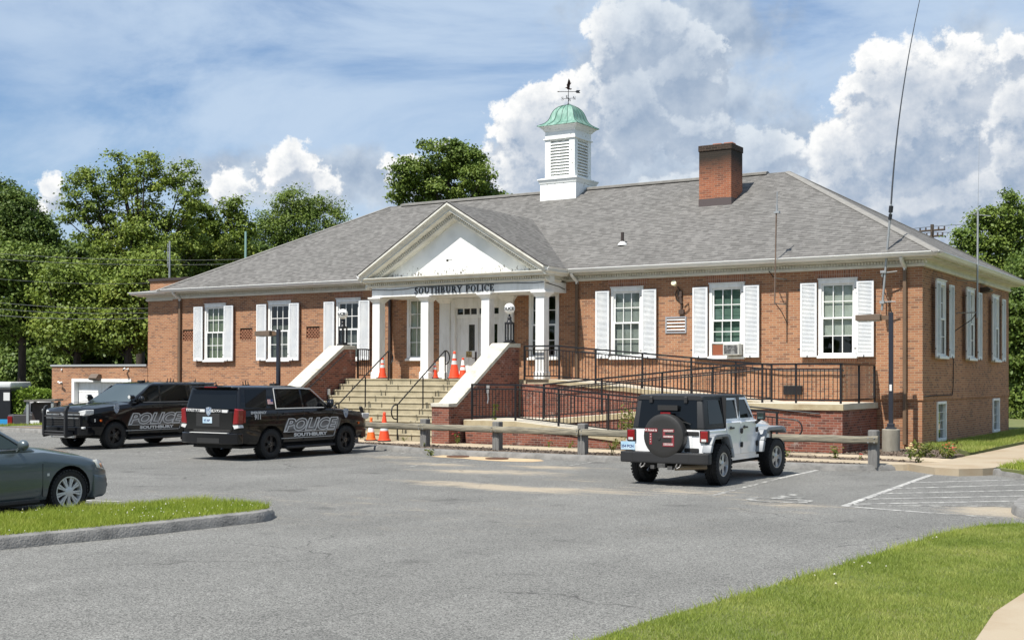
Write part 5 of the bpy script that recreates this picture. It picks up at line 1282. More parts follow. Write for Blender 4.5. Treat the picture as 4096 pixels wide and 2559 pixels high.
# slack cable under the gable sign and along the eaves
o = empty('wire', (-14, -1.45, 5.15), 'thin dark cable drooping along the top of the porch beam', 'cable')
MB().path([(-18.4, PY - .015, 5.13), (-17.6, PY - .015, 5.09), (-17.0, PY - .015, 5.10), (-16.4, PY - .015, 5.16), (-14.0, PY - .015, 5.165), (-12.6, PY - .015, 5.15), (-11.8, PY - .015, 5.12), (-11.46, PY - .015, 5.14), (-11.425, PY + .2, 5.12), (-11.425, -.5, 5.05), (-11.425, -.1, 4.98)], .011, 6).build('cable', M_rub, o)
# ------------------------------------------------------------------ vehicles (local frame: rear axle at the origin, forward +y, right +x)
def paint(name, col, rough=.28, metal=0.0, coat=1.0): return mat(name, col, rough, metal, coat=coat, var=.06, vscale=2)
M_blk = mat('black_paint', (.0032, .0035, .0048), .3, coat=.75, spec=.12)
M_jw = paint('jeep_white', (.80, .81, .82), .3)
M_sed = paint('grey_green_metallic', (.10, .125, .135), .32, .4, .7)
M_trimb = mat('black_plastic', (.016, .016, .017), .6, bump=.15, bscale=60)
M_top = mat('hardtop_black', (.017, .018, .020), .55, bump=.12, bscale=80)
M_tyre = mat('tyre_rubber', (.012, .012, .012), .8, bump=.3, bscale=40)
M_alloy = mat('alloy_silver', (.52, .52, .52), .3, .75)
M_alloyd = mat('black_wheel', (.018, .018, .019), .4, .3)
M_chrome = mat('chrome', (.62, .62, .63), .12, 1.0)
M_silver = mat('silver_vinyl', (.60, .60, .59), .4)
M_cglass = mat('tinted_glass', (.004, .005, .006), .03, spec=.32)
M_wsg = glass_mat('windscreen_glass', (.45, .52, .50))
M_red = mat('red_lens', (.20, .008, .010), .15, coat=.7)
M_clear = mat('clear_lens', (.66, .67, .66), .12, coat=.6, var=.3, vscale=9)
M_amber = mat('amber_lens', (.65, .12, .015), .2)
M_wnum = mat('white_number', (.75, .74, .66), .5)
M_plate = mat('plate_blue', (.30, .48, .62), .4, col2=(.55, .62, .66), vscale=3)
M_flare = mat('silver_flare', (.24, .255, .27), .5)
def boolean_cut(o, cutters):
    for c in cutters:
        md = o.modifiers.new('cut', 'BOOLEAN'); md.operation = 'DIFFERENCE'; md.solver = 'EXACT'; md.object = c; md.material_mode = 'TRANSFER'
    dg = bpy.context.evaluated_depsgraph_get(); dg.update()
    me = bpy.data.meshes.new_from_object(o.evaluated_get(dg))
    o.modifiers.clear(); old = o.data; o.data = me; me.name = old.name
    for c in cutters: bpy.data.objects.remove(c)
    me.polygons.foreach_set('use_smooth', [True] * len(me.polygons)); me.set_sharp_from_angle(angle=R(32))
def section(y, hw, zb, zt, crown=.03, sh=.16, tuck=.0):
    h = [(0, zb), (.80 * hw, zb), (.93 * hw - tuck, zb + .03), (.985 * hw - tuck * .6, zb + .12), (hw, zb + .26), (hw, (zb + zt) / 2 + .05), (hw * .998, zt - sh), (.985 * hw, zt - sh * .4), (.95 * hw, zt - .02), (.88 * hw, zt), (.45 * hw, zt + crown * .8), (0, zt + crown)]
    return [(x, y, z) for x, z in h] + [(-x, y, z) for x, z in reversed(h[1:-1])]
def body_loft(stations, material, root, arches, r, name='body', ydepth=.36, cutter_hw=1.02):
    o = MB().rings([section(*s) for s in stations]).build(name, material, root, local=True, smooth=32)
    cuts = []
    for y in arches:
        for sx in (-1, 1):
            c = MB().lathe([(r, 0), (r, .42)], (0, 0, 0), 28, axis=0).build('cutter', M_rub, None)
            c.location = root.location; c.rotation_euler = root.rotation_euler
            M4 = root.matrix_basis if False else Matrix.Translation(root.location) @ Matrix.Rotation(root.rotation_euler.z, 4, 'Z')
            off = Vector((cutter_hw - .36 if sx > 0 else -cutter_hw - .06, y, WR)); c.location = M4 @ off
            cuts.append(c)
    bpy.context.view_layer.update()
    boolean_cut(o, cuts)
    return o
WR = .385
def wheel(root, x, y, r, w, rimr, spokes, m_rim, out, steer=0, cap=None, twin=False, dish=.05):
    """tyre, with the rim as its child; `out` = +1 right side"""
    m = MB(); hw = w / 2
    prof = [(rimr, -hw + .01), (rimr + .02, -hw), (r * .90, -hw), (r * .965, -hw + .02), (r, -hw + .055), (r, -.03), (r - .012, -.028), (r - .012, -.012), (r, -.01), (r, .01), (r - .012, .012), (r - .012, .028), (r, .03), (r, hw - .055), (r * .965, hw - .02), (r * .90, hw), (rimr + .02, hw), (rimr, hw - .01)]
    m.lathe(prof, (0, 0, 0), 40, axis=0, cap=False)
    # shoulder tread blocks
    for k in range(36):
        a = 2 * math.pi * k / 36
        for s in (-1, 1): m.obox((s * (hw - .03), math.cos(a) * (r - .008), math.sin(a) * (r - .008)), (.032, .022, .012), Matrix.Rotation(a - math.pi / 2, 3, 'X'))
    t = m.build('tyre', M_tyre, root, local=True, smooth=40); t.location = (x, y, r); t.rotation_euler = (0, 0, steer)
    m = MB(); f = hw - dish
    m.lathe([(rimr + .005, -hw + .02), (rimr + .005, hw - .012), (rimr - .018, hw - .012), (rimr - .03, f - .02), (rimr - .03, -hw + .03)], (0, 0, 0), 36, axis=0, cap=False)
    m.lathe([(.075, f - .04), (.075, f + .008), (.055, f + .02), (.001, f + .022)], (0, 0, 0), 18, axis=0)
    for k in range(spokes):
        a = 2 * math.pi * k / spokes + .3
        for da in ((-.10, .10) if twin else (0,)):
            aa = a + da; L = rimr - .02; wd = (.017 if twin else .062) ; 
            P = [(wd * .8, .05), (wd * .62, L * .55), (wd * 1.0, L), (-wd * 1.0, L), (-wd * .62, L * .55), (-wd * .8, .05)]
            vs = []
            for xx in (f - .03, f):
                for (u, v) in P:
                    dx = .014 if v < .1 else 0
                    vs.append((xx + dx, u * math.cos(aa) + v * math.sin(aa), -u * math.sin(aa) + v * math.cos(aa)))
            n = len(P); m.add(vs, [tuple(range(n - 1, -1, -1)), tuple(range(n, 2 * n))] + [(i, (i + 1) % n, (i + 1) % n + n, i + n) for i in range(n)])
    if out < 0: m.xform(Matrix.Scale(-1, 4, (1, 0, 0)))
    rim = m.build('rim', m_rim, t, local=True, smooth=35, bevel=.0)
    m = MB(); s = 1 if out > 0 else -1
    m.lathe([(rimr - .04, s * (f - .075)), (.0, s * (f - .075))], (0, 0, 0), 24, axis=0, cap=False)
    m.lathe([(.12, s * (f - .07)), (rimr * .8, s * (f - .07)), (rimr * .8, s * (f - .055)), (.12, s * (f - .055))], (0, 0, 0), 24, axis=0, cap=False)
    m.build('brake_disc', M_dkbrown, t, local=True)
    if spokes <= 6:
        m = MB()
        for k in range(5):
            a = 2 * math.pi * k / 5 + .6; m.lathe([(.012, 0), (.012, .02), (.001, .02)], (0, 0, 0), 6, axis=0) if False else m.tube((s * (f + .005), .05 * math.cos(a), .05 * math.sin(a)), (s * (f + .022), .05 * math.cos(a), .05 * math.sin(a)), .009, 6)
        m.build('lug_nut', M_chrome, t, local=True)
    return t
def poly_side(m, pts, xf, off=.005, th=.004, sx=1):
    """flat panel on the vehicle's side: (y, z) outline, x from xf(z)"""
    n = len(pts); vs = [(sx * (xf(z) + off), y, z) for y, z in pts] + [(sx * (xf(z) + off - th - .01), y, z) for y, z in pts]
    return m.add(vs, [tuple(range(n)), tuple(range(2 * n - 1, n - 1, -1))] + [(i, (i + 1) % n, (i + 1) % n + n, i + n) for i in range(n)])
def poly_end(m, pts, yf, off=.005, th=.012, sgn=-1):
    """flat panel on the front (+1) or rear (-1): (x, z) outline, y from yf(z)"""
    n = len(pts); vs = [(x, yf(z) + sgn * off, z) for x, z in pts] + [(x, yf(z) - sgn * (th - off), z) for x, z in pts]
    return m.add(vs, [tuple(range(n)), tuple(range(2 * n - 1, n - 1, -1))] + [(i, (i + 1) % n, (i + 1) % n + n, i + n) for i in range(n)])
def side_text(txt, size, root_part, material, x, y0, z0, sx, length=None, shear=0, offset=0, depth=.001, name='lettering', bold=0):
    t = text_mb(txt, size, 0, shear, offset); a, b = extent(t, 0)
    k = (length / (b - a)) if length else 1; c0, c1 = (a, b)
    m = MB()
    for v in t.v:
        u = (v[0] - a) * k
        m.v.append((sx * (x + depth), y0 + u if sx > 0 else y0 + (b - a) * k - u, z0 + v[1]))
    m.f = t.f
    return m.build(name, material, root_part, local=True, fix=False)
def fade_mat():
    m = bpy.data.materials.new('silver_fade'); t, N, L = nt(m); p = N['Principled BSDF']; p.inputs['Roughness'].default_value = .35
    tc = N.new('ShaderNodeTexCoord'); sp = N.new('ShaderNodeSeparateXYZ'); L.new(tc.outputs['Object'], sp.inputs[0])
    mr = N.new('ShaderNodeValToRGB'); e = mr.color_ramp.elements; e[0].position = .66; e[0].color = (.012, .012, .014, 1); e[1].position = 1.0; e[1].color = (.010, .010, .012, 1)
    q = mr.color_ramp.elements.new(.80); q.color = (.20, .20, .20, 1)
    L.new(sp.outputs[2], mr.inputs[0]); L.new(mr.outputs[0], p.inputs['Base Color']); return m
M_fade = fade_mat()
def flag_mat():
    m = bpy.data.materials.new('flag_print'); t, N, L = nt(m); p = N['Principled BSDF']
    tc = N.new('ShaderNodeTexCoord'); sp = N.new('ShaderNodeSeparateXYZ'); L.new(tc.outputs['Object'], sp.inputs[0])
    w = N.new('ShaderNodeMath'); w.operation = 'MULTIPLY'; w.inputs[1].default_value = 65; L.new(sp.outputs[2], w.inputs[0])
    f = N.new('ShaderNodeMath'); f.operation = 'FRACT'; L.new(w.outputs[0], f.inputs[0]); g = N.new('ShaderNodeMath'); g.operation = 'GREATER_THAN'; g.inputs[1].default_value = .5; L.new(f.outputs[0], g.inputs[0])
    mx = N.new('ShaderNodeMix'); mx.data_type = 'RGBA'; mx.inputs['A'].default_value = (.7, .68, .66, 1); mx.inputs['B'].default_value = (.5, .05, .05, 1); L.new(g.outputs[0], mx.inputs['Factor']); L.new(mx.outputs['Result'], p.inputs['Base Color']); return m
M_flag = flag_mat(); M_navy = mat('navy', (.03, .05, .16), .5)
M_badge = mat('badge_silver', (.42, .47, .52), .35, .3, col2=(.10, .16, .28), vscale=26, thr=(.48, .56))

def police_graphics(root, body, sx, x, y0):
    """POLICE over a silver fade, town name below, thin silver frame; y0 is the rearmost end"""
    h, sh = .29, .42 if sx > 0 else .42
    m = MB(); X = lambda z: x
    L = 2.05
    # parallelogram of the fade
    s = lambda z: (z - .70) * .42
    def par(za, zb, ya, yb): return [(y0 + ya + s(za) * 1, za), (y0 + yb + s(za), za), (y0 + yb + s(zb), zb), (y0 + ya + s(zb), zb)] if sx > 0 else [(y0 + L - yb + s(za) * -1, za), (y0 + L - ya - s(za), za), (y0 + L - ya - s(zb), zb), (y0 + L - yb - s(zb), zb)]
    poly_side(m, par(.695, 1.0, -.06, L + .06), X, .0015, .001, sx); m.build('silver_fade', M_fade, body, local=True)
    m = MB()
    for za, zb in ((.668, .682), (.508, .520)): poly_side(m, par(za, zb, -.05, L - .08), X, .002, .001, sx)
    poly_side(m, [(q[0], q[1]) for q in (par(.52, 1.0, L - .06, L - .045))], X, .002, .001, sx)
    m.build('silver_line', M_silver, body, local=True)
    kw = dict(shear=.42, length=None)
    def word(off, dep, mm, nm):
        t = text_mb('POLICE', .415, 0, .36, off); a, b = WORD; k = L / (b - a); mb = MB()
        for v in t.v:
            u = (v[0] - a) * k; mb.v.append((sx * (x + dep), y0 + u if sx > 0 else y0 + L - u, .715 + v[1]))
        mb.f = t.f; return mb.build(nm, mm, body, local=True, fix=False)
    t = text_mb('POLICE', .415, 0, .36, .0); WORD = extent(t, 0)
    word(.026, .004, M_silver, 'lettering_outline'); word(.002, .0055, M_fade, 'lettering')
    side_text('SOUTHBURY', .115, body, M_silver, x, y0 + (.33 if sx > 0 else .35), .555, sx, length=1.32, offset=.006, depth=.0035)
def shield(m, cy, cz, x, sx, k=1.0, off=.004):
    P = [(-.09, .12), (0, .14), (.09, .12), (.095, -.0), (.06, -.09), (0, -.14), (-.06, -.09), (-.095, 0)]
    return poly_side(m, [(cy + a * k, cz + b * k) for a, b in P], lambda z: x, off, .001, sx)

def police_suv(loc, rz, label, new):
    root = empty('police_truck', loc, label, 'police truck', 'black police trucks in the lot', rz=rz)
    hw = 1.0; zt = 1.27 if not new else 1.32; roof = 1.87 if not new else 1.93; WB = 2.95 if not new else 3.07
    d = WB - 2.95
    S = [(-1.17, .90, .55, zt - .06, .0), (-1.12, .955, .46, zt - .02, .0), (-1.0, .985, .42, zt, .0), (-.75, hw, .38, zt, .0), (-.4, hw, .36, zt, .0), (.4, hw, .34, zt, .0), (1.2, hw, .34, zt + .01, .0), (2.1 + d, hw, .34, zt + .02, .0),
         (2.45 + d, hw, .34, zt - .01, .05), (2.9 + d, hw, .36, zt - .05, .055), (3.4 + d, .985, .38, zt - .10, .055), (3.72 + d, .95, .40, zt - .135, .05), (3.90 + d, .90, .42, zt - .17, .04), (3.99 + d, .83, .46, zt - .24, .0)]
    body = body_loft([(a, b, c, e, f, .18) for a, b, c, e, f in S], M_blk, root, (0, WB), .475)
    hb, ht = .96, .835
    yb0, yb1, yt0, yt1 = -1.10, 2.46 + d, -.98, 1.42 + d
    zb = zt - .03
    m = MB().rings([[(-hb, yb0, zb), (hb, yb0, zb), (hb, yb1, zb), (-hb, yb1, zb)], [(-ht, yt0, roof - .03), (ht, yt0, roof - .03), (ht, yt1, roof - .04), (-ht, yt1, roof - .04)]])
    cab = m.build('cabin', M_blk, root, local=True, bevel=.055, bseg=4, smooth=50)
    MB().rings([[(-.72, yt0 + .1, roof - .05), (.72, yt0 + .1, roof - .05), (.72, yt1 - .1, roof - .05), (-.72, yt1 - .1, roof - .05)], [(-.6, yt0 + .25, roof - .002), (.6, yt0 + .25, roof - .002), (.6, yt1 - .3, roof - .002), (-.6, yt1 - .3, roof - .002)]]).build('roof_panel', M_blk, cab, local=True, smooth=60)
    xf = lambda z: hb + (ht - hb) * (z - zb) / (roof - .035 - zb)
    z0, z1 = zt + .03, roof - .095
    for sx in (-1, 1):
        for nm, P in (('window', [(1.28 + d, z0), (2.27 + d, z0), (2.05 + d, z0 + .13), (1.58 + d, z1 - .02), (1.24 + d, z1)]), ('window', [(.25, z0), (1.20 + d, z0), (1.16 + d, z1), (.28, z1 + .005)]), ('window', [(-.87, z0 + .02), (.10, z0), (.13, z1), (-.80, z1)] if new else [(-.88, z0 + .02), (-.15, z0), (-.06, z1), (-.82, z1)])):
            poly_side(MB(), P, xf, .006, .004, sx).build(nm, M_cglass, cab, local=True)
        m = MB()
        if not new:
            pts = [(sx * (xf(z) + .010), y, z) for y, z in [(2.30 + d, z0 - .02), (.20, z0 - .02), (.20, z1 + .02), (1.2 + d, z1 + .02), (1.62 + d, z1 - .0), (2.30 + d, z0 - .02)]]
        else: pts = [(sx * (xf(z) + .010), y, z) for y, z in [(2.30 + d, z0 - .02), (-.9, z0 - .015)]]
        m.path(pts, .012, 6); m.build('window_trim', M_silver if not new else mat('dull_trim', (.16, .165, .17), .3, .6), cab, local=True)
        # mirrors, handles, running board, seams, door edge
        mb = MB().sphere((sx * 1.13, 2.12 + d, zt + .10), .13, 10, (.85, .55, .78)).box(sx * .93, sx * 1.06, 2.05 + d, 2.17 + d, zt - .0, zt + .06)
        mr_ = mb.build('mirror', M_blk, root, local=True, smooth=50)
        for y in (.42, 1.40 + d): MB().box(sx * 1.0, sx * 1.03, y, y + .17, zt - .13, zt - .09).build('door_handle', M_blk, root, local=True, bevel=.01)
        MB().box(sx * .80, sx * 1.05, .52, 2.45 + d, .245, .31).build('running_board', M_trimb, root, local=True, bevel=.02)
        m = MB()
        for P in ([(1.215 + d, .36), (1.225 + d, .36), (1.225 + d, zt - .05), (1.215 + d, zt - .05)], [(2.40 + d, .45), (2.41 + d, .45), (2.41 + d, zt - .05), (2.40 + d, zt - .05)], [(.225, .9), (.235, .9), (.235, zt - .05), (.225, zt - .05)]):
            poly_side(m, P, lambda z: 1.0, .0012, .001, sx)
        m.build('door_seam', M_rub, body, local=True)
        police_graphics(root, body, sx, 1.0, .50 if not new else .52)
        m = shield(MB(), 2.93 + d, zt - .16, .995, sx, .95 if not new else 1.0, .010); m.build('badge', M_badge, body, local=True)
        if not new or True:
            side_text('911', .165, body, M_silver, 1.0, -.62, 1.03, sx, offset=.006, depth=.003)
            side_text('EMERGENCY', .085, body, M_silver, 1.0, -.75, 1.165, sx, length=.56, offset=.004, depth=.003)
            fl = poly_side(MB(), [(-.06, 1.40), (.12, 1.40), (.12, 1.52), (-.06, 1.52)] if not new else [(.15, 1.44), (.2, 1.44), (.2, 1.48), (.15, 1.48)], xf, .011 if not new else .004, .002, sx)
            if not new: fl.build('flag', M_flag, cab, local=True); poly_side(MB(), [(-.06 if sx < 0 else .04, 1.46), (.02 if sx < 0 else .12, 1.46), (.02 if sx < 0 else .12, 1.52), (-.06 if sx < 0 else .04, 1.52)], xf, .0125, .002, sx).build('flag_canton', M_navy, cab, local=True)
        wheel(root, sx * .86, 0, WR, .27, .235, 5, M_alloyd, sx); wheel(root, sx * .86, WB, WR, .27, .235, 5, M_alloyd, sx)
    # screens
    yfr = lambda z: yb1 + (yt1 - yb1) * (z - zb) / (roof - .04 - zb); yre = lambda z: yb0 + (yt0 - yb0) * (z - zb) / (roof - .03 - zb)
    poly_end(MB(), [(-.86, z0), (.86, z0), (.74, z1 + .01), (-.74, z1 + .01)], yfr, .006, .01, 1).build('windscreen', mat('screen_glass', (.050, .066, .066), .03, spec=.9), cab, local=True)
    poly_end(MB(), [(-.85, z0 - .01), (.85, z0 - .01), (.76, z1 - .02), (-.76, z1 - .02)], yre, .006, .01, -1).build('rear_window', M_cglass, cab, local=True)
    for s in (-1, 1): MB().path([(s * .05, yfr(z0) + .02, z0 - .01), (s * .35 - .2, yfr(z0 + .07) + .02, z0 + .05), (s * .6 - .15, yfr(z0 + .05) + .02, z0 + .03)], .008, 5).build('wiper', M_rub, cab, local=True)
    # tail: spoiler, brake light, tail lights, plate recess, bumper
    MB().prism([(-.70, roof - .02), (-.76, roof - .06), (.76, roof - .06), (.70, roof - .02)], 1, yt0 - .16, yt0 + .1).build('spoiler', M_blk, cab, local=True, bevel=.015)
    MB().box(-.22, .22, yt0 - .165, yt0 - .155, roof - .05, roof - .028).build('brake_light', M_red, cab, local=True)
    for s in (-1, 1):
        MB().prism([(s * .80, .90), (s * .99, .92), (s * 1.0, 1.28), (s * .86, 1.31)], 1, -1.195, -.98).build('taillight', M_red, root, local=True, bevel=.02)
        MB().box(s * .985, s * 1.002, -1.0, -.93, .95, 1.26).build('reflector', M_red, root, local=True)
        MB().prism([(s * .86, .80), (s * 1.0, .83), (s * .98, .90), (s * .80, .89)], 1, -1.18, -1.0).build('reversing_light', M_silver, root, local=True)
    bp_ = MB().rings([[(-.99, -1.02, z), (-.97, -1.18, z), (-.7, -1.25, z), (.7, -1.25, z), (.97, -1.18, z), (.99, -1.02, z), (.9, -.9, z), (-.9, -.9, z)] for z in (.42, .52, .66, .685)]).build('rear_bumper', M_blk, root, local=True, bevel=.015, smooth=30)
    MB().box(-.62, .68, -1.256, -1.10, .686, .70).build('bumper_strip', M_silver, bp_, local=True)
    MB().box(-.35, .42, -1.258, -1.24, .44, .56).build('hitch_recess', M_rub, bp_, local=True)
    MB().box(-.80, .80, -1.19, -1.16, .75, 1.22).build('tailgate', mat('tailgate_black', (.010, .0095, .009), .35, coat=.5, spec=.2), root, local=True, bevel=.02)
    MB().box(-.45, .37, -1.198, -1.185, .84, 1.17).build('plate_recess', M_rub, root, local=True, bevel=.02)
    pl = MB().box(-.20, .12, -1.212, -1.2, .93, 1.085).build('licence_plate', M_plate, root, local=True)
    t = text_mb('47 36F', .075, 0, 0, .003); MB(); w = MB(); w.v = [(v[0] - .155, -1.2135, .975 + v[1]) for v in t.v]; w.f = t.f; w.build('plate_number', M_navy, pl, local=True, fix=False)
    MB().prism([(-.78, 1.215), (-.14, 1.205), (-.14, 1.275), (-.80, 1.285)], 1, -1.205, -1.17).prism([(.10, 1.205), (.64, 1.20), (.66, 1.27), (.10, 1.275)], 1, -1.205, -1.17).build('decal_strip', M_silver, root, local=True)
    t = text_mb('POLICE', .085, 0, 0, .004, sx=1.15); w = MB(); w.v = [(v[0] + .14, -1.207, 1.207 + v[1]) for v in t.v]; w.f = t.f; w.build('lettering', M_letter, root, local=True, fix=False)
    t = text_mb('SOUTHBURY', .075, 0, 0, .003, sx=1.08); w = MB(); w.v = [(v[0] - .77, -1.207, 1.215 + v[1]) for v in t.v]; w.f = t.f; w.build('lettering', M_letter, root, local=True, fix=False)
    P = [(-.09, .12), (0, .14), (.09, .12), (.095, 0), (.06, -.09), (0, -.14), (-.06, -.09), (-.095, 0)]
    MB().prism([(a * .95, 1.22 + b * .8) for a, b in P], 1, -1.212, -1.19).build('badge', M_badge, root, local=True)
    # front
    yf = 3.99 + d
    MB().box(-.72, .72, yf - .02, yf + .015, .66, zt - .24).build('grille_backing', M_rub, root, local=True, bevel=.01)
    m = MB()
    for k in range(6): m.box(-.70, .70, yf + .012, yf + .03, .68 + k * .055, .70 + k * .055)
    m.build('grille', M_trimb, root, local=True)
    MB().box(-.70, -.13, yf + .012, yf + .045, zt - .335, zt - .300).box(.13, .70, yf + .012, yf + .045, zt - .335, zt - .300).prism([(-.12, zt - .34), (-.05, zt - .37), (.12, zt - .30), (.05, zt - .27)], 1, yf + .012, yf + .045).box(-.70, .70, yf + .012, yf + .04, zt - .43, zt - .40).build('chrome_bar', M_alloy, root, local=True)
    for s in (-1, 1):
        MB().prism([(s * .56, zt - .36), (s * .90, zt - .35), (s * .955, zt - .30), (s * .965, zt - .175), (s * .72, zt - .21), (s * .56, zt - .25)], 1, yf - .30, yf + .008).build('headlight', M_clear, root, local=True, bevel=.02)
        MB().box(s * .62, s * .88, yf - .12, yf + .008, .60, .66).build('fog_lamp', M_clear, root, local=True, bevel=.012)
        MB().box(s * .985, s * 1.004, WB + .50, WB + .56, .80, .86).build('marker_light', M_amber, root, local=True)
    MB().rings([[(-.95, yf - .35, z), (-.92, yf - .1, z), (-.72, yf + .06, z), (.72, yf + .06, z), (.92, yf - .1, z), (.95, yf - .35, z)] for z in (.42, .50, .62, .66)]).build('front_bumper', M_blk, root, local=True, bevel=.015, smooth=30)
    MB().box(-.5, .5, yf - .06, yf + .05, .33, .43).build('skid_plate', M_alloy, root, local=True, bevel=.02)
    if new:
        t = text_mb('56', .11, 0, 0, .005)
        for s in (1,):
            w = MB(); w.v = [(-.955 - .004, yf - .30 - v[0], .80 + v[1]) for v in t.v]; w.f = t.f; w.build('lettering', M_wnum, root, local=True, fix=False)
    # push bumper
    m = MB()
    for s in (-1, 1):
        m.prism([(yf + .06, .40), (yf + .30, .36), (yf + .34, .44), (yf + .34, 1.12), (yf + .28, 1.24), (yf + .20, 1.27), (yf + .18, 1.22), (yf + .24, 1.10), (yf + .24, .52), (yf + .06, .50)], 0, s * .47 - .035, s * .47 + .035)
    for z in (.44, .52, .95): m.tube((-.47, yf + .29, z), (.47, yf + .29, z), .03, 10)
    m.build('push_bumper', M_trimb, root, local=True, bevel=.008)
    for s in (-1, 1):
        o = MB().tube((s * .94, 2.33 + d, zt + .06), (s * .94, 2.33 + d, zt + .14), .018, 8).tube((s * .94, 2.26 + d, zt + .17), (s * .94, 2.42 + d, zt + .17), .062, 12).build('spotlight', M_blk, root, local=True, smooth=40)
        MB().tube((s * .94, 2.42 + d, zt + .17), (s * .94, 2.425 + d, zt + .17), .055, 12).build('lens', M_clear, o, local=True)
    m = MB()
    for x, y, h in ((.0, 1.15, .09), (.35, .7, .05), (-.35, .55, .11), (0, .1, .13), (.3, -.3, .10), (-.2, -.75, .10)): m.tube((x, y, roof - .01), (x, y - .02, roof + h), .016, 8, .01); m.tube((x, y, roof - .012), (x, y, roof + .015), .035, 10)
    m.build('roof_aerial', M_rub, root, local=True)
    MB().box(-.10, .10, yt1 - .35, yt1 - .2, roof - .01, roof + .05).build('roof_camera', M_rub, root, local=True, bevel=.01)
    # hood lines
    m = MB()
    for s in (-1, 1): m.path([(s * .62, 2.6 + d, zt + .045), (s * .58, 3.2 + d, zt - .0), (s * .52, 3.8 + d, zt - .10)], .006, 5)
    m.build('bonnet_crease', M_blk, root, local=True)
    t = text_mb('POLICE', .10, 0, 0, .003, sx=1.2)
    MB().box(-.85, .85, -.9, 3.3 + d, .30, .36).box(-.6, .6, -1.0, 3.6 + d, .36, .44).build('underbody', M_rub, root, local=True)
    return root
police_suv((-14.22, -11.95, 0), 0, 'black police truck parked nose towards the steps, its tailgate facing us', False)
police_suv((-21.12, -7.98, 0), R(180), 'black police truck with a push bumper, nose facing us, leftmost of the pair', True)

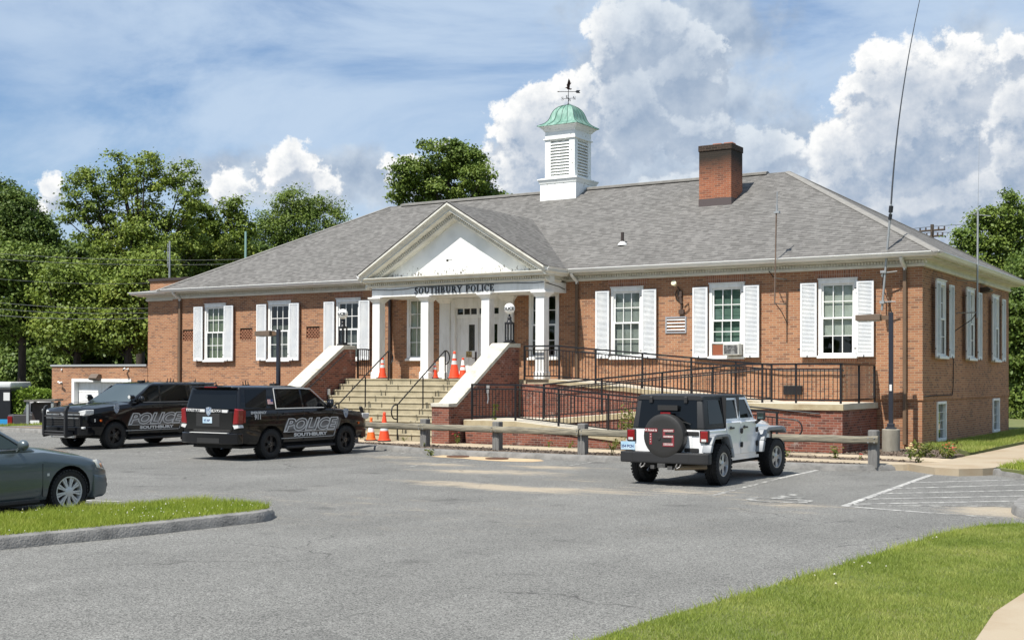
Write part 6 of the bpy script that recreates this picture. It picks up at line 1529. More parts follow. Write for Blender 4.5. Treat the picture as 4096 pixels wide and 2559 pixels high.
# ---------------- the white off-roader
WR = .405
def jeep(loc):
    root = empty('off_road_vehicle', loc, 'boxy white off-roader with a black hard top and a spare wheel on its tailgate', 'off-roader')
    hw = .785
    tub = MB().rings([[(-x, -.73, z) for x, z in ()] or [(-hw, -.73, .52), (-hw, -.73, 1.06), (-hw + .02, -.73, 1.09), (hw - .02, -.73, 1.09), (hw, -.73, 1.06), (hw, -.73, .52)],
                      [(-hw, .39, .50), (-hw, .39, 1.06), (-hw + .02, .39, 1.09), (hw - .02, .39, 1.09), (hw, .39, 1.06), (hw, .39, .50)]])
    tub.rings([[(-hw, y, .50), (-hw, y, 1.19), (-hw + .03, y, 1.235), (hw - .03, y, 1.235), (hw, y, 1.19), (hw, y, .50)] for y in (.391, 2.02)])
    hood = MB().rings([[(-w, y, .55), (-w, y, z - .10), (-w + .10, y, z - .012), (-w * .4, y, z + .012), (w * .4, y, z + .012), (w - .10, y, z - .012), (w, y, z - .10), (w, y, .55)] for y, w, z in ((2.021, .735, 1.245), (2.25, .715, 1.24), (3.0, .65, 1.20), (3.3, .62, 1.16), (3.42, .60, 1.10))]).build('bonnet', M_jw, root, local=True, smooth=35, bevel=.012)
    body = tub.build('body', M_jw, root, local=True, smooth=30)
    cuts = []
    for sx in (-1, 1):
        c = MB().prism([(-.60, .3), (-.60, .70), (-.42, .90), (.30, .90), (.46, .50), (.48, .3)], 0, sx * .45, sx * 1.0).build('cutter', M_rub, None); c.location = root.location; cuts.append(c)
    bpy.context.view_layer.update(); boolean_cut(body, cuts)
    # rockers
    for sx in (-1, 1): MB().prism([(.52, .50), (2.2, .50), (2.2, .44), (.58, .44)], 0, sx * .70, sx * .775).build('rocker', M_jw, root, local=True)
    MB().box(-.55, .55, -.7, 3.3, .34, .52).box(-.30, .30, -.85, -.6, .36, .46).build('chassis', M_rub, root, local=True)
    # hard top
    hb, ht = .775, .69
    top = MB().rings([[(-hb, -.735, 1.091), (hb, -.735, 1.091), (hb, .388, 1.091), (-hb, .388, 1.091)], [(-ht, -.63, 1.72), (ht, -.63, 1.72), (ht, .388, 1.72), (-ht, .388, 1.72)]]).build('hard_top', M_top, root, local=True, bevel=.045, bseg=3, smooth=40)
    MB().rings([[(-ht - .01, y, z - .08), (-ht - .005, y, z - .03), (-ht + .05, y, z), (ht - .05, y, z), (ht + .005, y, z - .03), (ht + .01, y, z - .08)] for y, z in ((-.66, 1.745), (-.55, 1.765), (.4, 1.775), (1.5, 1.765), (1.66, 1.74))]).build('roof', M_top, top, local=True, smooth=40)
    xf = lambda z: hb + (ht - hb) * (z - 1.091) / (1.72 - 1.091)
    for sx in (-1, 1):
        poly_side(MB(), [(-.45, 1.20), (.30, 1.20), (.28, 1.655), (-.40, 1.655)], xf, .004, .004, sx).build('window', mat('jeep_glass', (.004, .006, .005), .03, spec=.16), top, local=True)
        # doors: white lower panels, frames and windows
        for (a, b, P) in ((.41, 1.145, [(.41, 1.235), (1.145, 1.235), (1.11, 1.70), (.41, 1.70)]), (1.165, 1.99, [(1.165, 1.235), (1.97, 1.235), (1.63, 1.70), (1.135, 1.70)])):
            y0, y1 = a, b
            dr_ = poly_side(MB(), [(a, .56), (b - (.10 if b > 1.5 else 0), .56), (b, .70), (b, 1.205), (a, 1.205)] if b > 1.5 else [(a + .10, .66), (a + .22, .56), (b, .56), (b, 1.205), (a, 1.205)], lambda z: hw, .012, .01, sx).build('door', M_jw, root, local=True, bevel=.004)
            cy, cz = sum(p[0] for p in P) / 4, sum(p[1] for p in P) / 4
            inner = [(p[0] + (cy - p[0]) / abs(cy - p[0]) * .05, p[1] + (cz - p[1]) / abs(cz - p[1]) * .045) for p in P]
            m = MB(); n = 4
            for i in range(n):
                q = [P[i], P[(i + 1) % n], inner[(i + 1) % n], inner[i]]; poly_side(m, q, xf, .006, .03, sx)
            m.build('door_frame', M_jw, dr_, local=True); poly_side(MB(), inner, xf, -.012, .004, sx).build('window', mat('jeep_glass', (.004, .006, .005), .03, spec=.16), dr_, local=True)
            hy = a + .14 if b < 1.5 else a + .10
            MB().box(sx * .80, sx * .835, hy, hy + .19, 1.075, 1.11).lathe([(.035, sx * .80), (.035, sx * .812), (0.001, sx * .812)], (0, hy + .06, 1.10), 12, axis=0).build('handle', M_trimb, dr_, local=True, bevel=.008)
            m = MB()
            for z in (.70, .98): m.box(sx * .798, sx * .825, b - .03, b + .07, z, z + .09); m.tube((sx * .82, b + .01, z - .012), (sx * .82, b + .01, z + .10), .018, 8)
            m.build('hinge', M_trimb, dr_, local=True, bevel=.008)
        MB().box(sx * .60, sx * .785, .386, .412, 1.1, 1.72).box(sx * .66, sx * .75, 1.11, 1.165, 1.24, 1.70).build('pillar', M_top, root, local=True)
        # flares
        def flare(P, T, x0, x1):
            m = MB(); n = len(P)
            for i in range(n - 1):
                a, b = P[i], P[i + 1]; c, d_ = T[i + 1], T[i]
                vs = [(sx * x0, *a), (sx * x0, *b), (sx * x0, *c), (sx * x0, *d_), (sx * x1, *a), (sx * x1, *b), (sx * x1, *c), (sx * x1, *d_)]
                m.add(vs, [(0, 1, 2, 3), (7, 6, 5, 4), (0, 4, 5, 1), (1, 5, 6, 2), (2, 6, 7, 3), (3, 7, 4, 0)])
            return m
        o = flare([(-.82, .66), (-.74, .82), (-.58, .98), (-.45, 1.01), (.18, 1.01), (.30, .97), (.44, .72), (.52, .52)], [(-.70, .66), (-.64, .79), (-.52, .92), (-.42, .945), (.14, .945), (.22, .91), (.34, .70), (.42, .52)], .74, .93).build('wheel_arch', M_flare, root, local=True, bevel=.018, bseg=2, smooth=40)
        o = flare([(1.98, .56), (2.08, .80), (2.22, 1.02), (2.36, 1.07), (3.20, 1.07), (3.38, 1.03), (3.46, .93)], [(2.10, .56), (2.18, .77), (2.30, .94), (2.40, .985), (3.20, .985), (3.34, .95), (3.42, .90)], .55, .94).build('wheel_arch', M_flare, root, local=True, bevel=.018, bseg=2, smooth=40)
        MB().prism([(2.0, .56), (2.12, .56), (2.32, .96), (2.3, 1.03), (2.0, 1.0)], 0, sx * .60, sx * .78).build('wing_panel', M_jw, root, local=True)
        MB().box(sx * .55, sx * .62, 2.1, 3.4, .5, 1.0).build('inner_wing', M_rub, root, local=True)
        # mirror, tail light
        MB().box(sx * .84, sx * 1.01, 1.90, 1.98, 1.23, 1.39).tube((sx * .80, 1.95, 1.16), (sx * .90, 1.95, 1.24), .035, 8).build('mirror', M_trimb, root, local=True, bevel=.025, bseg=2)
        MB().box(sx * .87, sx * .99, 1.893, 1.8995, 1.25, 1.37).build('mirror_glass', mat('mirror', (.28, .36, .34), .05, .9), root, local=True)
        tl = MB().box(sx * .70, sx * .86, -.79, -.68, .86, 1.07).build('taillight', M_red, root, local=True, bevel=.015)
        MB().box(sx * .685, sx * .872, -.775, -.70, .845, 1.085).build('lamp_bezel', M_trimb, tl, local=True, bevel=.01); MB().box(sx * .73, sx * .83, -.795, -.788, .87, .92).build('reversing_light', M_clear, tl, local=True)
        wheel(root, sx * .79, 0, WR, .255, .235, 5, M_alloy, sx, dish=.045); wheel(root, sx * .79, 2.95, WR, .255, .235, 5, M_alloy, sx, steer=R(-6), dish=.045)
    # windscreen and cowl
    yf = lambda z: 2.03 + (1.64 - 2.03) * (z - 1.23) / .50
    poly_end(MB(), [(-.74, 1.235), (.74, 1.235), (.69, 1.735), (-.69, 1.735)], yf, .0, .05, 1).build('windscreen_frame', M_jw, root, local=True)
    poly_end(MB(), [(-.67, 1.29), (.67, 1.29), (.63, 1.69), (-.63, 1.69)], yf, .008, .065, 1).build('windscreen', M_cglass, root, local=True)
    # rear window with hinges, wiper, brake light
    yr_ = lambda z: -.738 + (z - 1.091) * .105 / .63
    poly_end(MB(), [(-.64, 1.115), (.62, 1.115), (.58, 1.665), (-.60, 1.665)], yr_, .004, .01, -1).build('rear_window', M_cglass, top, local=True)
    m = MB()
    for x in (-.38, .36): m.box(x - .035, x + .035, -.70, -.64, 1.60, 1.72); m.box(x - .03, x + .03, -.68, -.60, 1.70, 1.735)
    m.build('glass_hinge', M_trimb, top, local=True, bevel=.008)
    MB().box(-.20, .22, -.775, -.72, 1.46, 1.56).path([(-.1, -.79, 1.24), (.2, -.77, 1.28), (.5, -.76, 1.20)], .008, 5).build('wiper', M_rub, top, local=True)
    MB().box(-.11, .10, -.85, -.80, 1.385, 1.425).box(-.02, .02, -.84, -.74, 1.30, 1.40).build('brake_light', M_red, root, local=True)
    # tailgate details
    for z_ in (.66, .98): MB().box(.36, .66, -.762, -.73, z_, z_ + .08).build('tailgate_hinge', M_trimb, root, local=True, bevel=.01)
    MB().box(-.56, .52, -.745, -.72, .58, 1.08).build('tailgate', M_jw, root, local=True, bevel=.01)
    MB().box(-.79, -.60, -.742, -.725, .60, .62).build('handle', M_trimb, root, local=True)
    # spare wheel in its soft cover
    sp = MB().lathe([(.02, -.78), (.40, -.78), (.425, -.80), (.43, -.86), (.43, -.98), (.415, -1.02), (.38, -1.035), (.30, -1.038), (.02, -1.04)], (0, 0, 0), 40, axis=1).build('spare_wheel_cover', mat('vinyl_cover', (.022, .021, .020), .5, bump=.12, bscale=14), root, local=True, smooth=40)
    sp.location = (.02, 0, .97)
    M_rp = mat('red_print', (.19, .022, .03), .7); M_wp = mat('white_print', (.7, .66, .62), .6)
    m = MB(); Y = -1.0425
    m.box(-.385, -.115, Y - .002, Y + .01, .075, .145); m.box(-.285, -.23, Y - .002, Y + .01, -.165, .06)
    for a, b, c, d_ in ((.0, .24, .075, .135), (.0, .05, .0, .075), (.0, .24, -.035, .02), (.19, .24, -.13, -.035), (.0, .24, -.20, -.13)): m.box(a, b, Y - .002 - .0004 * len(m.f) / 6, Y + .01, c, d_)
    m.build('cover_print', M_rp, sp, local=True)
    t = text_mb('A Scout is', .06, 0, 0, .0015); a, b = extent(t); w = MB(); w.v = [(-.375 + (v[0] - a) * .25 / (b - a), Y - .0065, .092 + v[1]) for v in t.v]; w.f = t.f
    w.build('lettering', M_wp, sp, local=True, fix=False)
    m = MB()
    for a, b, c in ((.02, .22, .11), (.02, .22, .088), (.02, .22, -.004), (.02, .22, -.022), (.02, .22, -.15), (.02, .22, -.172), (-.268, -.247, -.02), (-.268, -.247, -.07), (-.268, -.247, .025), (-.268, -.247, -.12)):
        x = a
        while x < b: w_ = rnd.uniform(.012, .03); m.box(x, min(x + w_, b), Y - .0068, Y - .005, c, c + .011); x += w_ + .006
    m.build('small_print', M_wp, sp, local=True)
    MB().lathe([(.035, Y - .004), (.03, Y - .01), (.001, Y - .01)], (-.08, 0, -.05), 10, axis=1).build('camera_hole', M_rub, sp, local=True)
    # bumpers, plate, hitch
    bm_ = MB().rings([[(-.92, -.72, z), (-.94, -.95, z), (-.78, -1.02, z), (.78, -1.02, z), (.94, -.95, z), (.92, -.72, z)] for z in (.44, .48, .62, .65)]).build('rear_bumper', M_trimb, root, local=True, bevel=.02, bseg=2, smooth=35)
    for x_ in (-.66, .54): MB().box(x_, x_ + .015, -1.023, -1.0, .45, .64).build('bumper_seam', M_rub, bm_, local=True)
    pl = MB().box(-.95, -.64, -.90, -.885, .68, .84).build('licence_plate', M_plate, root, local=True)
    t = text_mb('254 PCN', .072, 0, 0, .003); w = MB(); w.v = [(v[0] * 1.0 - .94, -.9015, .725 + v[1]) for v in t.v]; w.f = t.f; w.build('plate_number', M_navy, pl, local=True, fix=False)
    MB().box(-.86, -.72, -.885, -.74, .70, .80).build('plate_bracket', M_trimb, root, local=True)
    m = MB(); m.box(-.09, .07, -1.06, -.8, .36, .44)
    for x in (-.42, .34): m.path([(x - .04, -.98, .44), (x - .04, -1.06, .38), (x, -1.09, .35), (x + .04, -1.06, .38), (x + .04, -.98, .44)], .018, 8)
    m.box(-.26, -.18, -1.0, -.9, .33, .40); m.box(.10, .20, -1.0, -.9, .32, .39)
    m.build('tow_hitch', mat('hitch_steel', (.16, .155, .15), .45, .6, var=.5, vscale=12), root, local=True)
    MB().tube((.22, -.9, .36), (.75, -.55, .38), .055, 10).build('exhaust', mat('exhaust_steel', (.24, .19, .13), .5, .6), root, local=True)
    MB().box(-.78, .78, 3.55, 3.80, .52, .70).build('front_bumper', M_trimb, root, local=True, bevel=.04, bseg=2)
    g = MB().box(-.56, .56, 3.40, 3.46, .62, 1.06).build('grille', M_jw, root, local=True, bevel=.03)
    m = MB()
    for k in range(7): m.box(-.25 + k * .083 - .02, -.25 + k * .083 + .02, 3.455, 3.463, .70, 1.0)
    m.build('grille_slot', M_rub, g, local=True)
    for sx in (-1, 1): MB().lathe([(.09, 3.44), (.09, 3.48), (.001, 3.49)], (sx * .40, 0, .88), 18, axis=1).build('headlight', M_clear, root, local=True)
    MB().box(-.45, .45, 3.0, 3.6, .45, .62).build('frame_horns', M_rub, root, local=True)
    # short rear overhang
    done = set()
    for c in kids(root):
        if c.name.startswith('tyre'): continue
        st_ = [c]
        while st_:
            q = st_.pop(); st_ += kids(q)
            if q.data.name in done: continue
            done.add(q.data.name)
            for v in q.data.vertices:
                if v.co.y < 0: v.co.y *= .86
    return root
jeep((-1.51, -12.75, 0))

# ---------------- the dark saloon behind the island
WR = .335
def saloon(loc):
    root = empty('saloon_car', loc, 'dark grey green saloon car cut off at the left edge behind the grass island', 'car')
    W = 2.81; f = lambda a: W + a
    S = [(-1.05, .62, .42, .86, .0, .2), (-.98, .80, .33, .93, .02, .2), (-.75, .89, .28, .99, .02, .2), (-.3, .92, .26, 1.0, .02, .2), (.4, .925, .22, .99, .02, .2), (1.3, .925, .21, .98, .02, .2), (f(-.75), .925, .21, .975, .05, .2), (f(-.45), .925, .22, .97, .07, .18),
         (f(-.1), .915, .22, .92, .075, .16), (f(.3), .90, .21, .855, .08, .15), (f(.55), .87, .20, .79, .075, .13), (f(.72), .82, .21, .70, .06, .11), (f(.83), .73, .24, .62, .03, .10), (f(.90), .58, .30, .56, .01, .08)]
    body = body_loft(S, M_sed, root, (0, W), .40, cutter_hw=.95)
    hb, ht = .86, .64
    zb = .95; roof = 1.47
    yb0, yb1, yt0, yt1 = -.55, f(-.50), .10, f(-1.35)
    cab = MB().rings([[(-hb, yb0, zb), (hb, yb0, zb), (hb, yb1, zb), (-hb, yb1, zb)], [(-ht, yt0, roof), (ht, yt0, roof), (ht, yt1, roof), (-ht, yt1, roof)]]).build('cabin', M_sed, root, local=True, bevel=.06, bseg=4, smooth=50)
    xf = lambda z: hb + (ht - hb) * (z - zb) / (roof - zb)
    for sx in (-1, 1):
        for P in ([(f(-1.62), 1.03), (f(-.82), 1.03), (f(-1.30), 1.36), (f(-1.62), 1.38)], [(.55, 1.03), (f(-1.68), 1.03), (f(-1.68), 1.38), (.62, 1.37)]):
            poly_side(MB(), P, xf, .006, .004, sx).build('window', mat('saloon_glass', (.02, .035, .03), .03, spec=.7), cab, local=True)
        MB().path([(sx * (xf(z) + .008), y, z) for y, z in ((.5, 1.005), (f(-.74), 1.005), (f(-1.30), 1.385), (.6, 1.40))], .012, 6).build('window_trim', mat('grey_trim', (.20, .21, .22), .3, .5), cab, local=True)
        MB().sphere((sx * 1.01, f(-.90), 1.08), .11, 10, (.9, .62, .72)).tube((sx * .88, f(-.90), 1.0), (sx * .97, f(-.90), 1.05), .03, 8).build('mirror', M_sed, root, local=True, smooth=50)
        m = MB()
        for y0, z0, z1 in ((f(-.50), .30, .93), (f(-1.60), .28, .95)): poly_side(m, [(y0, z0), (y0 + .008, z0), (y0 + .008, z1 - .14), (y0, z1 - .14)], lambda z: .925, .0015, .001, sx)
        m.build('door_seam', M_rub, body, local=True)
        MB().box(sx * .91, sx * .935, .55, f(-.55), .22, .27).build('sill', M_trimb, root, local=True, bevel=.008)
        poly_side(MB(), [(f(-.42), .60), (f(-.38), .60), (f(-.38), .64), (f(-.42), .64)], lambda z: .925, .004, .002, sx).build('wing_badge', M_silver, body, local=True)
        MB().box(sx * .92, sx * .95, f(-1.52), f(-1.34), .84, .87).build('door_handle', M_sed, root, local=True, bevel=.008)
        # headlight wraps round the corner
        P = [(sx * .875, f(.50), .80), (sx * .888, f(.55), .67), (sx * .815, f(.74), .62), (sx * .66, f(.865), .57), (sx * .60, f(.85), .64), (sx * .74, f(.70), .75)]
        c = Vector((0, f(-.2), .5)); vs = [Vector(p) for p in P]; n = len(P)
        hl = MB().add([v + (v - c).normalized() * .016 for v in vs] + [v - (v - c).normalized() * .10 for v in vs], [tuple(range(n)), tuple(range(2 * n - 1, n - 1, -1))] + [(i, (i + 1) % n, (i + 1) % n + n, i + n) for i in range(n)]).build('headlight', mat('headlamp_plastic', (.72, .72, .70), .2, coat=.5), root, local=True, bevel=.012, bseg=2, smooth=50)
        MB().sphere((sx * .868, f(.60), .695), .035, 8, (.5, .8, 1.2)).build('indicator', mat('pale_amber', (.50, .26, .15), .3), hl, local=True)
        wheel(root, sx * .80, 0, WR, .22, .235, 9, mat('hubcap_silver', (.58, .58, .56), .45, .2), sx, twin=True, dish=.025); wheel(root, sx * .80, W, WR, .22, .235, 9, mat('hubcap_silver', (.58, .58, .56), .45, .2), sx, twin=True, dish=.025)
    yfr = lambda z: yb1 + (yt1 - yb1) * (z - zb) / (roof - zb); yre = lambda z: yb0 + (yt0 - yb0) * (z - zb) / (roof - zb)
    poly_end(MB(), [(-.76, 1.0), (.76, 1.0), (.60, 1.43), (-.60, 1.43)], yfr, .006, .01, 1).build('windscreen', M_cglass, cab, local=True)
    poly_end(MB(), [(-.72, 1.0), (.72, 1.0), (.58, 1.43), (-.58, 1.43)], yre, .006, .01, -1).build('rear_window', M_cglass, cab, local=True)
    MB().box(-.42, .42, f(.86), f(.915), .40, .53).build('grille', M_trimb, root, local=True, bevel=.01)
    MB().rings([[(-.90, f(.46), z), (-.83 + i_, f(.76) - i_, z), (-.58, f(.935) - i_, z), (.58, f(.935) - i_, z), (.83 - i_, f(.76) - i_, z), (.90, f(.46), z), (.5, f(.3), z), (-.5, f(.3), z)] for z, i_ in ((.21, .05), (.26, .01), (.36, 0), (.48, 0), (.545, .015), (.57, .05))]).build('front_bumper', M_sed, root, local=True, bevel=.012, bseg=2, smooth=50)
    for sx in (-1, 1): MB().prism([(sx * .60, f(.925)), (sx * .825, f(.775)), (sx * .80, f(.74)), (sx * .58, f(.88))], 2, .36, .42).build('fog_recess', M_rub, root, local=True, bevel=.01)
    for sx in (-1, 1): MB().box(sx * .55, sx * .86, -1.05, -.88, .66, .85).build('taillight', M_red, root, local=True, bevel=.02)
    MB().box(-.75, .75, -.9, f(.6), .17, .26).build('underbody', M_rub, root, local=True)
    return root
saloon((-7.74, -26.0, 0))
WR = .385
# ---------------- at the far left: pickup tail, trailer, drop box on the lower drive
def far_left():
    p = at(60, 57, -1.0); rz = R(30)
    o = empty('pickup_truck', at(70, 58.5, -1.0), 'grey pickup truck with its tailgate and red tail light showing beyond the kerb', 'pickup', rz=HEAD + R(4))
    M_g = paint('pickup_grey', (.055, .052, .055), .35)
    MB().box(-.98, .98, .0, 2.1, .55, 1.32).build('bed', M_g, o, local=True, bevel=.05, bseg=2, smooth=40)
    MB().box(-.72, .72, -.02, .01, .68, 1.30).build('tailgate', M_g, o, local=True, bevel=.02)
    MB().lathe([(.085, -.03), (.001, -.032)], (-.05, 0, .98), 16, axis=1).build('emblem', M_silver, o, local=True)
    for s in (-1, 1): MB().box(s * .76, s * .99, -.03, .06, .72, 1.24).build('taillight', M_red, o, local=True, bevel=.02); 
    for s in (-1, 1):
        for y in (.9, 4.3): MB().lathe([(.2, -.12), (.38, -.12), (.40, -.08), (.40, .08), (.38, .12), (.2, .12)], (s * .84, y, .40), 24, axis=0).build('wheel', M_tyre, o, local=True)
    MB().box(-.99, .99, -.12, .05, .48, .66).build('rear_bumper', M_chrome, o, local=True, bevel=.03)
    cb_ = MB().rings([[(-.98, 2.15, 1.3), (.98, 2.15, 1.3), (.98, 4.2, 1.3), (-.98, 4.2, 1.3)], [(-.78, 2.3, 1.9), (.78, 2.3, 1.9), (.78, 3.5, 1.9), (-.78, 3.5, 1.9)]]).box(-.98, .98, 2.101, 5.4, .55, 1.3).build('cab', M_g, o, local=True, bevel=.04, bseg=2, smooth=40)
    MB().box(-.6, .6, 2.16, 2.20, 1.4, 1.8).build('rear_window', M_cglass, cb_, local=True)
    o = empty('box_trailer', at(-28, 62, -1.0), 'dark box trailer with a white roof and bright blue lower panel at the left edge', 'trailer', rz=HEAD + R(4))
    MB().box(-1.1, 1.1, 0, 3.2, .85, 2.5).build('body', mat('trailer_black', (.012, .013, .016), .4), o, local=True, bevel=.03)
    MB().box(-1.12, 1.12, -.02, 3.22, 2.5, 2.82).build('roof', M_camw, o, local=True, bevel=.09, bseg=3, smooth=40)
    MB().box(-1.105, 1.105, -.01, 3.21, .62, .98).build('lower_panel', mat('bright_blue', (.03, .30, .62), .4), o, local=True)
    MB().box(.75, 1.05, -.012, .0, 1.9, 2.3).build('sticker', M_camw, o, local=True)
    for s in (-1, 1): MB().lathe([(.2, -.1), (.32, -.1), (.34, -.06), (.34, .06), (.32, .1), (.2, .1)], (s * 1.0, 1.6, .34), 20, axis=0).build('wheel', M_tyre, o, local=True)
    MB().box(-.9, .9, .1, 3.1, .5, .66).build('chassis', M_rub, o, local=True)
    o = empty('drop_box', at(104, 53.5, -1.0), 'open dark roofed drop box on thin legs with white printed signs beside the hedge', 'drop box', rz=HEAD)
    MB().prism([(-.66, 2.02), (.66, 2.06), (.66, 2.14), (-.66, 2.10)], 1, -.5, .5).build('roof', mat('box_roof', (.13, .125, .11), .8), o, local=True)
    for x in (-.52, .52):
        for y in (-.4, .4): MB().box(x - .05, x + .05, y - .05, y + .05, 0, 2.04).build('leg', mat('pale_leg', (.26, .28, .28), .6), o, local=True)
    MB().box(-.47, .47, -.05, .42, .9, 1.98).build('board', M_dkbrown, o, local=True)
    sg = MB().box(-.40, -.02, -.46, -.43, 1.02, 1.24).box(-.24, .10, -.47, -.44, .50, .98).build('sign', M_camw, o, local=True)
    t = text_mb('LPE', .15, 0, 0, .004); w = MB(); w.v = [(v[0] - .21, -.472, .72 + v[1]) for v in t.v]; w.f = t.f; w.build('lettering', M_navy, sg, local=True, fix=False)
far_left()
# ------------------------------------------------------------------ vegetation
def leaf_mat(name, c1, c2, c3, trans=.35, patch=.35):
    m = bpy.data.materials.new(name); t, N, L = nt(m); p = N['Principled BSDF']; out = N['Material Output']
    p.inputs['Roughness'].default_value = .55; p.inputs['Specular IOR Level'].default_value = .3
    geo = N.new('ShaderNodeNewGeometry')
    rp = N.new('ShaderNodeValToRGB'); e = rp.color_ramp.elements; e[0].color = (*c1, 1); e[1].color = (*c3, 1); q = rp.color_ramp.elements.new(.55); q.color = (*c2, 1)
    nz = N.new('ShaderNodeTexNoise'); nz.inputs['Scale'].default_value = patch; nz.inputs['Detail'].default_value = 3; L.new(geo.outputs['Position'], nz.inputs['Vector'])
    mm = N.new('ShaderNodeMath'); mm.operation = 'MULTIPLY_ADD'; mm.inputs[1].default_value = .55; L.new(geo.outputs['Random Per Island'], mm.inputs[0])
    m2 = N.new('ShaderNodeMath'); m2.operation = 'MULTIPLY_ADD'; m2.inputs[1].default_value = 1.3; m2.inputs[2].default_value = -.42; L.new(nz.outputs[0], m2.inputs[0]); L.new(m2.outputs[0], mm.inputs[2])
    L.new(mm.outputs[0], rp.inputs[0]); L.new(rp.outputs[0], p.inputs['Base Color'])
    tr = N.new('ShaderNodeBsdfTranslucent'); L.new(rp.outputs[0], tr.inputs[0])
    ms = N.new('ShaderNodeMixShader'); ms.inputs[0].default_value = trans; L.new(p.outputs[0], ms.inputs[1]); L.new(tr.outputs[0], ms.inputs[2]); L.new(ms.outputs[0], out.inputs[0])
    MATS[name] = m
    return m
M_leafA = leaf_mat('leaves_oak', (.075, .125, .020), (.135, .195, .032), (.22, .275, .052), trans=.22)
M_leafB = leaf_mat('leaves_maple', (.090, .14, .020), (.165, .225, .033), (.275, .32, .056), trans=.22)
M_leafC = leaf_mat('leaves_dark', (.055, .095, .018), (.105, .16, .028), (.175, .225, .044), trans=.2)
M_leafH = leaf_mat('hedge_leaves', (.09, .15, .02), (.17, .26, .03), (.25, .33, .05), patch=1.2)
M_bark = mat('bark', (.060, .045, .034), .95, var=.5, vscale=4, stretch=(4, 4, .6), bump=.6, bscale=8)
def quads_object(name, P, Nn, T, ln, wd, material, parent=None, loc=None):
    """many separate small leaves: centre, normal, direction, length, width (numpy arrays)"""
    n = len(P); B = np.cross(Nn, T); ln = ln[:, None]; wd = wd[:, None]
    V = np.empty((n, 4, 3), np.float32)
    V[:, 0] = P - T * ln * .5; V[:, 1] = P + B * wd * .5 + Nn * wd * .12; V[:, 2] = P + T * ln * .5; V[:, 3] = P - B * wd * .5 + Nn * wd * .12
    me = bpy.data.meshes.new(name); me.vertices.add(4 * n); me.vertices.foreach_set('co', V.reshape(-1))
    me.loops.add(4 * n); me.loops.foreach_set('vertex_index', np.arange(4 * n, dtype=np.int32))
    me.polygons.add(n); me.polygons.foreach_set('loop_start', np.arange(0, 4 * n, 4, dtype=np.int32)); me.polygons.foreach_set('loop_total', np.full(n, 4, np.int32))
    me.update(calc_edges=True); me.materials.append(material)
    o = bpy.data.objects.new(name, me); C.objects.link(o)
    if parent is not None: o.parent = parent
    return o
def unit(a): return a / np.maximum(1e-6, np.linalg.norm(a, axis=1, keepdims=True))
def crown_points(lobes, ntips, rg, shell=.62):
    """branch tips spread through a union of ellipsoids (metres, local), denser towards the outside"""
    L = np.array(lobes, float); vol = (L[:, 3] * L[:, 4] * L[:, 5]) ** .75; vol /= vol.sum()
    k = rg.choice(len(L), ntips, p=vol); d = unit(rg.normal(size=(ntips, 3))); r = (shell + (1 - shell) * rg.random(ntips) ** .7) * (1 + rg.normal(size=ntips) * .07)
    r = np.where(rg.random(ntips) < .22, rg.random(ntips) ** .5 * .8, r)
    return L[k, :3] + d * r[:, None] * L[k, 3:6], d
def make_tree(name, base, lobes, seed, label, material=None, ntips=300, per=55, leaf=.24, spread=.5, trunk_r=.22, group='trees around the police station', limbs=14, cat='tree', hang=.25):
    """lobes: (x, y, z, rx, ry, rz) in metres relative to the base"""
    rg = np.random.default_rng(seed); per = int(per * 1.7); leaf *= .78
    o = empty(name, base, label, cat, group)
    tips, d = crown_points(lobes, ntips, rg)
    n = ntips * per; k = np.repeat(np.arange(ntips), per)
    sp_ = spread * (.55 + .9 * rg.random(ntips))
    off = rg.normal(size=(n, 3)) * (sp_[k])[:, None] * np.array([1, 1, .55]) * .6
    P = tips[k] + off
    Nn = unit(rg.normal(size=(n, 3)) * .75 + np.array([-.05, -.35, .8]) * .8 + d[k] * .5); T = unit(np.cross(Nn, rg.normal(size=(n, 3)))); T = unit(T + np.array([0, 0, -hang]))
    T = unit(T - Nn * (T * Nn).sum(1, keepdims=True))
    ln = leaf * (.6 + .8 * rg.random(n)); quads_object('crown', P, Nn, T, ln, ln * (.5 + .25 * rg.random(n)), material or M_leafA, o)
    zc = min(l[2] - l[5] * .2 for l in lobes); top = max(lobes, key=lambda l: l[2] + l[5]); m = MB()
    m.path([(0, 0, -.3), (.05, 0, zc * .4), (0.1, 0, zc * .8), (top[0] * .5, top[1] * .5, (zc + top[2]) / 2 + .2), (top[0], top[1], top[2] + top[5] * .4)], [trunk_r * 1.25, trunk_r, trunk_r * .85, trunk_r * .5, trunk_r * .12], 8)
    for i in range(limbs):
        t = tips[rg.integers(ntips)]; z0 = zc * .75 + (t[2] - zc * .75) * .35 * rg.random(); z0 = max(z0, zc * .5)
        a = Vector((0, 0, z0)); b = Vector(t); mid = a.lerp(b, .5) + Vector((0, 0, -.05 * (b - a).length)); m.path([a, mid, b], [trunk_r * .42, trunk_r * .25, .02], 6)
    m.build('trunk', M_bark, o, local=True, smooth=60, uv=False)
    return o
def px_tree(name, bx, depth, px_lobes, seed, label, gz=-.5, **kw):
    """lobes given as seen sizes (column, row, half width, half height) for a tree standing at a real distance"""
    base = at(bx, depth, gz); k = depth / 2967.7; Ls = []
    rg = random.Random(seed)
    for (x, y, rx, ry) in px_lobes:
        dv = R0 * ((x - bx) * k); r = (rx + ry) / 2 * k; dd = Vector((Fw.x, Fw.y, 0)).normalized() * rg.uniform(-.6, .9) * r * .8
        Ls.append((dv.x + dd.x, dv.y + dd.y, zat(y, depth) - gz, rx * k, r, ry * k))
    # ellipsoids are axis aligned in the world: use the mean horizontal radius
    Ls = [(a, b, c, (d + e) / 2, (d + e) / 2, f) for a, b, c, d, e, f in Ls]
    return make_tree(name, base, Ls, seed, label, **kw)
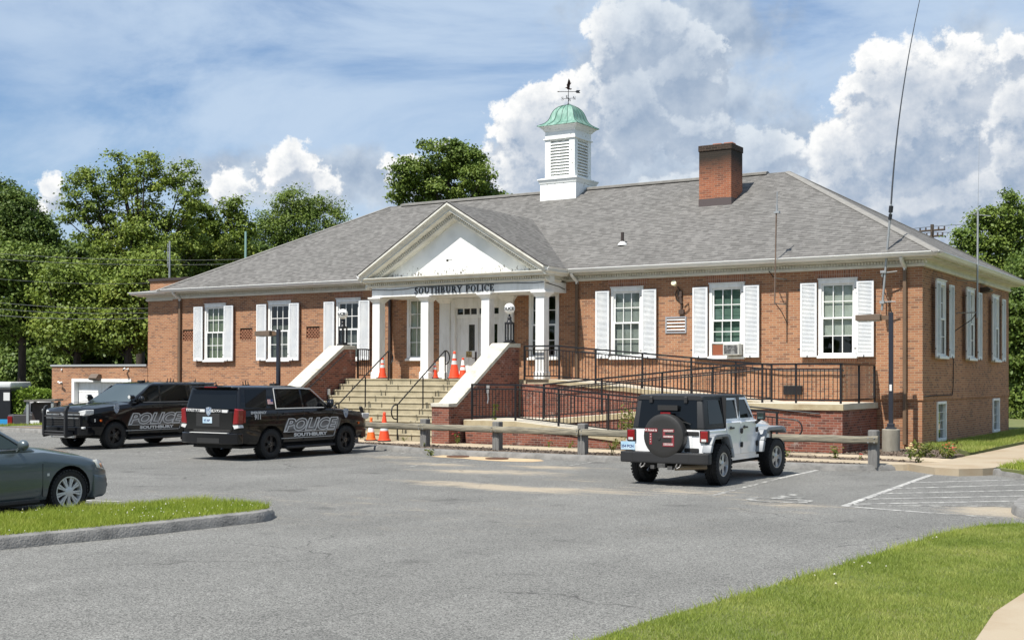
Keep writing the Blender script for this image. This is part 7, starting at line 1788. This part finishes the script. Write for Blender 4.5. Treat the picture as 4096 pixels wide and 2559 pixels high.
px_tree('broadleaf_tree', 40, 80, [(30, 505, 62, 55), (70, 560, 60, 60), (5, 470, 45, 40), (15, 590, 80, 70), (105, 560, 28, 45)], 11, 'dense broadleaf tree at the far left edge, its crown rising beside a gap of sky', material=M_leafC, ntips=330)
px_tree('broadleaf_tree', 330, 72, [(205, 445, 52, 40), (272, 395, 26, 38), (295, 440, 40, 32), (348, 392, 30, 30), (362, 435, 42, 34), (425, 412, 28, 34), (442, 455, 30, 40), (160, 500, 30, 24), (225, 500, 60, 30), (320, 500, 62, 34), (330, 545, 80, 34), (400, 515, 55, 30), (455, 490, 24, 26), (250, 570, 80, 40), (360, 580, 70, 40), (440, 570, 50, 36), (290, 630, 100, 40)], 12, 'tallest tree at the left, an open crown with three heads and visible limbs', material=M_leafB, ntips=430, per=52, trunk_r=.24, limbs=40, spread=.40, leaf=.21)
px_tree('broadleaf_tree', 510, 76, [(485, 520, 38, 34), (545, 492, 24, 26), (515, 540, 40, 30), (575, 535, 26, 30), (455, 580, 50, 38), (550, 590, 50, 38), (430, 655, 70, 45), (540, 650, 60, 40)], 13, 'mid height leafy tree between the tallest tree and the rounded one behind the roof', material=M_leafB, ntips=270, per=58, spread=.45)
px_tree('broadleaf_tree', 700, 96, [(690, 480, 50, 30), (735, 490, 40, 28), (640, 525, 42, 30), (780, 490, 30, 22), (700, 540, 80, 36), (620, 580, 34, 40), (790, 530, 28, 28), (700, 590, 90, 40)], 14, 'fine leaved rounded tree rising behind the left slope of the roof', material=M_leafA, ntips=380, leaf=.20, spread=.6, per=52)
px_tree('broadleaf_tree', 1050, 88, [(1065, 345, 34, 32), (1015, 362, 34, 32), (1095, 378, 48, 36), (965, 408, 40, 34), (1035, 400, 50, 36), (1130, 418, 42, 36), (950, 448, 34, 30), (1020, 452, 70, 36), (1110, 455, 60, 30), (1172, 460, 24, 10)], 15, 'lone round tree behind the ridge left of the cupola', material=M_leafA, ntips=330, leaf=.26, per=56, spread=.45)
px_tree('broadleaf_tree', 2360, 74, [(2390, 472, 26, 26), (2340, 520, 42, 30), (2405, 520, 40, 34), (2285, 560, 28, 30), (2330, 575, 50, 34), (2410, 580, 50, 40), (2300, 625, 40, 36), (2370, 640, 66, 44), (2430, 680, 60, 50), (2395, 710, 50, 40)], 16, 'bushy tree at the right edge rising behind the side wall', material=M_leafA, ntips=340, per=58, spread=.45)
px_tree('broadleaf_tree', 2440, 60, [(2420, 740, 40, 70), (2460, 820, 70, 90), (2430, 900, 42, 60), (2470, 960, 80, 60), (2435, 985, 40, 30)], 17, 'dark shaded tree reaching the lawn at the right edge', material=M_leafC, ntips=380, gz=.2)
px_tree('broadleaf_tree', 50, 67, [(20, 640, 80, 55), (85, 650, 60, 60), (30, 735, 90, 70)], 18, 'lower spreading tree at the far left edge behind the hedge', material=M_leafA, gz=-1, ntips=360)
px_tree('broadleaf_tree', 180, 65, [(150, 680, 70, 60), (215, 710, 65, 60), (170, 780, 95, 55)], 19, 'spreading tree overhanging the left half of the garage roof', material=M_leafB, gz=-1, ntips=380)
px_tree('broadleaf_tree', 300, 64, [(300, 700, 70, 60), (355, 650, 55, 55), (270, 780, 75, 55), (340, 770, 70, 65)], 20, 'bushy tree pressed against the corner of the left wing above the garage', material=M_leafB, gz=-1, ntips=400)
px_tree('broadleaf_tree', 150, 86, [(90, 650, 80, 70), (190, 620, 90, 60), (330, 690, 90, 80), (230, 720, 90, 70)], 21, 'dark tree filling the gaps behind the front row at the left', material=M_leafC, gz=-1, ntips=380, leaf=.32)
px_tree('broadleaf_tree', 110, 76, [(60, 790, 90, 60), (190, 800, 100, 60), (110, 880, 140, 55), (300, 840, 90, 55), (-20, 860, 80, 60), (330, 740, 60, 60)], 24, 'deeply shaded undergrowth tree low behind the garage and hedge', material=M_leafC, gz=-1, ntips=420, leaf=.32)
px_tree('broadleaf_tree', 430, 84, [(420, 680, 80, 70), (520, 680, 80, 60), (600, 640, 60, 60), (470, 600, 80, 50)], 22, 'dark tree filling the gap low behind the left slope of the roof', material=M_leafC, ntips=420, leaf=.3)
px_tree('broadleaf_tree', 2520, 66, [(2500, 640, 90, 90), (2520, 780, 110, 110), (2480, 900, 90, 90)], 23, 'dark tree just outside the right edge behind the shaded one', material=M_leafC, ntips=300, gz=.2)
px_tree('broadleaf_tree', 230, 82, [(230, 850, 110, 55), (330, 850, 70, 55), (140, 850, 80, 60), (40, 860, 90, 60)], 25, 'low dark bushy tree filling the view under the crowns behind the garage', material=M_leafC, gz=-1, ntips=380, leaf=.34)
# hedge at the edge of the drive
hd = empty('hedge', at(60, 63, -1.0), 'bright clipped green hedge left of the garage', 'hedge')
rg = np.random.default_rng(5); n = 9000
P = np.c_[rg.uniform(-4.5, 1.75, n), rg.uniform(-.7, .7, n), rg.uniform(.0, 2.34, n)]; face = rg.integers(0, 3, n)
P[:, 1] = np.where(face == 0, -.7 + rg.normal(0, .07, n), P[:, 1]); P[:, 2] = np.where(face == 1, 2.34 + rg.normal(0, .07, n) + .06 * np.sin(P[:, 0] * 3.1), P[:, 2]); P[:, 0] = np.where((face == 2) & (rg.random(n) < .5), 1.75 + rg.normal(0, .07, n), P[:, 0])
Nn = unit(rg.normal(size=(n, 3)) + np.array([0, -.4, .6])); T = unit(np.cross(Nn, rg.normal(size=(n, 3)))); ln = rg.uniform(.10, .22, n)
quads_object('foliage', P, Nn, T, ln, ln * .6, M_leafH, hd); hd.rotation_euler = (0, 0, HEAD)
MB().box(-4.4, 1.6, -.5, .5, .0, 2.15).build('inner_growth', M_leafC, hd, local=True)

# unseen wood behind the camera and right: one mass added to darken reflections
rg = np.random.default_rng(9); lob = []
for i in range(60): lob.append((-75 + i * 3.6 + rg.normal() * 1.2, -84 + rg.normal() * 3, 8 + rg.normal() * 1.5, 4.5, 4.5, 8 + rg.random() * 3))
for i in range(26): lob.append((48 + i * 1.6 + rg.normal(), -18 + i * 4.2, 7 + rg.normal(), 4.5, 4.5, 8 + rg.random() * 3))
tips, d = crown_points(lob, 2600, rg); k = np.repeat(np.arange(2600), 9); n = len(k)
P = tips[k] + rg.normal(size=(n, 3)) * .8; Nn = unit(rg.normal(size=(n, 3)) + np.array([0, 0, .5])); T = unit(np.cross(Nn, rg.normal(size=(n, 3)))); ln = rg.uniform(.9, 1.6, n)
o = quads_object('wood', P, Nn, T, ln, ln * .7, M_leafC); tag(o, 'dark green wood out of view, added to darken reflections', 'wood', kind='stuff')

# ------------------------------------------------------------------ grass
def grass_mat(name, a, b, c):
    return leaf_mat(name, a, b, c, trans=.45, patch=.9)
M_grass = grass_mat('grass_blades', (.165, .232, .038), (.295, .355, .072), (.48, .48, .155))
M_grassB = grass_mat('grass_lush', (.17, .25, .022), (.29, .36, .045), (.42, .44, .10))
def inside(px, py, poly):
    r = np.zeros(len(px), bool); n = len(poly)
    for i in range(n):
        (x0, y0), (x1, y1) = poly[i][:2], poly[(i + 1) % n][:2]
        if y0 == y1: continue
        r ^= ((y0 > py) != (y1 > py)) & (px < (x1 - x0) * (py - y0) / (y1 - y0) + x0)
    return r
def grass(name, poly, box, n, z, h, w, material, seed, label, hvar=.5, clump=.6, edge_h=None):
    rg = np.random.default_rng(seed); x = rg.uniform(box[0], box[1], n); y = rg.uniform(box[2], box[3], n)
    k = inside(x, y, poly); x, y = x[k], y[k]; n = len(x)
    # patchy growth
    f = np.sin(x * 2.7 + 1.3 * np.sin(y * 1.9)) * np.sin(y * 2.3 + 1.7 * np.sin(x * 1.4)); f2 = np.sin(x * 9.1 + y * 3) * np.sin(y * 8.3 - x * 2)
    hh = h * (1 + hvar * (rg.random(n) - .5) * 2) * (1 + .25 * f + .2 * f2)
    a = rg.uniform(0, 2 * math.pi, n); lean = rg.uniform(.15, clump + .5, n) * hh
    b = rg.uniform(0, 2 * math.pi, n); ww = w * rg.uniform(.6, 1.4, n)
    V = np.empty((n, 3, 3), np.float32)
    V[:, 0] = np.c_[x - np.cos(b) * ww, y - np.sin(b) * ww, np.full(n, z - .01)]; V[:, 1] = np.c_[x + np.cos(b) * ww, y + np.sin(b) * ww, np.full(n, z - .01)]
    V[:, 2] = np.c_[x + np.cos(a) * lean, y + np.sin(a) * lean, z + hh]
    me = bpy.data.meshes.new(name); me.vertices.add(3 * n); me.vertices.foreach_set('co', V.reshape(-1)); me.loops.add(3 * n); me.loops.foreach_set('vertex_index', np.arange(3 * n, dtype=np.int32))
    me.polygons.add(n); me.polygons.foreach_set('loop_start', np.arange(0, 3 * n, 3, dtype=np.int32)); me.polygons.foreach_set('loop_total', np.full(n, 3, np.int32)); me.update(calc_edges=True)
    me.materials.append(material); o = bpy.data.objects.new(name, me); C.objects.link(o); tag(o, label, 'grass', kind='stuff'); return o
LP = [(p.x + .02, p.y) for p in LAWN] + [(40, -46)]
keep_off = [(6.9, -46), (6.87, -26.2), (6.85, -25.7), (6.73, -24.4), (6.76, -23.2), (7.3, -21.0), (8.8, -18.5), (10, -18), (9.5, -22), (9.2, -30), (9.2, -46)]
lawn_in = [p for p in LP]
grass('grass', [(p.x + .01, p.y - .01) for p in LAWN if p.x < 9.2] + [(9.2, -17.9), (8.8, -18.4), (7.28, -20.98), (6.74, -23.2), (6.71, -24.4), (6.83, -25.7), (6.86, -26.2), (6.88, -34), (4.2, -34)], (4.1, 9.3, -31, -16.4), 520000, .05, .030, .0040, M_grass, 31, 'short mown grass of the lawn nearest the camera', clump=.9)
# ragged fringe spilling over the tarmac
LF = smooth_line([(4.3, -29), (4.5, -24.8), (4.74, -21.9), (4.9, -19.6), (5.0, -18.5), (5.25, -17.45), (5.7, -16.95), (6.6, -16.7), (9, -16.6)], 8)
grass('grass', [(p.x - .07, p.y + .03) for p in LF] + [(p.x + .22, p.y - .14) for p in reversed(LF)], (4.1, 9.2, -29, -16.2), 60000, .03, .075, .0045, M_grassB, 32, 'taller ragged grass fringe along the edge of the tarmac', clump=.8)
grass('grass', isl_poly, (-8, -3.6, -30, -21.5), 150000, .125, .085, .0055, M_grassB, 33, 'lush uncut grass on the kerbed island', clump=.8)
grass('grass', [(1.85, -2.6), (1.86, 4.5), (1.95, 20), (.1, 20), (.05, .1), (1.0, -.6)], (0, 2, -2.6, 20), 40000, .235, .07, .008, M_grass, 34, 'grass strip along the right side wall', clump=.8)
grass('grass', [(3.3, -6.7), (4.0, -7.6), (4.6, -8.0), (9, -9), (9, 10), (4.4, 10), (4.3, 4), (3.9, -2), (3.5, -4.7)], (3.2, 9, -9, 10), 60000, .16, .09, .009, M_grassB, 35, 'grass verge beyond the concrete path at the right edge', clump=.8)
grass('grass', [(5.2, -13.6), (5.3, -14.8), (5.75, -15.6), (8, -15.8), (8, -11.4), (5.75, -11.8), (5.25, -12.7)], (5.1, 8, -16, -11.3), 26000, .13, .10, .007, M_grassB, 36, 'grass on the little kerbed island at the right edge', clump=.8)
grass('grass', [(-34.45, -30), (-33.75, -30), (-33.75, 1.4), (-34.45, 1.4)], (-34.5, -33.7, -12, 1.4), 9000, .12, .10, .012, M_grassB, 37, 'thin strip of grass along the left end kerb', clump=.8)
# white clover heads
def clover(box, poly, n, z, seed, label):
    rg = np.random.default_rng(seed); x = rg.uniform(box[0], box[1], n * 6); y = rg.uniform(box[2], box[3], n * 6); k = inside(x, y, poly); f = np.sin(x * 2.1 + 2) * np.sin(y * 1.7) > -.1; x, y = x[k & f][:n], y[k & f][:n]
    m = MB()
    for a, b in zip(x, y):
        r = rg.uniform(.008, .014); c = z + rg.uniform(-.02, .02)
        m.add([(a + r, b, c), (a, b + r, c), (a - r, b, c), (a, b - r, c), (a, b, c + r), (a, b, c - r)], [(0, 1, 4), (1, 2, 4), (2, 3, 4), (3, 0, 4), (1, 0, 5), (2, 1, 5), (3, 2, 5), (0, 3, 5)])
    o = m.build('clover', mat('clover_white', (.62, .60, .50), .8), uv=False); tag(o, label, 'clover', kind='stuff')
clover((-8, -3.6, -30, -21.5), isl_poly, 150, .195, 41, 'white clover heads scattered over the kerbed island grass')
clover((4.3, 9, -24, -16.5), [(p.x - .02, p.y) for p in LF] + [(p.x + .5, p.y - .55) for p in reversed(LF)], 26, .075, 42, 'white clover heads along the far edge of the lawn')
# wood chips on the beds
rg = np.random.default_rng(51); n = 26000; x = rg.uniform(-18, 1.6, n); y = rg.uniform(-8, -.1, n)
k = inside(x, y, [(p.x, p.y + .34) for p in KS if p.x > -18] + [(1.3, -6.2), (1.25, -.1), (-12.2, -4.75), (-13, -5.6), (-18, -5.9)]) | inside(x, y, [(-12.2, -5.0), (-12.2, -4.8), (-3.2, -4.8), (-3.2, -5.5), (-8, -5.2)])
walk = inside(x, y, [(-33.4, -4.6), (-22, -5.6), (-15, -5.98), (-12.7, -6.1), (-9.5, -6.45), (-6, -6.6), (-.5, -6.85), (.6, -7.05), (1.25, -6.7), (1.75, -6.3), (1.3, -6.0), (.47, -5.9), (-.8, -5.85), (-3, -5.75), (-6.8, -5.35), (-8.4, -5.2), (-10.7, -5.1), (-12.2, -4.9), (-19.2, -4.6)]) | inside(x, y, [(-3.1, -4.7), (-1.2, -4.8), (.2, -4.95), (1.85, -5.55), (2.0, -5.0), (1.8, -4.25), (.3, -3.9), (-1.04, -3.85), (-3.1, -3.85)])
k &= ~walk; x, y = x[k], y[k]; n = len(x)
P = np.c_[x, y, .135 + rg.uniform(0, .02, n)]; Nn = unit(rg.normal(size=(n, 3)) * .5 + np.array([0, 0, 1])); T = unit(np.cross(Nn, rg.normal(size=(n, 3)))); ln = rg.uniform(.03, .10, n)
o = quads_object('wood_chips', P, Nn, T, ln, ln * .35, leaf_mat('chips', (.05, .035, .025), (.13, .095, .07), (.30, .25, .20), trans=0.0, patch=2)); tag(o, 'brown wood chip mulch over the planting beds', 'mulch', kind='stuff')

# ------------------------------------------------------------------ small plants in the beds, each its own
M_pleaf = leaf_mat('bedding_leaves', (.04, .085, .012), (.09, .15, .02), (.16, .22, .035), patch=3)
M_weed = leaf_mat('weed_leaves', (.08, .11, .02), (.16, .18, .04), (.26, .24, .06), patch=3)
PETAL = {}
def petal(name, c): 
    if name not in PETAL: PETAL[name] = mat('petal_' + name, c, .6)
    return PETAL[name]
def plant(loc, h, r, nl, label, flower=None, nf=0, lm=None, seed=1, leaf=.09, name='bedding_plant', cat='plant', group='small plants in the beds', stems=5):
    rg = np.random.default_rng(seed); o = empty(name, loc, label, cat, group)
    m = MB(); ends = []
    for i in range(stems):
        a = rg.uniform(0, 2 * math.pi); q = rg.uniform(.3, 1) * r; e = Vector((math.cos(a) * q, math.sin(a) * q, h * rg.uniform(.6, 1))); ends.append(e)
        m.path([(0, 0, -.03), (e.x * .35, e.y * .35, e.z * .55), e], [.008, .006, .003], 5)
    m.build('stem', M_weed, o, local=True, uv=False)
    k = rg.integers(0, stems, nl); t = rg.random(nl) ** .6; E = np.array([tuple(e) for e in ends])[k]
    P = E * t[:, None] + rg.normal(size=(nl, 3)) * r * .22; P[:, 2] = np.abs(P[:, 2])
    Nn = unit(rg.normal(size=(nl, 3)) * .6 + np.array([0, 0, .8])); T = unit(np.cross(Nn, rg.normal(size=(nl, 3)))); ln = leaf * rg.uniform(.5, 1.3, nl)
    quads_object('foliage', P, Nn, T, ln, ln * .5, lm or M_pleaf, o)
    if flower:
        m = MB()
        for i in range(nf):
            e = ends[i % stems] + Vector((rg.normal() * r * .3, rg.normal() * r * .3, rg.uniform(0, .05))); s = rg.uniform(.018, .030)
            for j in range(5):
                a = 2 * math.pi * j / 5; m.sphere((e.x + s * .7 * math.cos(a), e.y + s * .7 * math.sin(a), e.z), s * .6, 4, (1, 1, .5))
        m.build('flower', petal(*flower), o, local=True, uv=False)
    return o
RED = ('red', (.55, .03, .025)); YEL = ('yellow', (.75, .55, .06)); CREAM = ('cream', (.80, .74, .36)); PINK = ('coral', (.70, .12, .10))
plant((-6.3, -5.15, .13), 1.15, .55, 420, 'tall straggly yellow green weed growing behind the guard rail near the ramp', None, 0, M_weed, 61, .12, 'weed', 'weed', stems=14)
plant((-12.05, -5.35, .13), .32, .12, 26, 'red flowered plant beside the right stair pier', RED, 4, None, 62, .08)
plant((-10.6, -5.3, .13), .34, .12, 40, 'bright green leafy plant right of the stair pier', None, 0, None, 63, .10)
plant((-9.0, -5.25, .13), .26, .10, 20, 'small red flowered plant under the lower ramp wall', RED, 3, None, 64, .07)
plant((-8.3, -5.3, .13), .22, .15, 34, 'low green weed under the lower ramp wall', None, 0, M_weed, 65, .08, 'weed', 'weed')
plant((-6.95, -5.3, .13), .30, .25, 60, 'spreading green weed left of the tall yellow weed', None, 0, M_weed, 66, .09, 'weed', 'weed')
plant((-12.0, -7.05, .135), .14, .10, 24, 'tiny weed at the kerb beside the second guard rail post', None, 0, M_weed, 67, .06, 'weed', 'weed')
plant((-5.9, -7.3, .135), .36, .14, 40, 'spindly weed at the kerb left of the white off-roader', None, 0, M_weed, 68, .08, 'weed', 'weed')
plant((-2.5, -5.5, .13), .28, .16, 40, 'yellow flowered plant before the right end of the ramp wall', YEL, 6, None, 69, .08)
plant((-1.95, -5.55, .13), .20, .16, 30, 'low dull red plant beside the yellow flowered one', ('rust', (.32, .06, .04)), 6, None, 70, .07)
plant((-.75, -5.35, .13), .30, .18, 50, 'bright lime green plant at the corner of the landing wall', None, 0, M_weed, 71, .11)
plant((-.1, -5.5, .13), .16, .05, 10, 'single small red bloom left of the last guard rail post', RED, 2, None, 72, .05)
plant((.95, -4.9, .15), .36, .14, 34, 'cream flowered plant just right of the last guard rail post', CREAM, 12, None, 73, .09)
plant((1.35, -5.75, .14), .26, .15, 44, 'lime green plant on the mulch strip by the path', None, 0, M_weed, 74, .09)
plant((.55, -1.5, .14), .22, .16, 40, 'leafy green plant at the foot of the right front corner', None, 0, None, 75, .10)
plant((1.0, -1.35, .14), .26, .16, 40, 'red flowered leafy plant beside the side wall', RED, 7, None, 76, .10)
plant((1.35, -2.5, .14), .20, .18, 40, 'coral flowered plant on the grass edge by the path', PINK, 12, None, 77, .09)
plant((.9, -3.3, .14), .30, .40, 90, 'patch of long grass and weeds on the mulch by the corner', None, 0, M_weed, 78, .16, 'weed', 'weed', stems=10)
plant((1.5, -3.6, .14), .26, .30, 70, 'tuft of weeds at the edge of the walkway and path', None, 0, M_weed, 79, .14, 'weed', 'weed', stems=8)
plant((-15.0, -4.95, .16), .16, .10, 24, 'yellow green weed sprouting at the foot of the steps', None, 0, M_weed, 80, .07, 'weed', 'weed')
plant((-14.3, -4.95, .16), .12, .14, 24, 'low weed at the foot of the steps near the pier', None, 0, M_weed, 81, .06, 'weed', 'weed')
plant((-11.4, -4.45, .84), .55, .22, 30, 'thin leafy weed growing through the lower landing against the cheek wall', None, 0, M_weed, 82, .16, 'weed', 'weed', stems=4)
plant((-10.75, -8.45, .0), .16, .14, 40, 'grass tuft growing from the kerb left of the sandy patch', None, 0, M_weed, 83, .10, 'weed', 'weed', stems=8)

# ------------------------------------------------------------------ overhead wires and the pole behind
M_wire = mat('wire_grey', (.13, .135, .13), .6)
def wire(p, q, sag, r, label, sup=None):
    o = empty('overhead_wire', p, label, 'overhead wire', 'overhead wires at the left')
    a, b = Vector(p), Vector(q); pts = [a.lerp(b, t / 16) - Vector((0, 0, sag * 4 * (t / 16) * (1 - t / 16))) for t in range(17)]
    MB().path(pts, r, 5).build('cable', M_wire, o, uv=False); return o
for i, (y0, y1, dx1, r, lb) in enumerate(((594, 612, 640, .011, 'topmost overhead wire crossing the trees at the left'), (608, 622, 640, .011, 'second overhead wire from the top across the left trees'), (651, 668, 420, .010, 'middle overhead wire passing behind the raised block'), (706, 728, 420, .013, 'third lowest overhead wire above the garage'), (722, 738, 420, .013, 'second lowest overhead wire above the garage'), (738, 750, 420, .018, 'thickest lowest overhead wire above the garage'))):
    d0, d1 = 58.5, 62.5
    wire(at(-120, d0, zat(y0, d0)), at(dx1, d1, zat(y1, d1)), .25, r, lb)
pb = at(2203, 96, 0); pz = zat(527, 96)
o = empty('utility_pole', (pb.x, pb.y, -.5), 'wooden utility pole with crossarms and insulators showing above the right roof slope', 'utility pole')
M_uw = mat('pole_wood', (.10, .075, .055), .9, var=.4, vscale=3, stretch=(4, 4, .5))
MB().tube((pb.x, pb.y, -.5), (pb.x, pb.y, pz), .17, 12, .13).build('pole', M_uw, o)
for h, s in ((-.45, 1.0), (-.9, .85)):
    u = Vector((math.cos(HEAD - .7), math.sin(HEAD - .7), 0)); c = Vector((pb.x, pb.y, pz + h)); a = MB().tube(c - u * s, c + u * s, .075, 6).build('crossarm', M_uw, o)
    m = MB()
    for t in (-.95, -.5, .5, .95): q = c + u * s * t; m.lathe([(.03, q.z + .05), (.07, q.z + .10), (.05, q.z + .16), (.08, q.z + .20), (.03, q.z + .26)], (q.x, q.y, 0), 10)
    m.build('insulator', M_dkbrown, a)
for k, (dz, lb) in enumerate(((-.15, 'upper wire strung left from the utility pole behind the roof'), (-.6, 'lower wire strung from the utility pole behind the roof'))):
    a = Vector((pb.x, pb.y, pz + dz)); b = at(2360, 108, zat(520 + 25 * k, 108)); c = at(2080, 84, zat(546 + 14 * k, 84))
    w = empty('overhead_wire', a, lb, 'overhead wire', 'overhead wires at the right'); MB().path([c, a, b], .02, 5).build('cable', M_wire, w, uv=False)
